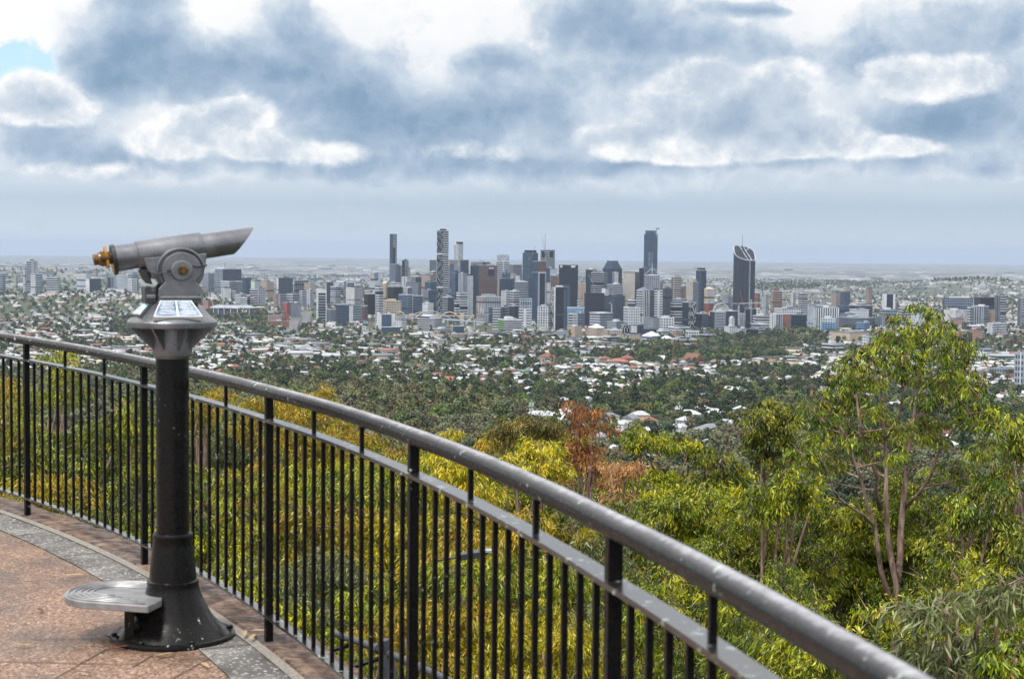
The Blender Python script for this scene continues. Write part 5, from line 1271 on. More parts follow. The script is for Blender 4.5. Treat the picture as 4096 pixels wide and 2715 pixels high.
B_('C', 2015, 2230, 1350, 4.5, .1, 'g:T:D', 'g:T:D', 'dark green netted block right of the red-brown one', 'building site')
B_('C', 1717, 1880, 1012, 5.35, .22, 'p:t:c', 'b:p:t', 'tan tower with dark brown bands standing alone', T_, extra=lump(.3, .7, .2, .7, 9, 'b'))
B_('C', 1885, 1930, 1040, 5.4, .5, 'b:c:w', 'b:c:w', 'pale slab tucked right of the lone tan tower', AP)
B_('C', 1772, 2145, 1262, 4.95, .3, 'g:D:W', 'w:W:m', 'long white block with upright windows below the lone tan tower', AP)
B_('C', 1470, 1562, 1050, 5.55, .75, 'p:r:b', 'v:W:B', 'red brick block right of the rounded dark tower', AP)
B_('C', 1600, 1690, 1060, 5.6, .5, 'g:m:W', 'g:m:w', 'grey apartment block behind the red brick block', AP)
B_('C', 2112, 2245, 1050, 5.65, .4, 'b:k:W', 'b:k:W', 'white and dark terrace block beyond the cliff trees', AP, roof='slab')
B_('C', 2012, 2075, 1036, 5.66, .4, 'g:m:W', 'g:D:w', 'slim grey block beyond the cliff trees', AP)
B_('C', 1045, 1182, 1100, 5.5, .5, 'w:w:m', 'b:w:m', 'pale low block at the left foot of the rounded dark tower', AP)
B_('C', 2248, 2330, 1240, 4.9, .3, 'p:w:g', 'v:W:g', 'white slab left of the wide hospital', AP)
B_('A', 1757, 2095, 1425, 4.5, .23, 'b:D:G', 'b:k:W', 'black and white striped block with a green striped left face', T_, extra=lump(.25, .6, .2, .8, 8, 'W'))
B_('A', 30, 285, 1345, 4.5, .06, 'p:W:w', 'e:S:W', 'bright white apartment block with glazed middle', AP, extra=both(lump(.0, .12, .2, .8, 5, 'W'), lump(.6, .75, .2, .8, 5, 'W')))
B_('A', 290, 450, 1420, 4.46, .55, 'w:W:m', 'w:W:m', 'smaller white apartment block beside the glazed-middle one', AP)
B_('A', 605, 965, 1408, 4.45, .68, 'b:D:W', 'b:D:W', 'curved white banded office before the arched bridges', T_, extra=lump(.3, 1, .4, .9, 9, 'W', 'upper_storey'))
# --- left part
E_ = [
 (305, 598, 352, 6.4, .3, 'b:S:w', 'v:D:m', 'wide purple-blue hospital tower under the telescope nose', 'building'),
 (160, 300, 400, 6.5, .5, 'g:m:w', 'g:S:w', 'hazy grey towers right of the telescope pivot', T_),
 (370, 610, 490, 6.0, .4, 'b:g:W', 'b:D:w', 'white and grey stepped block before the purple-blue hospital', 'building'),
 (598, 710, 446, 6.3, .5, 'v:S:B', 'v:S:B', 'blue glass block right of the purple-blue hospital', T_),
 (705, 845, 484, 6.2, .3, 'w:W:G', 'p:w:W', 'pale block with a green edge right of the blue glass block', 'building'),
 (817, 960, 492, 6.0, .45, 'b:t:c', 'b:t:c', 'terraced tan block', AP),
 (990, 1172, 450, 6.0, .12, 'p:W:w', 'g:D:m', 'dark gridded block with a white left edge', T_),
 (1187, 1367, 475, 6.2, .04, 'w:k:w', 'w:k:w', 'black block dotted with tiny lights', T_),
 (1300, 1420, 505, 6.05, .5, 'w:c:D', 'b:w:c', 'cream apartment cluster right of the dotted black block', AP),
 (1530, 1622, 497, 5.9, .2, 'p:P:c', 'v:D:m', 'dark slab with a peach left edge', T_),
 (1590, 1708, 545, 5.8, .5, 'b:m:W', 'b:m:W', 'round white banded block', AP),
 (1740, 1862, 493, 5.95, .25, 'w:g:D', 'f:D:W', 'white framed dark block', T_),
 (1765, 1950, 560, 5.75, .5, 'g:P:W', 'g:P:w', 'pinkish white apartment row', AP),
 (2025, 2250, 492, 5.9, .7, 'w:i:W', 'w:W:m', 'pale stepped block below the slender lone tower', 'building'),
 (2035, 2125, 400, 6.1, .5, 'b:c:w', 'p:L:B', 'cream tower with bright blue netting on its corner', 'building site'),
 (1965, 2100, 628, 5.35, .3, 'p:k:p', 'p:k:p', 'small windowless black block', 'building'),
 (373, 480, 562, 5.6, .35, 'v:g:W', 'p:W:w', 'white ribbed apartment slab nearest the telescope', AP),
 (478, 535, 595, 5.62, .5, 'b:g:W', 'b:g:W', 'white balcony wing of the ribbed slab', AP),
 (525, 660, 632, 5.5, .5, 'b:g:W', 'b:k:W', 'white terraces behind the red-topped round block', AP),
 (590, 740, 672, 5.3, .5, 'b:m:W', 'b:m:W', 'round white banded block with a dark red-topped stripe', T_),
 (695, 780, 575, 5.55, .04, 'b:D:W', 'b:D:W', 'white balcony tower', AP),
 (778, 870, 562, 5.57, .2, 'w:g:W', 'w:w:m', 'grey pitted twin of the white balcony tower', AP),
 (962, 1100, 632, 5.5, .5, 'v:p:P', 'b:m:w', 'mauve and grey apartment block', AP),
 (1100, 1248, 630, 5.52, .5, 'b:m:W', 'b:m:w', 'white balconied apartment row', AP),
 (1245, 1330, 595, 5.58, .4, 'b:S:W', 'b:S:W', 'blue and white apartment tower, left of a pair', AP),
 (1330, 1398, 580, 5.55, .5, 'v:m:W', 'b:S:W', 'blue and white apartment tower, right of a pair', AP),
 (1438, 1545, 600, 4.75, .10, 'v:w:W', 'f:D:W', 'tall dark tower framed in white', 'tower'),
 (1385, 1556, 985, 4.68, .3, 'b:w:W', 'b:m:W', 'white podium of the tall framed tower', 'building'),
 (1655, 1797, 748, 4.65, .1, 'g:D:m', 'g:k:S', 'black gridded tower with an open top frame', AP),
 (1800, 1948, 755, 4.82, .3, 'w:W:m', 'b:T:w', 'white and teal office with a sloped roof', T_),
 (1945, 2005, 760, 4.84, .5, 'g:T:r', 'g:T:m', 'green scaffolded slab beside the teal office', 'building site'),
 (1545, 1655, 800, 4.85, .5, 'b:m:g', 'b:m:w', 'grey block between the framed and the gridded tower', T_),
 (897, 1050, 866, 4.55, .04, 'g:r:P', 'g:r:P', 'orange brick building with pale window grid', 'building'),
 (1050, 1130, 850, 4.56, .3, 'b:P:r', 'p:r:P', 'orange brick wing with a tan top', 'building'),
 (920, 1128, 930, 4.5, .1, 'p:r:b', 'p:r:b', 'low orange brick wall below the gridded brick building', 'building'),
 (1750, 1905, 1058, 4.05, .3, 'g:m:W', 'w:W:m', 'white walk-up block above the suburb trees', AP),
 (1955, 2060, 925, 4.4, .5, 'w:w:m', 'w:c:m', 'cream block left of the bright white apartments', AP),
 (1945, 2015, 985, 4.2, .6, 'g:k:W', 'w:W:D', 'tiny black and white steep gabled block', AP),
 (1572, 1735, 1020, 4.3, .5, 'b:w:c', 'b:c:w', 'low cream block right of the white podium', AP),
 (1150, 1265, 730, 5.0, .5, 'w:g:m', 'w:w:m', 'grey industrial block near the motorway', 'building'),
 (1065, 1150, 725, 5.05, .5, 'p:R:r', 'w:r:m', 'red and pink block near the motorway', 'building'),
 (170, 272, 710, 5.1, .6, 'b:r:P', 'p:r:b', 'red brick block beside the telescope neck', 'building'),
 (885, 960, 1040, 4.15, .5, 'b:P:r', 'b:r:P', 'small pink brick walk-up flats', AP),
 (490, 612, 1082, 4.0, .5, 'b:R:P', 'b:R:w', 'dark red low flats left of the motorway', AP),
 (2000, 2060, 590, 5.5, .5, 'b:r:P', 'b:P:r', 'reddish apartment row under the slender lone tower', AP),
 (110, 212, 552, 5.9, .5, 'w:c:D', 'w:c:m', 'cream block beside the telescope yoke', AP),
]
def label_fit(s): return s
for (x0, x1, yt, d, sp, a_, b_, lb, ct) in E_:
    ex = None
    if 'red-topped' in lb and 'round' in lb and 'dark' in lb: ex = both(strip('r', .0, .4, 0, 1.03, 'p', 'dark_stripe'), strip('r', .0, .4, .9, 1.0, 'R', 'red_sign', 1.6))
    if 'framed in white' in lb: ex = both(strip('r', 0, 1, .86, .88, 'W', 'white_band', .9), lump(0, 1, .0, .2, 5, 'W', 'side_frame'))
    kw = {}
    if 'gabled' in lb: kw = dict(roof='gable', roofc='k')
    if 'wide purple' in lb: kw = {}
    B_('E', x0, x1, yt, d, sp, a_, b_, lb if len(lb.split()) > 4 else lb+' left of the slender lone tower', ct, extra=ex, **kw)
D_ = [
 (300, 425, 262, 5.6, .45, 'b:m:w', 'v:S:W', 'tall apartment tower on the far left ridge', 'tower'),
 (262, 300, 350, 5.62, .5, 'w:W:m', 'w:W:m', 'narrow white annex left of the far left tower', AP),
 (345, 472, 405, 5.5, .4, 'w:W:m', 'b:S:W', 'white flats at the right foot of the far left tower', AP),
 (523, 672, 442, 5.5, .85, 'b:D:W', 'b:m:G', 'layered block with a lime green end', T_),
 (955, 1122, 458, 5.7, .25, 'p:W:w', 'b:D:m', 'long dark block with a white left end', T_),
 (1200, 1272, 445, 5.75, .5, 'v:p:m', 'v:m:w', 'purple-grey slab left of the pale glass block', T_),
 (1270, 1422, 418, 5.7, .2, 'v:m:w', 'b:i:W', 'pale glass block left of the coin box', T_),
 (1430, 1545, 408, 5.85, .4, 'b:S:w', 'b:S:w', 'hazy banded tower close to the telescope tube', T_),
 (1428, 1520, 458, 5.6, .4, 'g:g:W', 'g:m:W', 'white gridded flats before the hazy banded tower', AP),
 (0, 62, 422, 5.6, .5, 'b:m:w', 'b:S:w', 'banded block at the very left edge below the horizon', T_),
 (160, 200, 415, 5.9, .5, 'w:c:m', 'w:w:m', 'little pale tower left of the far left tower', AP),
 (1050, 1090, 355, 6.6, .5, 'w:P:m', 'w:P:m', 'single pink tower block under the eyepiece', AP),
 (1200, 1405, 568, 5.6, .9, 'p:W:w', 'b:S:m', 'long white-roofed hall before the coin box', 'building'),
 (1258, 1370, 620, 5.45, .6, 'b:r:P', 'b:r:P', 'red brick school-like block left of the telescope neck', 'building'),
 (860, 1060, 410, 6.3, .5, 'b:i:W', 'b:w:W', 'long pale terraces on the left ridge', AP),
 (1185, 1260, 605, 5.5, .5, 'p:r:b', 'b:r:P', 'brown brick wing beside the red brick block', 'building'),
]
for (x0, x1, yt, d, sp, a_, b_, lb, ct) in D_: B_('D', x0, x1, yt, d, sp, a_, b_, lb, ct)
# --- near middle (behind the suburb) and right part
G_ = [
 ('F', 330, 525, 283, 4.15, .04, 'b:p:m', 'b:m:S', 'long dark glass office before the bright white apartments', T_),
 ('F', 1430, 1640, 348, 4.2, .5, 'b:S:w', 'b:S:m', 'grey banded office below the green striped block, left half', T_),
 ('F', 1640, 1790, 352, 4.22, .2, 'v:S:w', 'b:S:w', 'grey banded office below the green striped block, right half', T_),
 ('F', 1075, 1335, 385, 4.1, .6, 'b:k:W', 'w:W:g', 'long hall with curved white roof by the river', 'hall'),
 ('F', 1050, 1195, 272, 4.4, .2, 'p:t:c', 'b:T:S', 'teal glass office with tan left end at the river', T_),
 ('F', 1205, 1305, 335, 4.3, .3, 'p:G:y', 'p:k:D', 'small black block with a lime green end', 'building'),
 ('F', 870, 985, 365, 4.12, .5, 'p:W:w', 'w:W:m', 'flat white showroom before the river bend', 'building'),
 ('F', 1300, 1430, 350, 4.25, .5, 'w:W:m', 'w:W:g', 'white warehouse left of the grey banded office', 'building'),
 ('F', 830, 1040, 305, 4.35, .5, 'w:c:m', 'w:w:m', 'pale market hall with a small gabled turret', 'hall'),
 ('F', 900, 1010, 418, 3.9, .5, 'p:L:i', 'p:L:B', 'flat blue-walled shed among the trees', 'shed'),
 ('F', 650, 770, 335, 4.15, .5, 'p:k:p', 'w:c:m', 'low dark shed by the street junction', 'shed'),
 ('F', 420, 530, 362, 4.05, .5, 'p:r:b', 'b:r:W', 'long red-walled warehouse beside the blue shed', 'shed'),
 ('F', 1820, 1940, 385, 4.0, .4, 'w:o:m', 'w:t:m', 'tan brick walk-up flats below the white warehouse roofs', AP),
 ('F', 1770, 1955, 500, 3.5, .15, 'p:w:g', 'w:w:D', 'white flat-roofed school block above the suburb', 'building'),
 ('F', 2000, 2090, 362, 4.05, .5, 'w:W:m', 'b:W:m', 'small white flats right of the tan brick walk-up', AP),
 ('F', 2090, 2165, 355, 4.06, .5, 'b:k:g', 'b:k:m', 'dark narrow flats among the white ones', AP),
 ('F', 2165, 2285, 325, 4.02, .6, 'w:w:m', 'w:W:m', 'cream-white stepped flats left of the first cream tower block', AP),
 ('F', 1335, 1442, 490, 3.6, .4, 'b:b:w', 'w:b:m', 'brown brick flats with a tall stair tower', AP),
 ('F', 890, 990, 525, 3.4, .5, 'b:t:w', 'b:t:m', 'tan walk-up flats, left of two in the trees', AP),
 ('F', 1020, 1140, 535, 3.4, .5, 'b:P:w', 'b:t:m', 'tan walk-up flats, right of two in the trees', AP),
 ('F', 360, 570, 540, 3.35, .3, 'b:c:w', 'b:c:m', 'long cream flats in the left suburb', AP),
 ('F', 1900, 1995, 655, 3.1, .5, 'b:k:W', 'b:k:w', 'flat dark-eaved clubhouse below the red hipped roof', 'building'),
 ('G', 193, 338, 278, 3.95, .5, 'b:c:t', 'b:c:P', 'first cream apartment block left of the scalloped peach one', AP),
 ('G', 405, 572, 292, 3.95, .45, 'v:c:P', 'v:P:c', 'peach apartment block under a scalloped white roof', AP),
 ('G', 572, 640, 312, 4.0, .5, 'w:c:m', 'w:c:t', 'tan apartments hard right of the scalloped peach block', AP),
 ('G', 618, 762, 318, 3.98, .3, 'w:t:c', 'w:c:m', 'cream stepped apartments before the banded glass office', AP),
 ('G', 742, 860, 262, 4.05, .4, 'd:k:W', 'd:k:W', 'black and white patterned flats', AP),
 ('G', 848, 978, 262, 4.03, .5, 'w:W:D', 'v:D:m', 'white wall with a single dark square window', AP),
 ('G', 976, 1135, 302, 4.08, .5, 'b:k:m', 'b:p:m', 'low black terraces behind the pyramid roofs', AP),
 ('G', 1120, 1250, 322, 4.06, .5, 'b:m:W', 'b:k:W', 'low white terraces behind the pyramid roofs', AP),
 ('G', 600, 760, 225, 4.3, .6, 'b:g:w', 'b:m:w', 'grey low flats right of the banded glass office', AP),
 ('G', 1282, 1392, 315, 4.0, .4, 'g:p:P', 'g:P:t', 'peach and mauve gridded flats', AP),
 ('G', 1390, 1562, 325, 3.98, .04, 'g:W:m', 'g:m:W', 'white gridded flats right of the peach and mauve ones', AP),
 ('G', 1240, 1470, 285, 4.15, .5, 'b:S:W', 'b:m:W', 'long white terrace row behind the peach gridded flats', AP),
 ('G', 1565, 1740, 365, 3.95, .5, 'p:k:m', 'b:p:m', 'low charcoal block above the park trees', 'building'),
 ('G', 788, 950, 362, 3.8, .35, 'w:c:m', 'w:c:t', 'cream walk-up block below the patterned flats', AP),
 ('G', 965, 1170, 378, 3.75, .5, 'b:m:W', 'w:w:m', 'white apartments under a wide pyramid roof', AP),
 ('G', 1160, 1290, 402, 3.72, .5, 'b:m:W', 'b:w:m', 'smaller twin with a white pyramid roof', AP),
 ('G', 560, 742, 382, 3.7, .4, 'b:D:W', 'b:D:w', 'white and dark layered flats before the cream walk-up', AP),
 ('G', 162, 368, 412, 3.6, .35, 'p:w:W', 'w:m:W', 'grey and white flats at the left of the long hospital', AP),
 ('G', 320, 440, 485, 3.45, .3, 'w:W:D', 'g:m:W', 'white cubic flats before the long hospital', AP),
 ('G', 160, 420, 545, 3.35, .6, 'b:D:W', 'b:k:W', 'low white-roofed block beside the white cubic flats', 'building'),
 ('G', 485, 840, 462, 3.45, .05, 'b:w:W', 'b:k:W', 'white and black banded hospital wing', 'hospital'),
 ('G', 430, 770, 535, 3.35, .02, 'b:p:m', 'b:p:S', 'long dark louvred hospital car park, left half', 'hospital'),
 ('G', 765, 1095, 535, 3.37, .02, 'b:b:t', 'b:p:t', 'long brown banded hospital car park, right half', 'hospital'),
 ('G', 945, 1110, 455, 3.55, .5, 'w:P:m', 'w:t:m', 'peach old hospital building', 'hospital'),
 ('G', 1060, 1370, 505, 3.42, .4, 'w:P:b', 'b:P:t', 'long peach hospital range', 'hospital'),
 ('G', 1248, 1540, 412, 3.5, .28, 'p:t:b', 'b:T:t', 'teal glass hospital tower with brown ends', 'hospital'),
 ('G', 1400, 1535, 398, 3.56, .5, 'p:k:D', 'p:k:D', 'black plant storey behind the teal hospital tower', 'hospital'),
 ('G', 1460, 1802, 490, 3.4, .04, 'w:t:S', 'w:o:S', 'orange and yellow hospital wing', 'hospital'),
 ('G', 1415, 1480, 462, 3.42, .5, 'p:T:S', 'p:T:S', 'teal stair tower beside the orange hospital wing', 'hospital'),
 ('G', 2065, 2352, 566, 3.05, .5, 'l:W:m', 'g:y:W', 'pale apartments with grey panels and yellow soffits', AP),
 ('G', 2060, 2236, 306, 4.1, .7, 'b:p:k', 'b:k:W', 'black-purple banded block at the park edge', AP),
 ('G', 1830, 1960, 278, 4.15, .4, 'g:i:W', 'w:W:m', 'bright white balcony flats', AP),
 ('G', 1955, 2062, 300, 4.1, .5, 'v:W:i', 'w:W:m', 'bright white ribbed flats beside the black-purple block', AP),
 ('G', 2110, 2300, 255, 4.3, .5, 'b:m:w', 'b:g:W', 'glassy low pavilion below the crane site', 'building'),
 ('G', 1110, 1260, 700, 2.75, .6, 'p:L:i', 'w:W:m', 'row of white townhouses with a pale blue gable', 'townhouses'),
 ('G', 1370, 1650, 770, 2.7, .5, 'b:b:w', 'b:r:P', 'long brown brick townhouse row', 'townhouses'),
 ('G', 1610, 1780, 1092, 1.85, .4, 'b:w:t', 'b:m:w', 'flat tan-roofed flats above the umbrella gum', AP),
 ('G', 2015, 2105, 1112, 1.9, .5, 'b:k:W', 'w:m:W', 'boxy white modern house near the round-headed gum', 'house'),
 ('G', 1830, 2005, 1240, 1.55, .3, 'w:W:m', 'w:W:m', 'stark white flat-roofed house near the round-headed gum', 'house'),
 ('H', 1595, 1870, 505, 5.0, .04, 'b:p:m', 'g:w:S', 'black-topped hospital tower with a white gridded front', 'hospital'),
 ('H', 1893, 2092, 495, 5.0, .3, 'p:k:m', 'p:k:D', 'plain black glass block right of the gridded hospital', T_),
 ('H', 2090, 2196, 480, 4.95, .5, 'v:k:g', 'b:D:W', 'black and white banded tower joined to the plain black block', AP),
 ('H', 1832, 1885, 592, 4.6, .5, 'b:m:W', 'b:m:w', 'banded slab left of the ribbed grey block', AP),
 ('H', 1880, 2032, 582, 4.62, .7, 'v:m:w', 'w:m:w', 'grey block with vertical ribs', AP),
 ('H', 2030, 2095, 612, 4.65, .5, 'p:t:g', 'p:t:g', 'plain taupe block right of the ribbed grey one', AP),
 ('H', 2310, 2380, 505, 4.9, .4, 'v:k:g', 'g:D:w', 'dark tower at the right edge of the picture', AP),
 ('H', 1018, 1140, 465, 5.7, .18, 'p:W:w', 'e:D:W', 'dark block between two white end walls', AP),
 ('H', 538, 625, 448, 5.75, .5, 'w:P:m', 'w:P:m', 'grey-pink tower, left of a joined pair', AP),
 ('H', 622, 713, 446, 5.7, .5, 'g:S:m', 'g:S:m', 'blue-grey tower, right of a joined pair', AP),
 ('H', 645, 708, 392, 6.2, .5, 'w:c:m', 'w:c:m', 'cream tower behind the joined pair', AP),
 ('H', 862, 920, 405, 6.3, .5, 'w:t:m', 'w:t:m', 'tan tower block on the far right slope', AP),
 ('H', 312, 605, 595, 4.7, .2, 'v:W:i', 'v:T:W', 'wide white and glass children hospital with slatted wall', 'hospital'),
 ('H', 350, 505, 560, 4.9, .5, 'w:w:m', 'p:w:g', 'pale upper block behind the slatted hospital', 'hospital'),
 ('H', 600, 708, 578, 4.9, .5, 'p:S:m', 'b:S:m', 'slate glass block between hospital and black hall', T_),
 ('H', 705, 925, 575, 4.95, .5, 'b:p:m', 'b:m:p', 'long charcoal hall', 'building'),
 ('H', 710, 892, 615, 4.75, .3, 'w:W:m', 'w:W:g', 'plain white long block below the charcoal hall', 'building'),
 ('H', 1000, 1168, 615, 4.7, .3, 'b:m:w', 'b:S:w', 'grey hospital block left of the tall gum top', 'hospital'),
 ('H', 1182, 1300, 598, 4.75, .3, 'b:S:W', 'b:m:W', 'white banded block behind the tall gum top', 'hospital'),
 ('H', 1300, 1420, 625, 4.7, .5, 'g:i:W', 'v:i:W', 'pale glass block behind the tall gum top', 'hospital'),
 ('H', 960, 1090, 682, 4.5, .5, 'v:m:g', 'v:m:w', 'low grey ribbed block left of the tall gum top', 'building'),
 ('H', 622, 765, 655, 4.6, .5, 'p:g:w', 'p:w:g', 'wedge-shaped grey hall', 'hall'),
 ('H', 605, 960, 695, 4.5, .5, 'b:g:m', 'b:m:g', 'long low grey sheds behind the blue netted block', 'shed'),
 ('H', 437, 612, 698, 4.3, .8, 'g:m:W', 'b:W:m', 'white flats with a blue netted base', AP),
 ('H', 450, 590, 740, 4.28, .95, 'g:B:L', 'g:B:L', 'blue netting around the base of the white flats', 'building site'),
 ('H', 783, 905, 738, 4.25, .6, 'b:B:L', 'b:B:L', 'blue scaffolded block with a yellow hoist', 'building site'),
 ('H', 1610, 1830, 622, 4.62, .5, 'd:W:P', 'd:W:R', 'white block with scattered red panels', AP),
 ('H', 1672, 1790, 700, 4.4, .5, 'w:r:P', 'w:P:r', 'orange-brown block behind the right side of the tall gum', 'building'),
 ('H', 2030, 2115, 745, 4.0, .5, 'v:g:W', 'b:g:W', 'small grey and white flats on the right slope, left of two', AP),
 ('H', 2110, 2205, 740, 4.0, .5, 'b:m:W', 'b:g:W', 'small grey and white flats on the right slope, right of two', AP),
 ('H', 540, 900, 832, 3.7, .5, 'p:c:w', 'p:c:w', 'long cream warehouse', 'shed'),
 ('H', 835, 975, 868, 3.5, .45, 'w:W:m', 'b:m:W', 'white flats just left of the tall gum crown', AP),
 ('H', 42, 355, 1022, 3.15, .5, 'b:m:W', 'b:m:W', 'long white apartment range behind the park trees', AP),
 ('H', 65, 190, 1060, 3.0, .55, 'p:W:w', 'g:m:W', 'white apartments with yellow balconies, left end', AP),
 ('H', 185, 412, 1068, 3.02, .4, 'v:S:W', 'g:y:W', 'white apartments with yellow balconies, right end', AP),
 ('H', 536, 700, 1038, 3.0, .5, 'w:W:g', 'w:g:D', 'white block with small windows left of the tall gum crown', AP),
 ('H', 405, 490, 1178, 2.75, .7, 'g:T:L', 'g:T:L', 'green netted low site below the yellow-balcony apartments', 'building site'),
 ('H', 488, 612, 1182, 2.74, .7, 'b:L:i', 'b:L:B', 'blue netted low site below the yellow-balcony apartments', 'building site'),
 ('H', 455, 660, 940, 3.3, .5, 'b:k:W', 'b:m:W', 'low white terraces above the blue netted site', AP),
 ('H', 250, 450, 985, 3.25, .5, 'b:k:w', 'b:k:w', 'dark flat-roofed terrace above the yellow-balcony apartments', AP),
 ('H', 2045, 2300, 1045, 2.95, .12, 'b:k:W', 'b:k:W', 'long white banded block right of the tall gum crown', AP),
 ('H', 1900, 2092, 1050, 3.0, .5, 'g:m:W', 'b:m:W', 'white block half hidden by the right side of the gum crown', AP),
 ('H', 1915, 2065, 985, 3.1, .5, 'w:W:m', 'b:S:W', 'blue and white flats right of the gum crown', AP),
 ('H', 2055, 2297, 1180, 2.55, .5, 'w:w:m', 'w:w:m', 'pale flat-roofed hall right of the gum crown', 'hall'),
 ('H', 1700, 1830, 815, 3.9, .5, 'b:P:R', 'b:P:t', 'pink and red heritage block right of the gum crown', 'building'),
 ('H', 1885, 1985, 805, 3.8, .5, 'w:r:P', 'w:P:r', 'red brick convent-like block right of the gum crown', 'building'),
]
for (c, x0, x1, yt, d, sp, a_, b_, lb, ct) in G_:
    kw = {}
    if 'pyramid roof' in lb and 'behind' not in lb or 'scalloped white' in lb: kw = dict(roof='pyr', roofc='W')
    if 'townhouse' in lb: kw = dict(roof='gable', roofc='W' if 'white' in lb else 'b')
    if 'curved white roof' in lb or 'white warehouse' in lb or 'pale apartments with grey' in lb or 'glassy' in lb: kw = dict(roof='slab', roofc='W')
    if 'tan-roofed' in lb: kw = dict(roof='hip', roofc='t')
    if lb.startswith('blue netting'): kw = dict(plant_=False)
    B_(c, x0, x1, yt, d, sp, a_, b_, lb if len(lb.split()) > 4 else lb+' left of the tall gum crown', ct, **kw)
# near tall flats at the right edge
def bal(i): strip('l', .30, .42, 0, 1, 'W', 'white_rib')(i)
B_('H', 2297, 2420, 1025, 2.2, .72, 'g:S:w', 'b:S:w', 'glassy slate apartment tower cut by the right edge of the picture', 'tower', extra=bal)
# ------------------------------------------------------------------ river, bridges, stadium, wheel, cranes, roads
m, N, L, B = newmat('river_water'); n1 = noise(N, L, geopos(N), .05, 4)
B.inputs['Base Color'].default_value = (.20, .20, .18, 1); B.inputs['Roughness'].default_value = .32; bump(N, L, n1.outputs['Fac'], B, .3, 1.0)
RIV = m
def wpt(c, x, y, d, z): p = at(cx_(c, x), cy_(c, y), d); return Vector((p.x, d, z))
RZW = -238.0
b = MB()
pl = []
for x, y in ((1000, 262), (1200, 250), (1380, 262), (1545, 282), (1700, 320), (1560, 345), (1420, 342), (1330, 312), (1180, 300), (1060, 298), (900, 275)):
    v = ray(cx_('F', x), cy_('F', y)); k = (RZW-CAMZ)/v.z; pl.append(Vector((v.x*k, v.y*k, RZW)))
b.add(pl, [tuple(range(len(pl)-1, -1, -1))], RIV); o = b.build('river'); tag(o, kind='structure')
RIVER_POLY = [(p.x, p.y) for p in pl]
def zray(c, x, y, d): return at(cx_(c, x), cy_(c, y), d).z
def px3(c, x, y, d): return at(cx_(c, x), cy_(c, y), d)
# railway arch bridge
d = 4900.
root = empty('arch_bridge', px3('F', 815, 205, d)); tag(root, 'grey steel bowstring arch bridge over the river before the city', 'bridge')
def loc(root, b): b.v = [tuple(Vector(v)-root.location) for v in b.v]; return b
for dy in (0, 12):
    b = MB(); pts = [px3('F', 568+(1068-568)*t, 205-90*math.sin(math.pi*t)**.9 if 0 < t < 1 else 205, d+dy) for t in np.linspace(0, 1, 28)]
    b.tube(pts, 1.8, paint('w'), 6); loc(root, b).build('arch', root, smooth=True)
b = MB(); b.bar(px3('F', 470, 178, d+6), px3('F', 1200, 212, d+6), 14, 2.6, paint('w')); loc(root, b).build('deck', root)
b = MB()
for t in np.linspace(.08, .92, 16):
    x = 568+500*t; b.bar(px3('F', x, 205-90*math.sin(math.pi*t)**.9, d), px3('F', x, 178+34*(x-470)/730, d), .35, .35, paint('w'))
loc(root, b).build('hangers', root)
# concrete arch road bridge
d = 5020.
root = empty('arch_bridge', px3('F', 800, 175, d)); tag(root, 'cream concrete road bridge of three arches behind the steel arch bridge', 'bridge')
b = MB(); b.bar(px3('F', 430, 160, d), px3('F', 1300, 165, d), 16, 3.0, paint('c')); loc(root, b).build('deck', root)
for x0, x1 in ((452, 600), (682, 890), (928, 1150)):
    for dy in (-8, 8):
        b = MB(); pts = [px3('F', x0+(x1-x0)*t, 192-66*math.sin(math.pi*t), d+dy) for t in np.linspace(0, 1, 18)]
        b.tube(pts, 1.9, paint('c'), 4); loc(root, b).build('arch', root)
for x in (640, 908, 1172):
    p = px3('F', x, 142, d); q = px3('F', x, 205, d); b = MB(); b.box(p.x-6, p.x+6, d-9, d+9, q.z-12, p.z, paint('c')); loc(root, b).build('pylon', root)
# low grey road bridge nearer
d = 4780.
root = empty('road_bridge', px3('F', 1100, 220, d)); tag(root, 'low flat grey road bridge with railings right of the steel arch', 'bridge')
b = MB(); pts = [px3('F', x, y, d+k*8) for k, (x, y) in enumerate(((830, 205), (1000, 208), (1150, 216), (1280, 228), (1400, 240)))]
for p, q in zip(pts, pts[1:]): b.bar(p, q, 22, 3.2, paint('w'))
loc(root, b).build('deck', root)
b = MB()
for p, q in zip(pts, pts[1:]):
    b.bar(p+Vector((0, -10.5, 4.4)), q+Vector((0, -10.5, 4.4)), .5, .5, paint('W'))
    for t in np.linspace(0, 1, 7): c = p.lerp(q, t); b.bar(c+Vector((0, -10.5, 1)), c+Vector((0, -10.5, 4.4)), .5, .5, paint('W'))
loc(root, b).build('railing', root)
b = MB()
for x, y in ((1000, 208), (1180, 219), (1300, 231)):
    p = px3('F', x, y, d+12); b.box(p.x-2.5, p.x+2.5, p.y-8, p.y+8, RZW-3, p.z-1.6, paint('w'))
loc(root, b).build('pier', root)
p = px3('F', 1022, 275, 4650); q = px3('F', 1022, 190, 4650); b = MB(); b.tube([p, q], [.9, .4], paint('W'), 6); o = b.build('flagpole'); tag(o, 'thin white flagpole before the grey road bridge', 'pole')
# white pointed masts of the footbridge
root = empty('footbridge', px3('A', 1520, 1290, 5000)); tag(root, 'footbridge of slanting white masts at the river below the court building', 'bridge')
for a, c in (((1480, 1330), (1472, 1170)), ((1500, 1335), (1516, 1185)), ((1530, 1335), (1510, 1200)), ((1545, 1330), (1560, 1180))):
    b = MB(); b.tube([px3('A', *a, 5000), px3('A', *c, 5000)], [1.1, .5], paint('W'), 6); loc(root, b).build('mast', root)
b = MB(); b.bar(px3('A', 1440, 1330, 5000), px3('A', 1640, 1335, 5000), 8, 1.5, paint('w')); loc(root, b).build('deck', root)
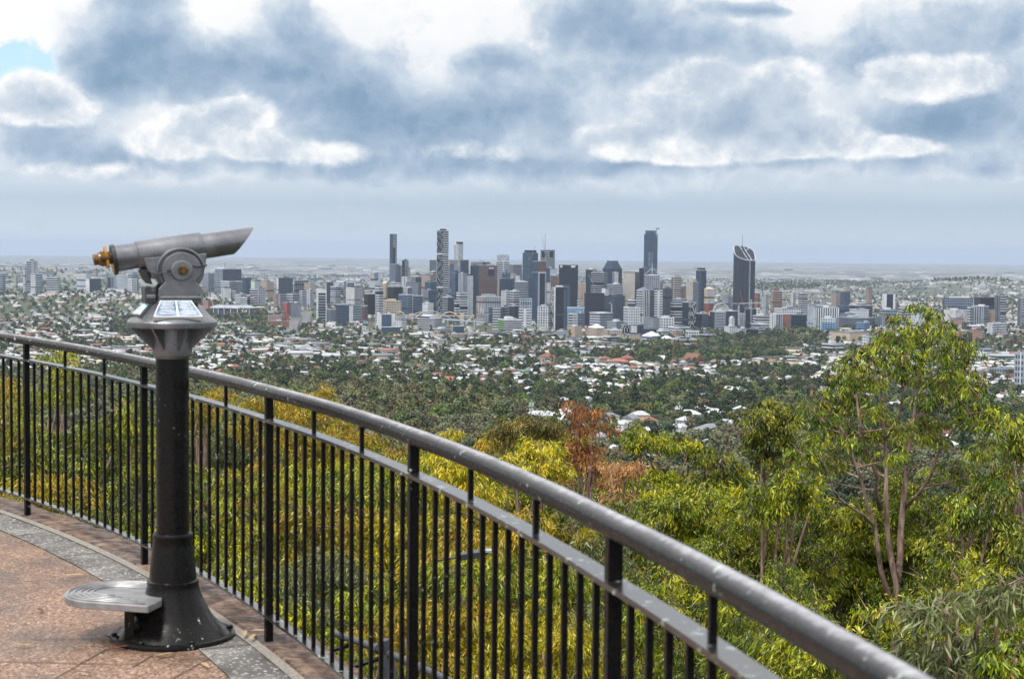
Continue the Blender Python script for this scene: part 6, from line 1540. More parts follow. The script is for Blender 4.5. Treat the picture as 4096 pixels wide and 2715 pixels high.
# stadium
d = 4850.
root = empty('stadium', px3('E', 470, 890, d)); tag(root, 'wide stadium with flat pale roof and red seats beside the telescope turret', 'stadium')
cx0 = px3('E', 470, 800, d); hw = (735-205)/2/2.7835*d/F; zt = zray('E', 470, 778, d); zb = zray('E', 470, 900, d)-8
def ell(rx, ry, z, n=48): return [(cx0.x+rx*math.cos(2*math.pi*k/n), d+60+ry*math.sin(2*math.pi*k/n), z) for k in range(n)]
def band(b, r0, z0, r1, z1, mat, n=48):
    vs = ell(hw*r0, hw*r0*.62, z0)+ell(hw*r1, hw*r1*.62, z1); b.add(vs, [(k, (k+1) % n, n+(k+1) % n, n+k) for k in range(n)], mat)
b = MB(); band(b, 1.0, zt-2, .62, zt+6, paint('w')); band(b, 1.0, zt-3, 1.0, zt-2, paint('W')); loc(root, b).build('roof', root)
b = MB(); band(b, .96, zb, .96, zb+(zt-zb)*.45, paint('m')); band(b, .95, zb+(zt-zb)*.45, .9, zt-8, paint('m')); loc(root, b).build('wall', root)
b = MB(); band(b, .9, zt-8, .5, zb, paint('R')); loc(root, b).build('seating', root)
b = MB(); x0 = px3('E', 480, 0, d).x; x1 = px3('E', 555, 0, d).x; b.box(x0, x1, d-hw*.62+40, d-hw*.62+80, zb, zb+(zt-zb)*.62, paint('w')); loc(root, b).build('entrance_tower', root)
for k in range(-3, 4):
    a = -math.pi/2+k*.28; b = MB(); b.bar((cx0.x+hw*1.0*math.cos(a), d+60+hw*.62*math.sin(a), zb), (cx0.x+hw*1.02*math.cos(a), d+60+hw*.63*math.sin(a), zt+5), 1.6, 1.6, paint('W')); loc(root, b).build('roof_truss', root)
b = MB(); xa, xb = px3('E', 590, 0, d).x, px3('E', 650, 0, d).x
b.box(xa, xb, d-hw*.62+62, d-hw*.62+64, zt-14, zt-7, paint('W')); loc(root, b).build('sign', root)
# observation wheel
d = 4980.
c = px3('C', 1010, 1296, d); R_ = 112/3.563*d/F
root = empty('observation_wheel', (c.x, d, c.z-R_-6)); tag(root, 'white observation wheel half hidden behind the black offices', 'ferris wheel')
b = MB(); Mx = Matrix.Rotation(D2R(12), 4, 'Z')
def wp(a, r, y=0): return c+Mx @ Vector((r*math.cos(a), y, r*math.sin(a)))
for y in (-2, 2): b.tube([wp(2*math.pi*k/48, R_, y) for k in range(49)], .8, paint('W'), 4, cap=False)
loc(root, b).build('rim', root)
for k in range(21):
    a = 2*math.pi*k/21; b = MB(); b.tube([wp(a, 2), wp(a, R_)], .45, paint('W'), 4); loc(root, b).build('spoke', root)
    b = MB(); g = wp(a, R_+1.6); b.box(g.x-1.8, g.x+1.8, g.y-1.6, g.y+1.6, g.z-2.8, g.z+.6, paint('w')); loc(root, b).build('cabin', root)
b = MB(); b.tube([wp(0, 0, -4), wp(0, 0, 4)], 2.5, paint('w'), 10)
for s in (-1, 1): b.tube([c+Vector((0, 4*s, 0)), c+Vector((-16, 10*s, -R_-6))], 1.2, paint('W'), 5); b.tube([c+Vector((0, 4*s, 0)), c+Vector((16, 10*s, -R_-6))], 1.2, paint('W'), 5)
loc(root, b).build('support_frame', root)
# tower cranes
def lattice(b, p, q, w, mat, n):
    p = Vector(p); q = Vector(q); dd = (q-p); dn = dd.normalized(); s = dn.cross(Vector((0, 1, 0))); s = s.normalized() if s.length > .01 else Vector((1, 0, 0)); t = dn.cross(s)
    cs = [s*w/2+t*w/2, -s*w/2+t*w/2, -s*w/2-t*w/2, s*w/2-t*w/2]
    for e in cs: b.bar(p+e, q+e, w*.24, w*.24, mat)
    for k in range(n):
        a, c2 = p+dd*k/n, p+dd*(k+1)/n
        b.bar(a+cs[0], c2+cs[1], w*.14, w*.14, mat); b.bar(a+cs[2], c2+cs[3], w*.14, w*.14, mat); b.bar(a+cs[1], c2+cs[2], w*.14, w*.14, mat)
def crane(c, base, top, jibs, d, label, col='W', jc='w', w=2.4, ctr=None):
    d *= 1000
    root = empty('tower_crane', px3(c, *base, d)); tag(root, label, 'crane')
    b = MB(); lattice(b, px3(c, *base, d), px3(c, *top, d), w, paint(col), 14); loc(root, b).build('mast', root)
    for (q, cc) in jibs:
        b = MB(); lattice(b, px3(c, *top, d), px3(c, *q, d), w*.7, paint(cc), 14); loc(root, b).build('jib', root)
    if ctr:
        p = px3(c, *ctr, d); b = MB(); b.box(p.x-3, p.x+3, d-2, d+2, p.z-4, p.z+1, paint('g')); loc(root, b).build('counterweight', root)
        b = MB(); p2 = px3(c, *top, d); b.box(p2.x-2, p2.x+2, d-2.4, d-1.3, p2.z-4, p2.z-.5, paint('S')); loc(root, b).build('cab', root)
crane('B', (265, 800), (258, 548), [((325, 372), 'w')], 5.5, 'luffing crane with a raised jib before the teal stepped tower', 'm', ctr=(245, 552))
crane('B', (470, 600), (466, 500), [((424, 240), 'P'), ((480, 470), 'm')], 5.54, 'luffing crane with a steep pinkish jib left of the tall radio mast', 'P', ctr=(480, 480))
crane('B', (2050, 240), (2052, 120), [((1950, 102), 'W'), ((2084, 116), 'm')], 5.93, 'horizontal crane perched on top of the very tall blue glass tower', 'w', ctr=(2080, 118))
crane('B', (1165, 1100), (1165, 945), [((1080, 770), 'P')], 5.05, 'luffing crane leaning left over the scaffolded construction', 'w', ctr=(1185, 955))
crane('B', (1430, 1100), (1425, 960), [((1480, 760), 'P')], 5.06, 'luffing crane leaning right over the scaffolded construction', 'w', ctr=(1405, 970))
crane('B', (1415, 1400), (1412, 1180), [((1570, 1065), 'm'), ((1385, 1175), 'L')], 4.7, 'pale crane mast standing before the scaffolded construction', 'W', ctr=(1388, 1178))
crane('C', (1265, 1500), (1264, 1190), [((1150, 1188), 'i'), ((1590, 1178), 'W')], 4.6, 'hammerhead crane with a long flat jib before the rounded dark tower', 'W', w=3.0, ctr=(1165, 1192))
crane('C', (1442, 1490), (1443, 1150), [((1446, 1135), 'W')], 4.62, 'lone white crane mast right of the hammerhead crane', 'w', w=3.4)
crane('C', (1350, 1440), (1352, 1268), [((1280, 1020), 'R'), ((1384, 1225), 'w')], 4.68, 'luffing crane with a red jib tip between the two white crane masts', 'w', ctr=(1370, 1260))
crane('C', (1602, 1090), (1604, 985), [((1570, 830), 'm')], 5.6, 'small grey luffing crane right of the rounded dark tower', 'm', ctr=(1612, 988))
crane('E', (1938, 760), (1936, 712), [((1897, 590), 'P')], 4.9, 'pinkish luffing crane left of the slim white banded tower', 'P', ctr=(1945, 712))
crane('E', (2156, 500), (2155, 470), [((2134, 352), 'P')], 6.05, 'pale luffing crane left of the slender lone tower', 'w', ctr=(2160, 472))
crane('E', (1952, 1010), (1953, 770), [((2000, 760), 'i'), ((1935, 765), 'R')], 4.5, 'red and white crane mast beside the teal office', 'R', ctr=(1938, 768))
crane('E', (420, 350), (418, 322), [((413, 285), 'm')], 6.6, 'tiny dark crane on top of the wide purple-blue hospital', 'm')
# roads
m, N, L, B = newmat('asphalt'); n1 = noise(N, L, geopos(N), .4, 4); r = ramp(N, L, n1.outputs['Fac'], [(.3, (.06, .06, .066)), (.7, (.11, .11, .118))]); L.new(r.outputs[0], B.inputs['Base Color']); B.inputs['Roughness'].default_value = .6; ASP = m
m, N, L, B = newmat('road_paint'); B.inputs['Base Color'].default_value = (.7, .7, .68, 1); RP = m
ROADS = []
def road(pxs, width, lift=.9):
    pts = [ground_hit(*p) for p in pxs]; b = MB(); P = []
    for i in range(len(pts)-1):
        for t in np.linspace(0, 1, 14)[:-1 if i < len(pts)-2 else None]: P.append(pts[i].lerp(pts[i+1], t))
    ROADS.append([(p.x, p.y, width) for p in P])
    vs = []; ctr = []
    for i, p in enumerate(P):
        dn = (P[min(i+1, len(P)-1)]-P[max(i-1, 0)]); dn.z = 0; dn.normalize(); s = Vector((dn.y, -dn.x, 0)); z = tz(p.x, p.y)+lift
        for k in (-.5, -.012, .012, .5): q = p+s*width*k; vs.append((q.x, q.y, z))
        ctr.append((Vector((p.x, p.y, z)), dn, s))
    fs = []; fm = []
    for i in range(len(P)-1): fs.append((4*i+3, 4*i+7, 4*i+4, 4*i))
    b.add(vs, fs, ASP)
    o = b.build('road'); tag(o, kind='structure')
    b = MB()
    for i in range(0, len(P)-1, 2):
        a, c2 = ctr[i][0], ctr[i+1][0]; b.bar(a+Vector((0, 0, .02)), a.lerp(c2, .8)+Vector((0, 0, .02)), .35, .02, RP)
    o = b.build('road_marking'); tag(o, kind='structure')
    return ctr
def EF(c, x, y): return cx_(c, x), cy_(c, y)
mw = road([EF('E', 1130, 1140), EF('E', 1150, 1050), EF('E', 1170, 980), EF('E', 1215, 900), EF('E', 1255, 835)], 30, 1.4)
mw2 = road([EF('E', 1300, 985), EF('E', 1325, 900), EF('E', 1345, 835)], 26, 1.4)
st = road([EF('F', 2060, 1005), EF('F', 2170, 955), EF('F', 2275, 905)], 13, 1.0)
fw = road([(1330, 2130), (1300, 1880), (1260, 1760), (1225, 1690), (1170, 1640)], 16, .8)
# cars
CARC = [('white', (.75, .75, .76)), ('silver', (.45, .46, .48)), ('dark grey', (.05, .05, .055)), ('red', (.4, .03, .03)), ('blue', (.05, .12, .3))]
CP = objcol_mat('car_paint', .25, .05)
m, N, L, B = newmat('car_glass'); B.inputs['Base Color'].default_value = (.015, .018, .02, 1); B.inputs['Roughness'].default_value = .08; CG = m
m, N, L, B = newmat('tyre_rubber'); B.inputs['Base Color'].default_value = (.015, .015, .015, 1); TY = m
def carmesh():
    b = MB(); prof = [(-2.2, .35), (2.2, .35), (2.25, .75), (1.3, .95), (.7, 1.42), (-1.3, 1.45), (-2.0, 1.0), (-2.25, .8)]
    b.prism(prof, -.88, .88, CP); body = b
    g = MB(); g.prism([(1.15, .98), (.66, 1.36), (-1.26, 1.38), (-1.8, 1.02)], -.9, .9, CG)
    w = MB()
    for x in (-1.35, 1.35):
        for y in (-.8, .8): w.lathe([(.33, -.11), (.33, .11)], TY, 12, M=Matrix.Translation((x, y, .33)) @ Matrix.Rotation(math.pi/2, 4, 'X'))
    return body, g, w
cb, cg, cw = carmesh()
car0 = [x.build(n) for x, n in ((cb, 'body'), (cg, 'windows'), (cw, 'wheel'))]
CARN = [0]
def car(ctr, t, side, ci, where):
    i = t*(len(ctr)-1); k = min(int(i), len(ctr)-2); p = ctr[k][0].lerp(ctr[k+1][0], i-k); dn, s = ctr[k][1], ctr[k][2]
    p = p+s*side; rz = math.atan2(dn.y, dn.x)+(math.pi if side < 0 else 0)
    r = empty('car', p+Vector((0, 0, .03)), rz); tag(r, '%s car %s' % (CARC[ci][0], where), 'car', 'cars on the distant roads')
    for o in car0:
        if CARN[0] == 0: o.parent = r; o.color = CARC[ci][1]+(1,)
        else: c2 = o.copy(); C.objects.link(c2); c2.parent = r; c2.color = CARC[ci][1]+(1,)
    CARN[0] += 1
car(st, .28, 2.5, 1, 'lowest on the sloping suburb street'); car(st, .45, 2.6, 3, 'just above the silver one on the suburb street'); car(st, .62, -2.6, 4, 'coming down the sloping suburb street')
car(st, .74, 2.6, 2, 'uphill on the sloping suburb street'); car(st, .9, -2.5, 0, 'at the top of the suburb street')
wsd = ['at the near end of the motorway', 'second along the motorway', 'in the middle of the motorway', 'before the motorway bends', 'on the motorway bend', 'at the far end of the motorway']
for k in range(6): car(mw, .08+k*.16, (-9, 5, -4, 9, 4, -8)[k], (0, 1, 0, 0, 2, 0)[k], wsd[k])
wsd = ['nearest on the road seen through the railing', 'second on the road seen through the railing', 'third on the road seen through the railing', 'farthest on the road seen through the railing']
for k in range(4): car(fw, .40+k*.17, (-4, 3, -3, 4)[k], (0, 2, 1, 0)[k], wsd[k])
# big green direction sign beside the road behind the railing
g = ground_hit(1470, 2010); p = at(1470, 1950, g.y); root = empty('road_sign', (p.x, g.y, tz(p.x, g.y))); tag(root, 'green direction sign beside the road seen through the railing', 'sign')
b = MB(); b.box(-4, 4, -.1, .1, 6, 10.5, paint('G')); b.build('panel', root)
b = MB(); b.box(-3.2, -3, .1, .3, 0, 10, paint('w')); b.build('post', root); b = MB(); b.box(3, 3.2, .1, .3, 0, 10, paint('w')); b.build('post', root)
# phone mast
g = ground_hit(cx_('F', 1898), cy_('F', 1275)); d = min(max(g.y, 1100), 1500); q = px3('F', 1898, 1045, d); zb = tz(q.x, d)
root = empty('phone_mast', (q.x, d, zb)); tag(root, 'grey phone mast with a ring of antennas above the white roofs', 'mast')
hh = q.z-zb
b = MB(); b.tube([(0, 0, 0), (0, 0, hh)], [.45, .22], paint('w'), 8); b.build('pole', root)
for zf in (hh-3.2, hh-7.5):
    b = MB(); b.tube([(1.5*math.cos(k*math.pi/4), 1.5*math.sin(k*math.pi/4), zf) for k in range(9)], .1, paint('m'), 5); b.build('platform', root)
    for k in range(6):
        a = k*math.pi/3; b = MB(); b.box(1.5*math.cos(a)-.22, 1.5*math.cos(a)+.22, 1.5*math.sin(a)-.15, 1.5*math.sin(a)+.15, zf-1.2, zf+1.4, paint('W')); b.build('antenna_panel', root)
b = MB(); b.lathe([(.6, 0), (.6, .4)], paint('W'), 12, M=Matrix.Translation((.4, -.5, hh-12)) @ Matrix.Rotation(math.pi/2, 4, 'X')); b.build('dish', root)
# light aeroplane
p = px3('E', 905, 36, 9000); root = empty('aeroplane', p, .15); tag(root, 'tiny white airliner flying low over the far plain', 'aeroplane')
b = MB(); b.tube([(-17, 0, 0), (-14, 0, .2), (14, 0, 0), (18, 0, .9)], [.8, 2.0, 2.0, .5], paint('W'), 10); b.build('fuselage', root)
b = MB(); b.add([(-3, 0, -.5), (3, 0, -.5), (6, 17, .8), (4, 17, .8), (-3, 0, -.1), (3, 0, -.1), (6, 17, 1), (4, 17, 1)], [(0, 1, 2, 3), (7, 6, 5, 4), (0, 4, 5, 1), (1, 5, 6, 2), (3, 2, 6, 7)], paint('w')); b.build('wing', root)
b = MB(); b.add([(-3, 0, -.5), (3, 0, -.5), (6, -17, .8), (4, -17, .8), (-3, 0, -.1), (3, 0, -.1), (6, -17, 1), (4, -17, 1)], [(3, 2, 1, 0), (4, 5, 6, 7), (1, 5, 4, 0), (2, 6, 5, 1), (7, 6, 2, 3)], paint('w')); b.build('wing', root)
b = MB(); b.prism([(12, 1), (17, 1), (19, 6.5), (17, 6.5)], -.2, .2, paint('W')); b.build('tail_fin', root)
# street lamp rising from the slope road behind the railing
LM = bpy.data.materials.new('lamp_grey'); LM.use_nodes = True; LM.node_tree.nodes['Principled BSDF'].inputs['Base Color'].default_value = (.05, .055, .065, 1); LM.node_tree.nodes['Principled BSDF'].inputs['Metallic'].default_value = .3; LM.node_tree.nodes['Principled BSDF'].inputs['Roughness'].default_value = .4
d = 15.; tp = at(1740, 2230, d); gz = tz(tp.x, d)
root = empty('street_lamp', (tp.x, d, gz)); tag(root, 'slim dark grey street lamp with flat head seen through the railing', 'street lamp')
b = MB(); b.tube([(0, 0, 0), (0, 0, tp.z-gz)], .022, LM, 12); b.build('pole', root, smooth=True)
def lp(x, y, dd=0): return at(x, y, d+dd)-Vector((tp.x, d, gz))
b = MB(); b.tube([lp(1742, 2242), lp(1840, 2226)], .011, LM, 8); b.build('arm', root)
h0, h1 = lp(1828, 2226), lp(1955, 2208); ax_ = (h1-h0).normalized()
b = MB(); up = Vector((0, 0, 1)); sd_ = Vector((0, 1, 0))
prof = [(0, .012, .03), (.1, .026, .06), (.5, .03, .07), (.85, .024, .07), (1.0, .010, .04)]; vs = []
for f, hh2, ww in prof:
    c = h0.lerp(h1, f)
    for s, t in ((-1, -1), (1, -1), (1, 1), (-1, 1)): vs.append(c+sd_*s*ww+up*t*hh2)
fs = [(0, 1, 2, 3), (19, 18, 17, 16)]+[(4*i+k, 4*i+(k+1) % 4, 4*i+4+(k+1) % 4, 4*i+4+k)[::-1] for i in range(4) for k in range(4)]
b.add(vs, fs, LM); hd = b.build('lamp_head', root, bevel=.004)
b = MB()
c = h0.lerp(h1, .92); b.box(c.x-.035, c.x+.05, c.y-.06, c.y+.06, c.z+.012, c.z+.03, paint('w')); b.build('end_cap', hd)
for f in (.2, .35, .5, .65): c = h0.lerp(h1, f); b = MB(); b.tube([c+up*.02, c+up*.05], .006, paint('c'), 6); b.build('bird_spike', hd)
# conduit and small floodlight on the outside of the wall
CM = bpy.data.materials.new('conduit_grey'); CM.use_nodes = True; CM.node_tree.nodes['Principled BSDF'].inputs['Base Color'].default_value = (.095, .105, .12, 1); CM.node_tree.nodes['Principled BSDF'].inputs['Roughness'].default_value = .45
def onz(x, y, z): v = ray(x, y); k = (z-CAMZ)/v.z; return Vector((v.x*k, v.y*k, z))
cp = [onz(1330, 2530, -.03), onz(1410, 2557, -.03), onz(1480, 2582, -.03), onz(1545, 2606, -.03), onz(1640, 2650, -.03), onz(1750, 2698, -.03), onz(1900, 2775, -.03), onz(2150, 2900, -.03)]
root = empty('conduit', cp[0]); tag(root, 'grey pipe conduit with clamps running outside the stone kerb', 'pipe')
b = MB(); b.tube(cp, .016, CM, 10); loc(root, b).build('pipe', root, smooth=True)
for k in (2, 4): b = MB(); b.tube([cp[k].lerp(cp[k+1], .35), cp[k].lerp(cp[k+1], .55)], .023, CM, 10); loc(root, b).build('coupling', root)
for k in (1, 3, 5, 6):
    q = cp[k]; s = Vector((-.88, -.40, 0)); b = MB(); b.bar(q+Vector((0, 0, -.02)), q+s*.42+Vector((0, 0, -.10)), .03, .012, BP); loc(root, b).build('bracket', root)
q = cp[3]; root = empty('floodlight', q); tag(root, 'small black floodlight clamped on the grey conduit', 'floodlight')
b = MB(); b.tube([(0, 0, .0), (-.01, 0, .055)], [.034, .03], LM, 12); b.tube([(0, 0, 0), (.01, -.02, -.11)], [.03, .045], LM, 12); b.build('housing', root, smooth=False)
b = MB(); b.tube([(-.03, .02, -.02), (.03, .02, -.02)], .04, LM, 10); b.build('clamp', root)

# dead leaves blown against the pedestal and over the paving
m, N, L, B = newmat('fallen_leaf'); oi = N.new('ShaderNodeObjectInfo'); L.new(oi.outputs['Color'], B.inputs['Base Color']); B.inputs['Roughness'].default_value = .7
lb = MB(); lb.add([(-.05, 0, .002), (-.02, .009, .006), (-.02, -.009, .005), (.02, .008, .008), (.02, -.008, .006), (.055, 0, .003)], [(0, 2, 1), (1, 2, 4, 3), (3, 4, 5)], m)
lo_ = None; rl = random.Random(3)
LP = [(455, 2560, 'dark brown'), (470, 2575, 'dark brown'), (430, 2548, 'dark brown'), (486, 2588, 'rust red'), (660, 2618, 'straw'), (440, 2585, 'dark brown'), (300, 2300, 'straw'), (160, 2440, 'dark brown'), (980, 2545, 'straw'), (1010, 2560, 'straw'), (1040, 2535, 'straw'), (330, 2690, 'dark brown'), (820, 2660, 'straw'), (90, 2580, 'straw')]
LW = ['under the footstep, leftmost of three', 'under the footstep, middle of three', 'behind the footstep leg', 'against the front of the footstep leg', 'in front of the black pedestal flange', 'left of the footstep leg in front', 'on the paving beyond the footstep', 'on the paving left of the footstep', 'on the kerb left of the third railing post', 'nearest the foot of the third railing post', 'behind the foot of the third railing post', 'near the bottom edge left of the pedestal', 'on the joint right of the pedestal', 'near the left edge of the paving']
LC = {'dark brown': (.07, .04, .025), 'rust red': (.30, .06, .03), 'straw': (.42, .30, .14)}
for (x, y, c), wh in zip(LP, LW):
    v = ray(x, y); k = (.012-CAMZ)/v.z; p = Vector((v.x*k, v.y*k, .012 if wh.find('kerb') < 0 and wh.find('railing') < 0 else .026))
    if lo_ is None: lo_ = lb.build('fallen_leaf'); o = lo_
    else: o = lo_.copy(); C.objects.link(o)
    o.location = p; o.rotation_euler = (0, 0, rl.uniform(0, 6.28)); o.color = LC[c]+(1,)
    tag(o, 'fallen %s gum leaf %s' % (c, wh), 'leaf', 'fallen leaves on the paving')
# ------------------------------------------------------------------ suburbs: houses and trees
LM_ = [(420, 1080, 'the brass eyepiece'), (125, 1080, 'the far left ridge tower'), (215, 1110, 'the lime-ended layered block'), (470, 1170, 'the red brick school-like block'), (100, 1250, 'the far left valley'),
 (270, 1260, 'the telescope turret'), (330, 1330, 'the bend of the handrail left of the telescope'), (920, 1250, 'the stadium roof'), (1010, 1010, 'the telescope nose'), (1110, 1290, 'the orange brick building'), (1185, 1310, 'the motorway'),
 (1285, 1230, 'the tall framed tower'), (1370, 1270, 'the black gridded tower'), (1545, 1260, 'the bright white apartments'), (1565, 1320, 'the long dark glass office'), (1500, 1390, 'the long cream flats'),
 (1690, 1260, 'the arched bridges'), (1860, 1350, 'the curved-roof hall'), (2040, 1310, 'the green striped block'), (2020, 1340, 'the grey banded office'), (1950, 1390, 'the brown brick stair tower'), (2100, 1400, 'the white school block'),
 (2190, 1455, 'the red hipped clubhouse'), (2300, 1320, 'the first cream apartment block'), (2390, 1320, 'the scalloped peach block'), (2440, 1395, 'the white hospital wing'), (2490, 1425, 'the long hospital car park'),
 (2720, 1390, 'the teal hospital tower'), (2820, 1400, 'the orange hospital wing'), (2480, 1460, 'the red roofed college'), (2720, 1490, 'the white townhouses'), (2830, 1510, 'the long brick arcade wall'), (3060, 1440, 'the grey panelled apartments'),
 (2240, 1560, 'the sloping suburb street'), (2127, 1640, 'the phone mast'), (2620, 1620, 'the long white sheds'), (2350, 1640, 'the top of the dead orange tree'), (2620, 1740, 'the umbrella-shaped gum'), (3060, 1640, 'the round-headed dark gum'),
 (2870, 1700, 'the grey gabled cream house'), (3230, 1420, 'the yellow-balcony apartments'), (3350, 1450, 'the white small-windowed block'), (3400, 1330, 'the long cream warehouse'), (3340, 1290, 'the blue scaffolded block'), (3550, 1240, 'the tip of the tall gum'),
 (3850, 1240, 'the gridded black-topped hospital'), (3950, 1200, 'the plain black glass block'), (3930, 1310, 'the small grey flats on the slope'), (3990, 1440, 'the long white banded block'), (4060, 1500, 'the glassy slate tower'), (3870, 1320, 'the red brick convent'),
 (3760, 1560, 'the right flank of the tall gum'), (3280, 1620, 'the left flank of the tall gum'), (1400, 1520, 'the handrail above the tall middle post'), (1700, 1640, 'the handrail where it crosses the forest'), (1100, 1480, 'the handrail right of the pedestal'), (1950, 1700, 'the dip of the forest'),
 (1600, 1500, 'the red roof in the left suburb'), (1300, 1430, 'the left suburb gardens'), (1850, 1500, 'the middle suburb gardens'), (2000, 1560, 'the forest edge'), (2450, 1540, 'the car lot'), (2980, 1330, 'the park trees'), (3600, 1950, 'the forks of the tall gum'), (700, 1560, 'the black pedestal'), (250, 1500, 'the left bays of the railing')]
ORD = ['nearest', 'second nearest', 'third nearest', 'fourth nearest', 'fifth nearest', 'sixth nearest', 'seventh nearest', 'eighth nearest', 'ninth nearest', 'tenth nearest', 'eleventh nearest', 'twelfth nearest']
USED = {}
def place_label(items, noun):
    """items: list of dicts with px, py, desc -> adds a label that singles each one out"""
    G = {}
    for it in items:
        px, py = it['px'], it['py']
        best = min(LM_, key=lambda l: (l[0]-px)**2+((l[1]-py)*1.6)**2)
        dx, dy = px-best[0], (py-best[1])*1.6
        rel = ('right of' if dx > 0 else 'left of') if abs(dx) > abs(dy) else ('in front of' if dy > 0 else 'beyond')
        G.setdefault((it['desc'], rel, best[2]), []).append((dx*dx+dy*dy, id(it), it))
    for (desc, rel, lm), L_ in G.items():
        L_.sort(key=lambda q: q[:2])
        for k, (_, _, it) in enumerate(L_):
            base = '%s %s %s' % (desc, rel, lm)
            if len(base.split()) > 11: base = base.replace('two-gabled', 'gabled').replace('L-shaped hipped', 'hipped').replace('L-shaped ', '').replace(', white walls,', '').replace(', cream walls,', '').replace(', tan brick walls,', ' of brick').replace(', pale blue walls,', ', bluish,').replace(' in the left suburb', '').replace('square pyramid-roofed', 'pyramid-roofed').replace('low flat-roofed', 'flat-roofed').replace('spreading flat-topped', 'flat-topped').replace('hip-roofed', 'hipped').replace('the handrail where it crosses the forest', 'the handrail crossing the forest')
            if len(L_) == 1: it['label'] = base
            elif k < len(ORD): it['label'] = '%s %s' % (ORD[k], base)
            else: it['label'] = '%s %s' % (ORD[-1], base)
ROOFC = [('white', (.60, .62, .66), 30), ('pale grey', (.45, .47, .51), 24), ('grey', (.20, .22, .25), 17), ('dark red', (.22, .07, .06), 5), ('terracotta', (.34, .13, .08), 2.5), ('brown', (.13, .085, .068), 9), ('green', (.14, .24, .19), 3), ('cream', (.60, .52, .40), 5)]
WALLC = [('white', (.72, .72, .71)), ('cream', (.58, .50, .38)), ('pale blue', (.42, .48, .53)), ('tan brick', (.34, .22, .15)), ('grey', (.33, .34, .35))]
HR = objcol_mat('house_roof', .55, .18); HW = objcol_mat('house_wall', .7, .12)
m, N, L, B = newmat('house_window'); B.inputs['Base Color'].default_value = (.03, .04, .05, 1); B.inputs['Roughness'].default_value = .2; HG = m
def house_variants():
    out = []
    for (kind, lx, ly, h, rh) in (('hip', 14, 10, 5.2, 3.0), ('gable', 13, 9, 5.6, 3.2), ('hipL', 16, 10, 5.4, 2.8), ('pyr', 11, 11, 6.2, 3.4), ('lean', 17, 11, 5.2, .9), ('gable2', 15, 9, 6.6, 2.8)):
        w = MB(); r = MB(); g = MB(); ov = .7
        def hip(x0, x1, y0, y1, z, rh, inset):
            q = [(x0-ov, y0-ov, z), (x1+ov, y0-ov, z), (x1+ov, y1+ov, z), (x0-ov, y1+ov, z)]; yc = (y0+y1)/2
            if x1-x0 >= y1-y0: t = [(x0+inset, yc, z+rh), (x1-inset, yc, z+rh)]
            else: t = [((x0+x1)/2, y0+inset, z+rh), ((x0+x1)/2, y1-inset, z+rh)]
            if x1-x0 >= y1-y0: r.add(q+t, [(0, 1, 5, 4), (1, 2, 5), (2, 3, 4, 5), (3, 0, 4), (3, 2, 1, 0)], HR)
            else: r.add(q+t, [(0, 1, 4), (1, 2, 5, 4), (2, 3, 5), (3, 0, 4, 5), (3, 2, 1, 0)], HR)
        X, Y = lx/2, ly/2
        w.box(-X, X, -Y, Y, -3, h, HW)
        if kind in ('hip', 'pyr'): hip(-X, X, -Y, Y, h+.02, rh, Y if kind == 'hip' else X-.1)
        elif kind == 'hipL':
            hip(-X, X, -Y, Y, h+.02, rh, Y); w.box(X-7, X-.5, -Y-5, -Y+.02, -3, h-.05, HW); hip(X-7, X-.5, -Y-5, 0, h-.1, rh*.85, 3.2)
        elif kind.startswith('gable'):
            hip(-X, X, -Y, Y, h+.02, rh, -.3)
            if kind == 'gable2': w.box(-X+1, -X+6.5, -Y-4, -Y+.02, -3, h-.05, HW); hip(-X+1, -X+6.5, -Y-4, .5, h-.1, rh*.8, -.3)
        else: r.add([(-X-ov, -Y-ov, h+.1), (X+ov, -Y-ov, h+.1), (X+ov, Y+ov, h+rh), (-X-ov, Y+ov, h+rh), (-X-ov, -Y-ov, h+.5), (X+ov, -Y-ov, h+.5), (X+ov, Y+ov, h+rh+.4), (-X-ov, Y+ov, h+rh+.4)], [(3, 2, 1, 0), (4, 5, 6, 7), (0, 1, 5, 4), (1, 2, 6, 5), (2, 3, 7, 6), (3, 0, 4, 7)], HR)
        for x in np.arange(-X+1.3, X-1.2, 3.1):
            for z in ((1.0,) if h < 5.3 else (.2, 3.2)):
                for yy in (-Y-.06, Y+.06): g.add([(x, yy, z), (x+1.7, yy, z), (x+1.7, yy, z+1.5), (x, yy, z+1.5)], [(0, 1, 2, 3)], HG)
        for y in np.arange(-Y+1.2, Y-1.5, 3.3):
            for xx in (-X-.06, X+.06): g.add([(xx, y, 1.0+h-5), (xx, y+1.6, 1.0+h-5), (xx, y+1.6, 2.4+h-5), (xx, y, 2.4+h-5)], [(0, 1, 2, 3)], HG)
        out.append((kind, [(w, 'wall'), (r, 'roof'), (g, 'window')]))
    return out
HV = house_variants()
HMESH = []
for kind, parts in HV:
    ms = []
    for b, nme in parts:
        me = bpy.data.meshes.new(nme); me.from_pydata(b.v, [], b.f)
        for q in b.mats: me.materials.append(q)
        me.update(); ms.append((nme, me, np.array(b.v), b.f))
    HMESH.append((kind, ms))
KW = dict(hip='hip-roofed house', hipL='L-shaped hip-roofed house', gable='gabled house', gable2='two-gabled house', pyr='square pyramid-roofed house', lean='low flat-roofed house')
def occupied():
    """footprints already taken by named buildings, roads, river (metres)"""
    occ = []
    for o in C.objects:
        if o.parent is None and o.get('category') and o.type == 'EMPTY' and o.location.y > 900: occ.append((o.location.x, o.location.y))
    return np.array(occ)
def in_frame(P, pad=60): return (P[:, 0] > -pad) & (P[:, 0] < 4096+pad)
def projv(X, Y, Z):
    Rm = np.array(R0I); q = np.stack([X, Y, Z-CAMZ], 0); q = Rm @ q
    return CX+F*q[0]/-q[2], CY-F*q[1]/-q[2]
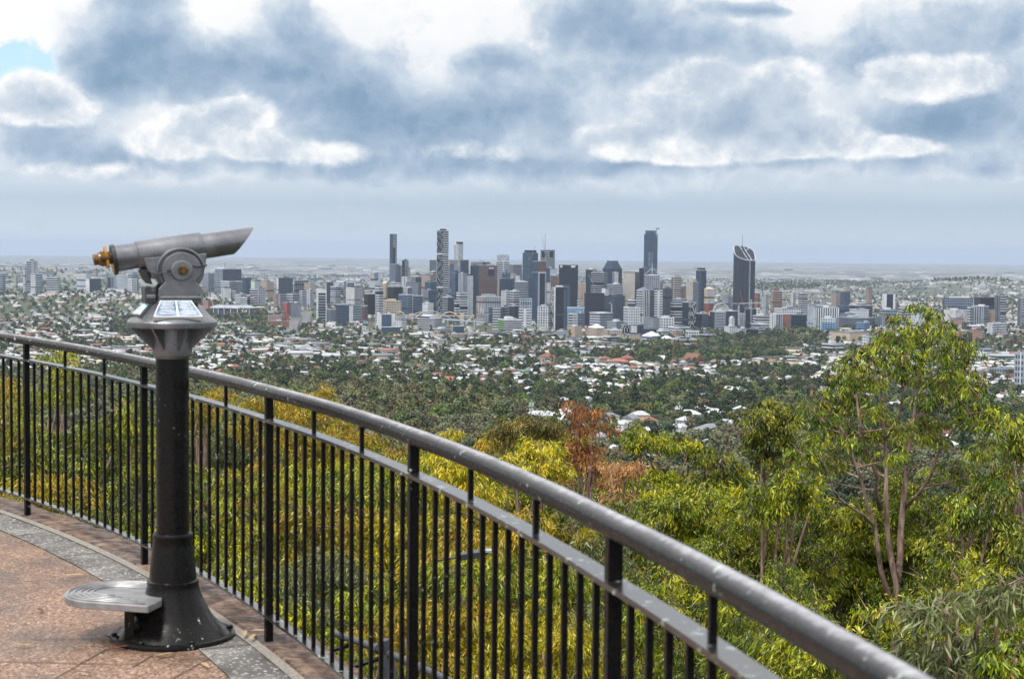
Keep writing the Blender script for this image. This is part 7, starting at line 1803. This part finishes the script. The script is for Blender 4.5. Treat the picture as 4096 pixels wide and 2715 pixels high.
RAILX = np.array([-100, 109, 568, 1061, 1671, 2100, 2463, 3000, 3600]); RAILY = np.array([1320, 1345, 1450, 1560, 1730, 1900, 2090, 2400, 2720])
SILX = np.array([1500, 1850, 1960, 2200, 2260, 2350, 2420, 2500, 2640, 2790, 2880, 2960, 3000, 3090, 3180, 3250, 3300, 3450, 3540, 3650, 3800, 3900, 4000, 4200])
SILY = np.array([2000, 1790, 1730, 1690, 1680, 1610, 1690, 1760, 1735, 1770, 1840, 1830, 1600, 1590, 1700, 1900, 1950, 1960, 2000, 2000, 1990, 1970, 1850, 1700])
def forest_mask(px, py):
    """1 where the photo shows unbroken trees"""
    f = np.zeros_like(px)
    edge = np.interp(px, [600, 900, 1150, 1400, 1650, 1900, 2060, 2130, 2400], [1500, 1530, 1545, 1550, 1580, 1585, 1640, 1700, 1900])
    f = np.where(py > edge, 1, f)
    for (x, y, rx, ry) in ((2870, 1395, 330, 45), (3120, 1330, 90, 18), (3150, 1360, 160, 30), (2580, 1440, 160, 22), (700, 1175, 130, 25), (270, 1145, 190, 22), (960, 1265, 120, 30), (1050, 1300, 70, 30), (2900, 1430, 250, 25), (3060, 1500, 200, 22), (3150, 1090, 500, 22), (3900, 1105, 300, 25), (500, 1320, 60, 40), (1990, 1470, 60, 20), (2750, 1560, 80, 25), (2560, 1660, 150, 20), (1450, 1175, 90, 22), (990, 1160, 80, 25), (3300, 1880, 500, 130), (3100, 1150, 180, 12)):
        f = np.where(((px-x)/rx)**2+((py-y)/ry)**2 < 1, 1, f)
    return f
def city_mask(px, py):
    top = np.interp(px, [0, 500, 1100, 1300, 1600, 2000, 2400, 2900, 3300, 4100], [1110, 1120, 1250, 1300, 1340, 1350, 1330, 1330, 1290, 1230])
    up = np.interp(px, [0, 700, 1500, 3000, 3500, 4100], [1120, 1110, 1110, 1120, 1150, 1180])
    return (py < top) & (py > up) & (px > 900) & (px < 3400)
# candidate sites on a jittered street grid, d from 700 m to 9 km
def sites(d0, d1, step, seed, half=.36):
    rng = np.random.default_rng(seed); n = int((d1-d0)/step); S_ = []
    ys = np.arange(d0, d1, step)
    for y in ys:
        w = y*half; xs = np.arange(-w, w, step*1.15); S_.append(np.stack([xs+rng.uniform(-.25, .25, len(xs))*step, np.full(len(xs), y)+rng.uniform(-.25, .25, len(xs))*step], 1))
    P = np.concatenate(S_); ang = .5; return P
hs = np.concatenate([sites(750, 3600, 25, 1), sites(3600, 6500, 30, 2), sites(6500, 10500, 42, 3)])
hz2 = terr(hs[:, 0], hs[:, 1]); hx2, hy2 = projv(hs[:, 0], hs[:, 1], hz2)
rngH = np.random.default_rng(12)
den = .30+.62*(vnoise(hs[:, 0]/260, hs[:, 1]/260, 21) > .42)
den = np.where(hs[:, 1] < 4300, np.where(hs[:, 1] > 2300, den*.84, den*.60), np.where(hs[:, 1] > 8000, den*.42, den*.80))
keep = (rngH.random(len(hs)) < den) & (forest_mask(hx2, hy2) < .5) & (hx2 > -60) & (hx2 < 4160)
cm_ = city_mask(hx2, hy2); keep &= ~(cm_ & (rngH.random(len(hs)) < .55))
keep &= hy2 > 1000
OCC = occupied()
def near(Pts, Q, r):
    out = np.zeros(len(Pts), bool)
    for q in Q: out |= (Pts[:, 0]-q[0])**2+(Pts[:, 1]-q[1])**2 < r*r
    return out
keep &= ~near(hs, OCC, 22)
for rd in ROADS:
    for (x, y, w) in rd: keep &= ~((hs[:, 0]-x)**2+(hs[:, 1]-y)**2 < (w*.5+11)**2)
rp_ = np.array(RIVER_POLY); rc_ = rp_.mean(0)
keep &= ~((np.abs(hs[:, 0]-rc_[0]) < 200) & (np.abs(hs[:, 1]-rc_[1]) < 110))
H_ = hs[keep]; HZ = hz2[keep]; HPX = hx2[keep]; HPY = hy2[keep]
nH = len(H_)
hk = rngH.choice(6, nH, p=[.3, .16, .2, .14, .1, .1]); wts = np.array([r[2] for r in ROOFC], float); hc = rngH.choice(len(ROOFC), nH, p=wts/wts.sum()); wc = rngH.choice(len(WALLC), nH, p=[.5, .2, .1, .1, .1])
street = .5+.4*np.sin(H_[:, 0]/330)+.3*np.sin(H_[:, 1]/410)
hrot = street+rngH.choice([0, math.pi/2], nH)+rngH.normal(0, .06, nH); hsc = rngH.uniform(.72, 1.12, nH); hk = np.where((H_[:, 1] > 2600) & (rngH.random(nH) < .12), 4, hk); hsc = np.where((hk == 4) & (H_[:, 1] > 2600), hsc*rngH.uniform(1.2, 2.1, nH), hsc)
def visible(px, py, top): return (py-top < np.interp(px, RAILX, RAILY)) & (py-top < np.interp(px, SILX, SILY)) & ~((px > 560) & (px < 850) & (py > 1000)) & (px > 0) & (px < 4096)
# hand-placed houses that stand out in the photo: (px, py, variant, roof, wall, scale, rot, description)
SPEC = [(2440, 1690, 0, 2, 0, 1.0, .2, None), (2560, 1685, 0, 1, 1, 1.1, .1, None), (2480, 1725, 5, 1, 0, .9, .9, None), (2520, 1700, 1, 2, 0, 1.0, 1.1, None), (2595, 1712, 3, 4, 0, 1.0, .4, None),
        (2840, 1760, 0, 2, 1, 1.5, .5, 'cream house with a dark grey hipped roof'), (2750, 1680, 2, 0, 0, 1.1, .3, None), (2860, 1675, 0, 0, 0, 1.1, .2, None), (2960, 1660, 3, 0, 2, .9, .8, None), (2950, 1580, 0, 0, 0, 1.2, .4, 'white house with a small red chimney-like tower'),
        (2150, 1690, 2, 1, 0, 1.2, .2, None), (2230, 1690, 0, 0, 0, 1.2, 1.4, None), (1490, 1445, 3, 3, 3, 1.1, .2, None), (2190, 1448, 0, 3, 1, 2.0, .1, None), (2470, 1468, 2, 4, 3, 2.0, .3, None), (2510, 1455, 3, 3, 3, 1.8, .2, None), (2420, 1455, 3, 3, 3, 1.5, .7, None), (2580, 1480, 0, 5, 3, 1.3, .3, None)]
HG_ = 'suburban houses among the trees'
specs = []
for (px, py, v, r, w, s, rot, ds) in SPEC:
    g = ground_hit(px, py); specs.append(dict(x=g.x, y=g.y, z=g.z, v=v, r=r, w=w, s=s, rot=rot, px=px, py=py-15, desc=ds))
sp_xy = np.array([(s['x'], s['y']) for s in specs]); cl = near(H_, sp_xy, 20)
vis = visible(HPX, HPY, 8*F/H_[:, 1]) & ~cl
order = np.argsort(np.where(vis, H_[:, 1], 1e9)); NIND = 300-len(specs)
ind = order[:NIND]; isind = np.zeros(nH, bool); isind[ind] = True
for i in ind: specs.append(dict(x=H_[i, 0], y=H_[i, 1], z=HZ[i], v=hk[i], r=hc[i], w=wc[i], s=hsc[i], rot=hrot[i], px=HPX[i], py=HPY[i], desc=None))
for s in specs:
    if not s['desc']: s['desc'] = '%s %s, %s walls,' % (ROOFC[s['r']][0]+'-roofed' if 'roof' not in KW[HMESH[s['v']][0]] else ROOFC[s['r']][0], KW[HMESH[s['v']][0]], WALLC[s['w']][0])
place_label(specs, 'house')
for s in specs:
    root = empty('house', (s['x'], s['y'], s['z']+.4), s['rot']); root.scale = (s['s']*.86,)*3
    tag(root, s['label'], 'house', HG_)
    for nme, me, _, _ in HMESH[s['v']][1]:
        o = link(nme, me, root); o.color = (ROOFC[s['r']][1] if nme == 'roof' else WALLC[s['w']][1])+(1,)
# the remaining houses: one mass
HRA = attr_mat('distant_roof', .6)
def merged(idx):
    V = []; Fq = []; Ft = []; Cc = []; nb = 0
    for i in idx:
        ca, sa = math.cos(hrot[i]), math.sin(hrot[i]); Rm = np.array([[ca, -sa, 0], [sa, ca, 0], [0, 0, 1]])*hsc[i]
        for nme, me, v, f in HMESH[hk[i]][1][:2]:
            V.append(v @ Rm.T+np.array([H_[i, 0], H_[i, 1], HZ[i]+.4])); c = ROOFC[hc[i]][1] if nme == 'roof' else WALLC[wc[i]][1]
            Cc.append(np.tile(np.array(c)*rngH.uniform(.8, 1.05), (len(v), 1)))
            for q in f:
                if len(q) == 4: Fq.append([nb+a for a in q])
                else: Ft.append([nb+a for a in q])
            nb += len(v)
    V = np.concatenate(V); Cc = np.concatenate(Cc)
    tri = np.array(Ft+[[q[0], q[1], q[2]] for q in Fq]+[[q[0], q[2], q[3]] for q in Fq])
    return npmesh('distant_houses', V, tri, 3, [HRA], Cc)
rest = np.nonzero(~isind & ~cl)[0]
o = link('distant_houses', merged(rest)); tag(o, 'countless small white and grey roofs scattered across the far suburbs', None, None, 'stuff')
# ------------------------------------------------------------------ suburb and forest trees
FARL = attr_mat('far_foliage', .75)
TCOL = [('dark green', (.030, .052, .020)), ('mid-green', (.065, .095, .028)), ('olive', (.125, .125, .045)), ('grey-green', (.135, .150, .080)), ('brownish', (.105, .088, .048)), ('fresh green', (.095, .145, .030)), ('blackish green', (.018, .032, .015))]
def crown_mesh(seed, nq, shape, qs):
    """crown of radius 1 (height 0..2.2) from many leaf-clump faces on a lobed volume"""
    r = np.random.default_rng(seed); lob = 9 if shape != 'cone' else 7; cs = []
    for k in range(lob):
        a = 2*np.pi*k/lob*1.6+r.uniform(-.4, .4); q = r.uniform(.25, .75)
        cs.append((q*np.cos(a), q*np.sin(a), r.uniform(.75, 1.65), r.uniform(.32, .52)))
    cs.append((0, 0, 1.6, .5)); cs = np.array(cs)
    if shape == 'cone': cs[:, :2] *= .45; cs[:, 2] = np.linspace(.5, 2.9, len(cs)); cs[:, 3] = np.linspace(.6, .2, len(cs))
    if shape == 'flat': cs[:, 2] = .9+(cs[:, 2]-.75)*.45; cs[:, :2] *= 1.25
    i = r.integers(0, len(cs), nq); n = r.normal(size=(nq, 3)); n[:, 2] = np.where(n[:, 2] < -.3, -n[:, 2], n[:, 2]); n /= np.linalg.norm(n, axis=1, keepdims=True)
    p = cs[i, :3]+n*(cs[i, 3]*r.uniform(.72, 1.05, nq))[:, None]
    nn = n+r.normal(0, .55, (nq, 3)); nn /= np.linalg.norm(nn, axis=1, keepdims=True)
    t = np.cross(nn, r.normal(size=(nq, 3))); t /= np.linalg.norm(t, axis=1, keepdims=True); b2 = np.cross(nn, t)
    s = (qs*r.uniform(.6, 1.3, nq))[:, None]
    v = np.stack([p-t*s, p-b2*s*.8, p+t*s, p+b2*s*.8], 1).reshape(-1, 3)
    f = np.arange(nq*4).reshape(-1, 4); sh = np.repeat(r.uniform(.62, 1.4, nq)*(.8+.4*r.random(len(cs))[i]), 4)
    return v, f, sh
SH = ['round', 'round', 'flat', 'round', 'cone']
NEARV = [crown_mesh(40+k, 900, SH[k], .105) for k in range(5)]
MIDV = [crown_mesh(60+k, 330, SH[k], .135) for k in range(5)]
LOWV = [crown_mesh(80+k, 80, SH[k], .25) for k in range(5)]
FARV = [crown_mesh(90+k, 22, SH[k], .42) for k in range(5)]
NM = {}
def near_mesh(v, c):
    if (v, c) not in NM:
        V, f, sh = NEARV[v]; NM[(v, c)] = npmesh('crown', V, f, 4, [FARL], np.array(TCOL[c][1])[None]*sh[:, None])
    return NM[(v, c)]
tb = MB(); tb.tube([(0, 0, -.5), (.03, 0, .35), (0, .03, 1.2)], [.075, .055, .02], BARK, 6)
for k in range(4): a = k*1.57+.4; tb.tube([(.02, 0, .35+.1*k), (.35*math.cos(a), .35*math.sin(a), .95+.08*k)], [.035, .012], BARK, 5)
TMESH = bpy.data.meshes.new('trunk'); TMESH.from_pydata(tb.v, [], tb.f); TMESH.materials.append(BARK); TMESH.update()
ts = np.concatenate([sites(60, 700, 9.5, 31, .37), sites(700, 1500, 10.5, 32), sites(1500, 3600, 15, 33), sites(3600, 6500, 24, 34), sites(6500, 13500, 36, 35)])
ts = ts[:len(ts)]
tzz = terr(ts[:, 0], ts[:, 1]); tx, ty = projv(ts[:, 0], ts[:, 1], tzz)
rngT = np.random.default_rng(77)
fm = forest_mask(tx, ty); dd = ts[:, 1]
den = np.where(fm > .5, .95, .50+.38*(vnoise(ts[:, 0]/140, ts[:, 1]/140, 8) > .45))
den = np.where((dd > 4300) & (fm < .5), den*.6, den)
cmk = city_mask(tx, ty); den = np.where(cmk, np.where(fm > .5, .9, den*.35), den)
den = np.where(dd < 700, .9, den)
kt = (rngT.random(len(ts)) < den) & (tx > -150) & (tx < 4250) & (ty > 1000)
kt &= ~near(ts, OCC[OCC[:, 1] < 4400], 13)
for rd in ROADS:
    for (x, y, w) in rd: kt &= ~((ts[:, 0]-x)**2+(ts[:, 1]-y)**2 < (w*.5+5)**2)
kt &= ~((np.abs(ts[:, 0]-rc_[0]) < 120) & (np.abs(ts[:, 1]-rc_[1]) < 60))
# keep trees off the houses: hash grid of house cells
cell = {}
for x, y in list(H_)+[(s['x'], s['y']) for s in specs]: cell.setdefault((int(x//16), int(y//16)), []).append((x, y))
def clash(x, y):
    if any(abs(q['x']-x) < 13*q['s'] and -50 < y-q['y'] < 9 for q in specs[:len(SPEC)]): return True
    a, c = int(x//16), int(y//16)
    for i in (-1, 0, 1):
        for j in (-1, 0, 1, 2):
            for hx_, hy_ in cell.get((a+i, c+j), ()):
                if (abs(hx_-x) < 7 and -9 < y-hy_ < 7) or (abs(hx_-x) < 7 and -34 < y-hy_ < 0 and rngT.random() < .5): return True
    return False
ki = np.nonzero(kt)[0]; ki = np.array([i for i in ki if dd[i] > 6500 or not clash(ts[i, 0], ts[i, 1])])
T_x, T_y, T_z, T_px, T_py = ts[ki, 0], ts[ki, 1], tzz[ki], tx[ki], ty[ki]; nT = len(ki)
T_f = fm[ki]
T_r = np.where(T_y < 700, rngT.uniform(3.2, 5.2, nT), np.where(T_f > .5, rngT.uniform(4.6, 8.6, nT), rngT.uniform(3.5, 7.0, nT)))
T_r = np.where(T_y > 6500, T_r*1.25, np.where(T_y > 3600, T_r*1.2, T_r))
T_h = T_r*rngT.uniform(.85, 1.25, nT)
T_v = rngT.choice(5, nT, p=[.3, .25, .18, .22, .05])
wild = (T_py > np.interp(T_px, [600, 1150, 1650, 2060, 2400], [1520, 1545, 1585, 1650, 1800])) | (T_y < 1000)
T_c = np.where(wild, rngT.choice(7, nT, p=[.08, .17, .26, .26, .15, .06, .02]), rngT.choice(7, nT, p=[.34, .20, .08, .06, .07, .07, .18]))
tv = visible(T_px, T_py, 2.2*T_h*F/T_y) & (T_y > 55)
size = np.where(tv, T_r/T_y, -1); order = np.argsort(-size); indt = order[:300]
tin = np.zeros(nT, bool); tin[indt] = True
SHN = ['tree', 'tree', 'spreading flat-topped tree', 'tree', 'pointed conifer']
ADJ = ['rounded', 'lumpy', '', 'loose-crowned', '']
items = []
for i in indt: items.append(dict(i=i, px=T_px[i], py=T_py[i]-T_h[i]*F/T_y[i], desc=('%s %s %s' % (TCOL[T_c[i]][0], ADJ[T_v[i]], SHN[T_v[i]])).replace('  ', ' ')))
place_label(items, 'tree')
for it in items:
    i = it['i']; root = empty('tree', (T_x[i], T_y[i], T_z[i]-.2), rngT.uniform(0, 6.28)); root.scale = (T_r[i], T_r[i], T_h[i])
    tag(root, it['label'], 'tree', 'trees of the valley forest and suburb gardens')
    link('trunk', TMESH, root); link('crown', near_mesh(int(T_v[i]), int(T_c[i])), root)
def merge_trees(idx, lib, name, label):
    V = []; Fc = []; Cc = []; nb = 0
    for i in idx:
        v, f, sh = lib[T_v[i]]; a = rngT.uniform(0, 6.28); ca, sa = math.cos(a), math.sin(a)
        q = np.empty_like(v); q[:, 0] = (v[:, 0]*ca-v[:, 1]*sa)*T_r[i]+T_x[i]; q[:, 1] = (v[:, 0]*sa+v[:, 1]*ca)*T_r[i]+T_y[i]; q[:, 2] = (v[:, 2]-.25)*T_h[i]+T_z[i]
        V.append(q); Fc.append(f+nb); nb += len(v); Cc.append(np.array(TCOL[T_c[i]][1])[None]*(sh*rngT.uniform(.8, 1.2))[:, None])
    o = link(name, npmesh(name, np.concatenate(V).astype(np.float32), np.concatenate(Fc), 4, [FARL], np.concatenate(Cc)))
    tag(o, label, None, None, 'stuff')
rest = np.nonzero(~tin)[0]
a = rest[T_y[rest] < 2000]; b_ = rest[(T_y[rest] >= 2000) & (T_y[rest] < 4200)]; c_ = rest[T_y[rest] >= 4200]
V = []
def all_rest():
    V = []; Fc = []; Cc = []; nb = 0
    for idx, lib in ((a, MIDV), (b_, LOWV), (c_, FARV)):
        for i in idx:
            v, f, sh = lib[T_v[i]]; g = rngT.uniform(0, 6.28); ca, sa = math.cos(g), math.sin(g)
            q = np.empty((len(v), 3), np.float32); q[:, 0] = (v[:, 0]*ca-v[:, 1]*sa)*T_r[i]+T_x[i]; q[:, 1] = (v[:, 0]*sa+v[:, 1]*ca)*T_r[i]+T_y[i]; q[:, 2] = (v[:, 2]-.25)*T_h[i]+T_z[i]
            V.append(q); Fc.append(f+nb); nb += len(v); Cc.append((np.array(TCOL[T_c[i]][1])[None]*(sh*rngT.uniform(.8, 1.2))[:, None]).astype(np.float32))
    o = link('distant_trees', npmesh('distant_trees', np.concatenate(V), np.concatenate(Fc), 4, [FARL], np.concatenate(Cc)))
    tag(o, 'mass of dark trees between the roofs, on the far hills and in the valley forest', None, None, 'stuff')
all_rest()
print('houses', nH, 'trees', nT, len(a), len(b_), len(c_))
# long pale sheds and tanks of the far industrial plain
b = MB(); rs = random.Random(9)
for _ in range(520):
    y = rs.uniform(8200, 21000); px = rs.choice([rs.uniform(-100, 1600), rs.uniform(-100, 2300), rs.uniform(-100, 4200)])
    v = ray(px, 1060); x = v.x/v.y*y; z = tz(x, y); w, l, h = rs.uniform(25, 130), rs.uniform(30, 80), rs.uniform(7, 14)
    b.box(x-w/2, x+w/2, y-l/2, y+l/2, z-2, z+h, paint(rs.choice('Wwwgcgmi')))
o = b.build('distant_sheds'); tag(o, 'pale factory sheds spread over the far plain towards the bay', None, None, 'stuff')
# white sheds in the middle distance and the brick arcade wall
def shed(px, py, wpx, lm, rot, label, col, h=5):
    g = ground_hit(px, py); w = wpx*g.y/F; root = empty('shed', g, rot); tag(root, label, 'shed')
    b = MB(); b.box(-w/2, w/2, -lm/2, lm/2, -3, h, paint('w')); b.build('wall', root)
    b = MB(); n = 3
    for k in range(n):
        y0, y1 = -lm/2+lm*k/n-.4, -lm/2+lm*(k+1)/n-.4; ym = (y0+y1)/2
        b.add([(-w/2-.5, y0, h+.03), (w/2+.5, y0, h+.03), (w/2+.5, y1, h+.03), (-w/2-.5, y1, h+.03), (-w/2-.5, ym, h+2.2), (w/2+.5, ym, h+2.2)], [(0, 1, 5, 4), (2, 3, 4, 5), (1, 2, 5), (3, 0, 4)], paint(col))
    b.build('roof', root)
shed(2640, 1640, 110, 40, .25, 'long white ridged factory roof, nearest of the sheds in the trees', 'W'); shed(2600, 1618, 90, 36, .25, 'white ridged factory roof behind the nearest long shed', 'W'); shed(2480, 1640, 70, 26, .2, 'low cream shed left of the long white ridged roofs', 'c')
shed(2240, 1600, 90, 30, .3, 'grey-roofed shop row below the sloping suburb street', 'g'); shed(2300, 1595, 60, 24, .3, 'white-roofed workshop right of the grey shop row', 'W')
g0, g1 = ground_hit(2890, 1522), ground_hit(3110, 1524); dA = 2450.
p0, p1 = at(2890, 1502, dA), at(3105, 1508, dA); zb = min(tz(p0.x, dA), tz(p1.x, dA))
root = empty('arcade_wall', (p0.x, dA, p0.z-14)); tag(root, 'long low brick arcade wall with a white top below the park', 'wall')
b = MB(); wl = p1.x-p0.x; b.box(0, wl, 0, 6, -10, 12, paint('r')); b.build('wall', root)
b = MB(); b.box(-1, wl+1, -1.2, 7, 12.02, 15, paint('W')); b.build('coping', root)
b = MB()
for k in range(14): x = wl*(k+.5)/14; b.prism([(x-2, 0), (x+2, 0), (x+2, 5), (x+1.2, 6.6), (x, 7.2), (x-1.2, 6.6), (x-2, 5)], -.3, -.02, paint('k'))
b.build('arches', root)
# poles that stick up from the suburb trees
for k, (px, yt, yb) in enumerate(((2770, 1548, 1580), (2530, 1560, 1595), (3098, 1470, 1515), (3134, 1482, 1520), (2954, 1465, 1500), (2785, 1720, 1755), (2480, 1565, 1600), (2195, 1540, 1580), (1505, 1390, 1425))):
    g = ground_hit(px, yb); t = at(px, yt, g.y); root = empty('power_pole', (g.x, g.y, g.z)); hgt = max(9, t.z-g.z)
    tag(root, ['thin power pole above the dark fig tree', 'thin power pole left of the dark fig tree', 'tall floodlight mast before the pale apartments', 'second floodlight mast before the pale apartments', 'floodlight mast beside the brick arcade wall', 'wooden pole near the cream hipped house', 'thin pole beside the car lot', 'street pole beside the sloping suburb street', 'thin pole among the left suburb roofs'][k], 'pole')
    b = MB(); b.tube([(0, 0, 0), (0, 0, hgt)], [.2, .14], paint('m'), 6); b.build('pole', root)
    b = MB(); b.bar((-1.3, 0, hgt-.8), (1.3, 0, hgt-.8), .16, .16, paint('m')); b.build('crossarm', root)
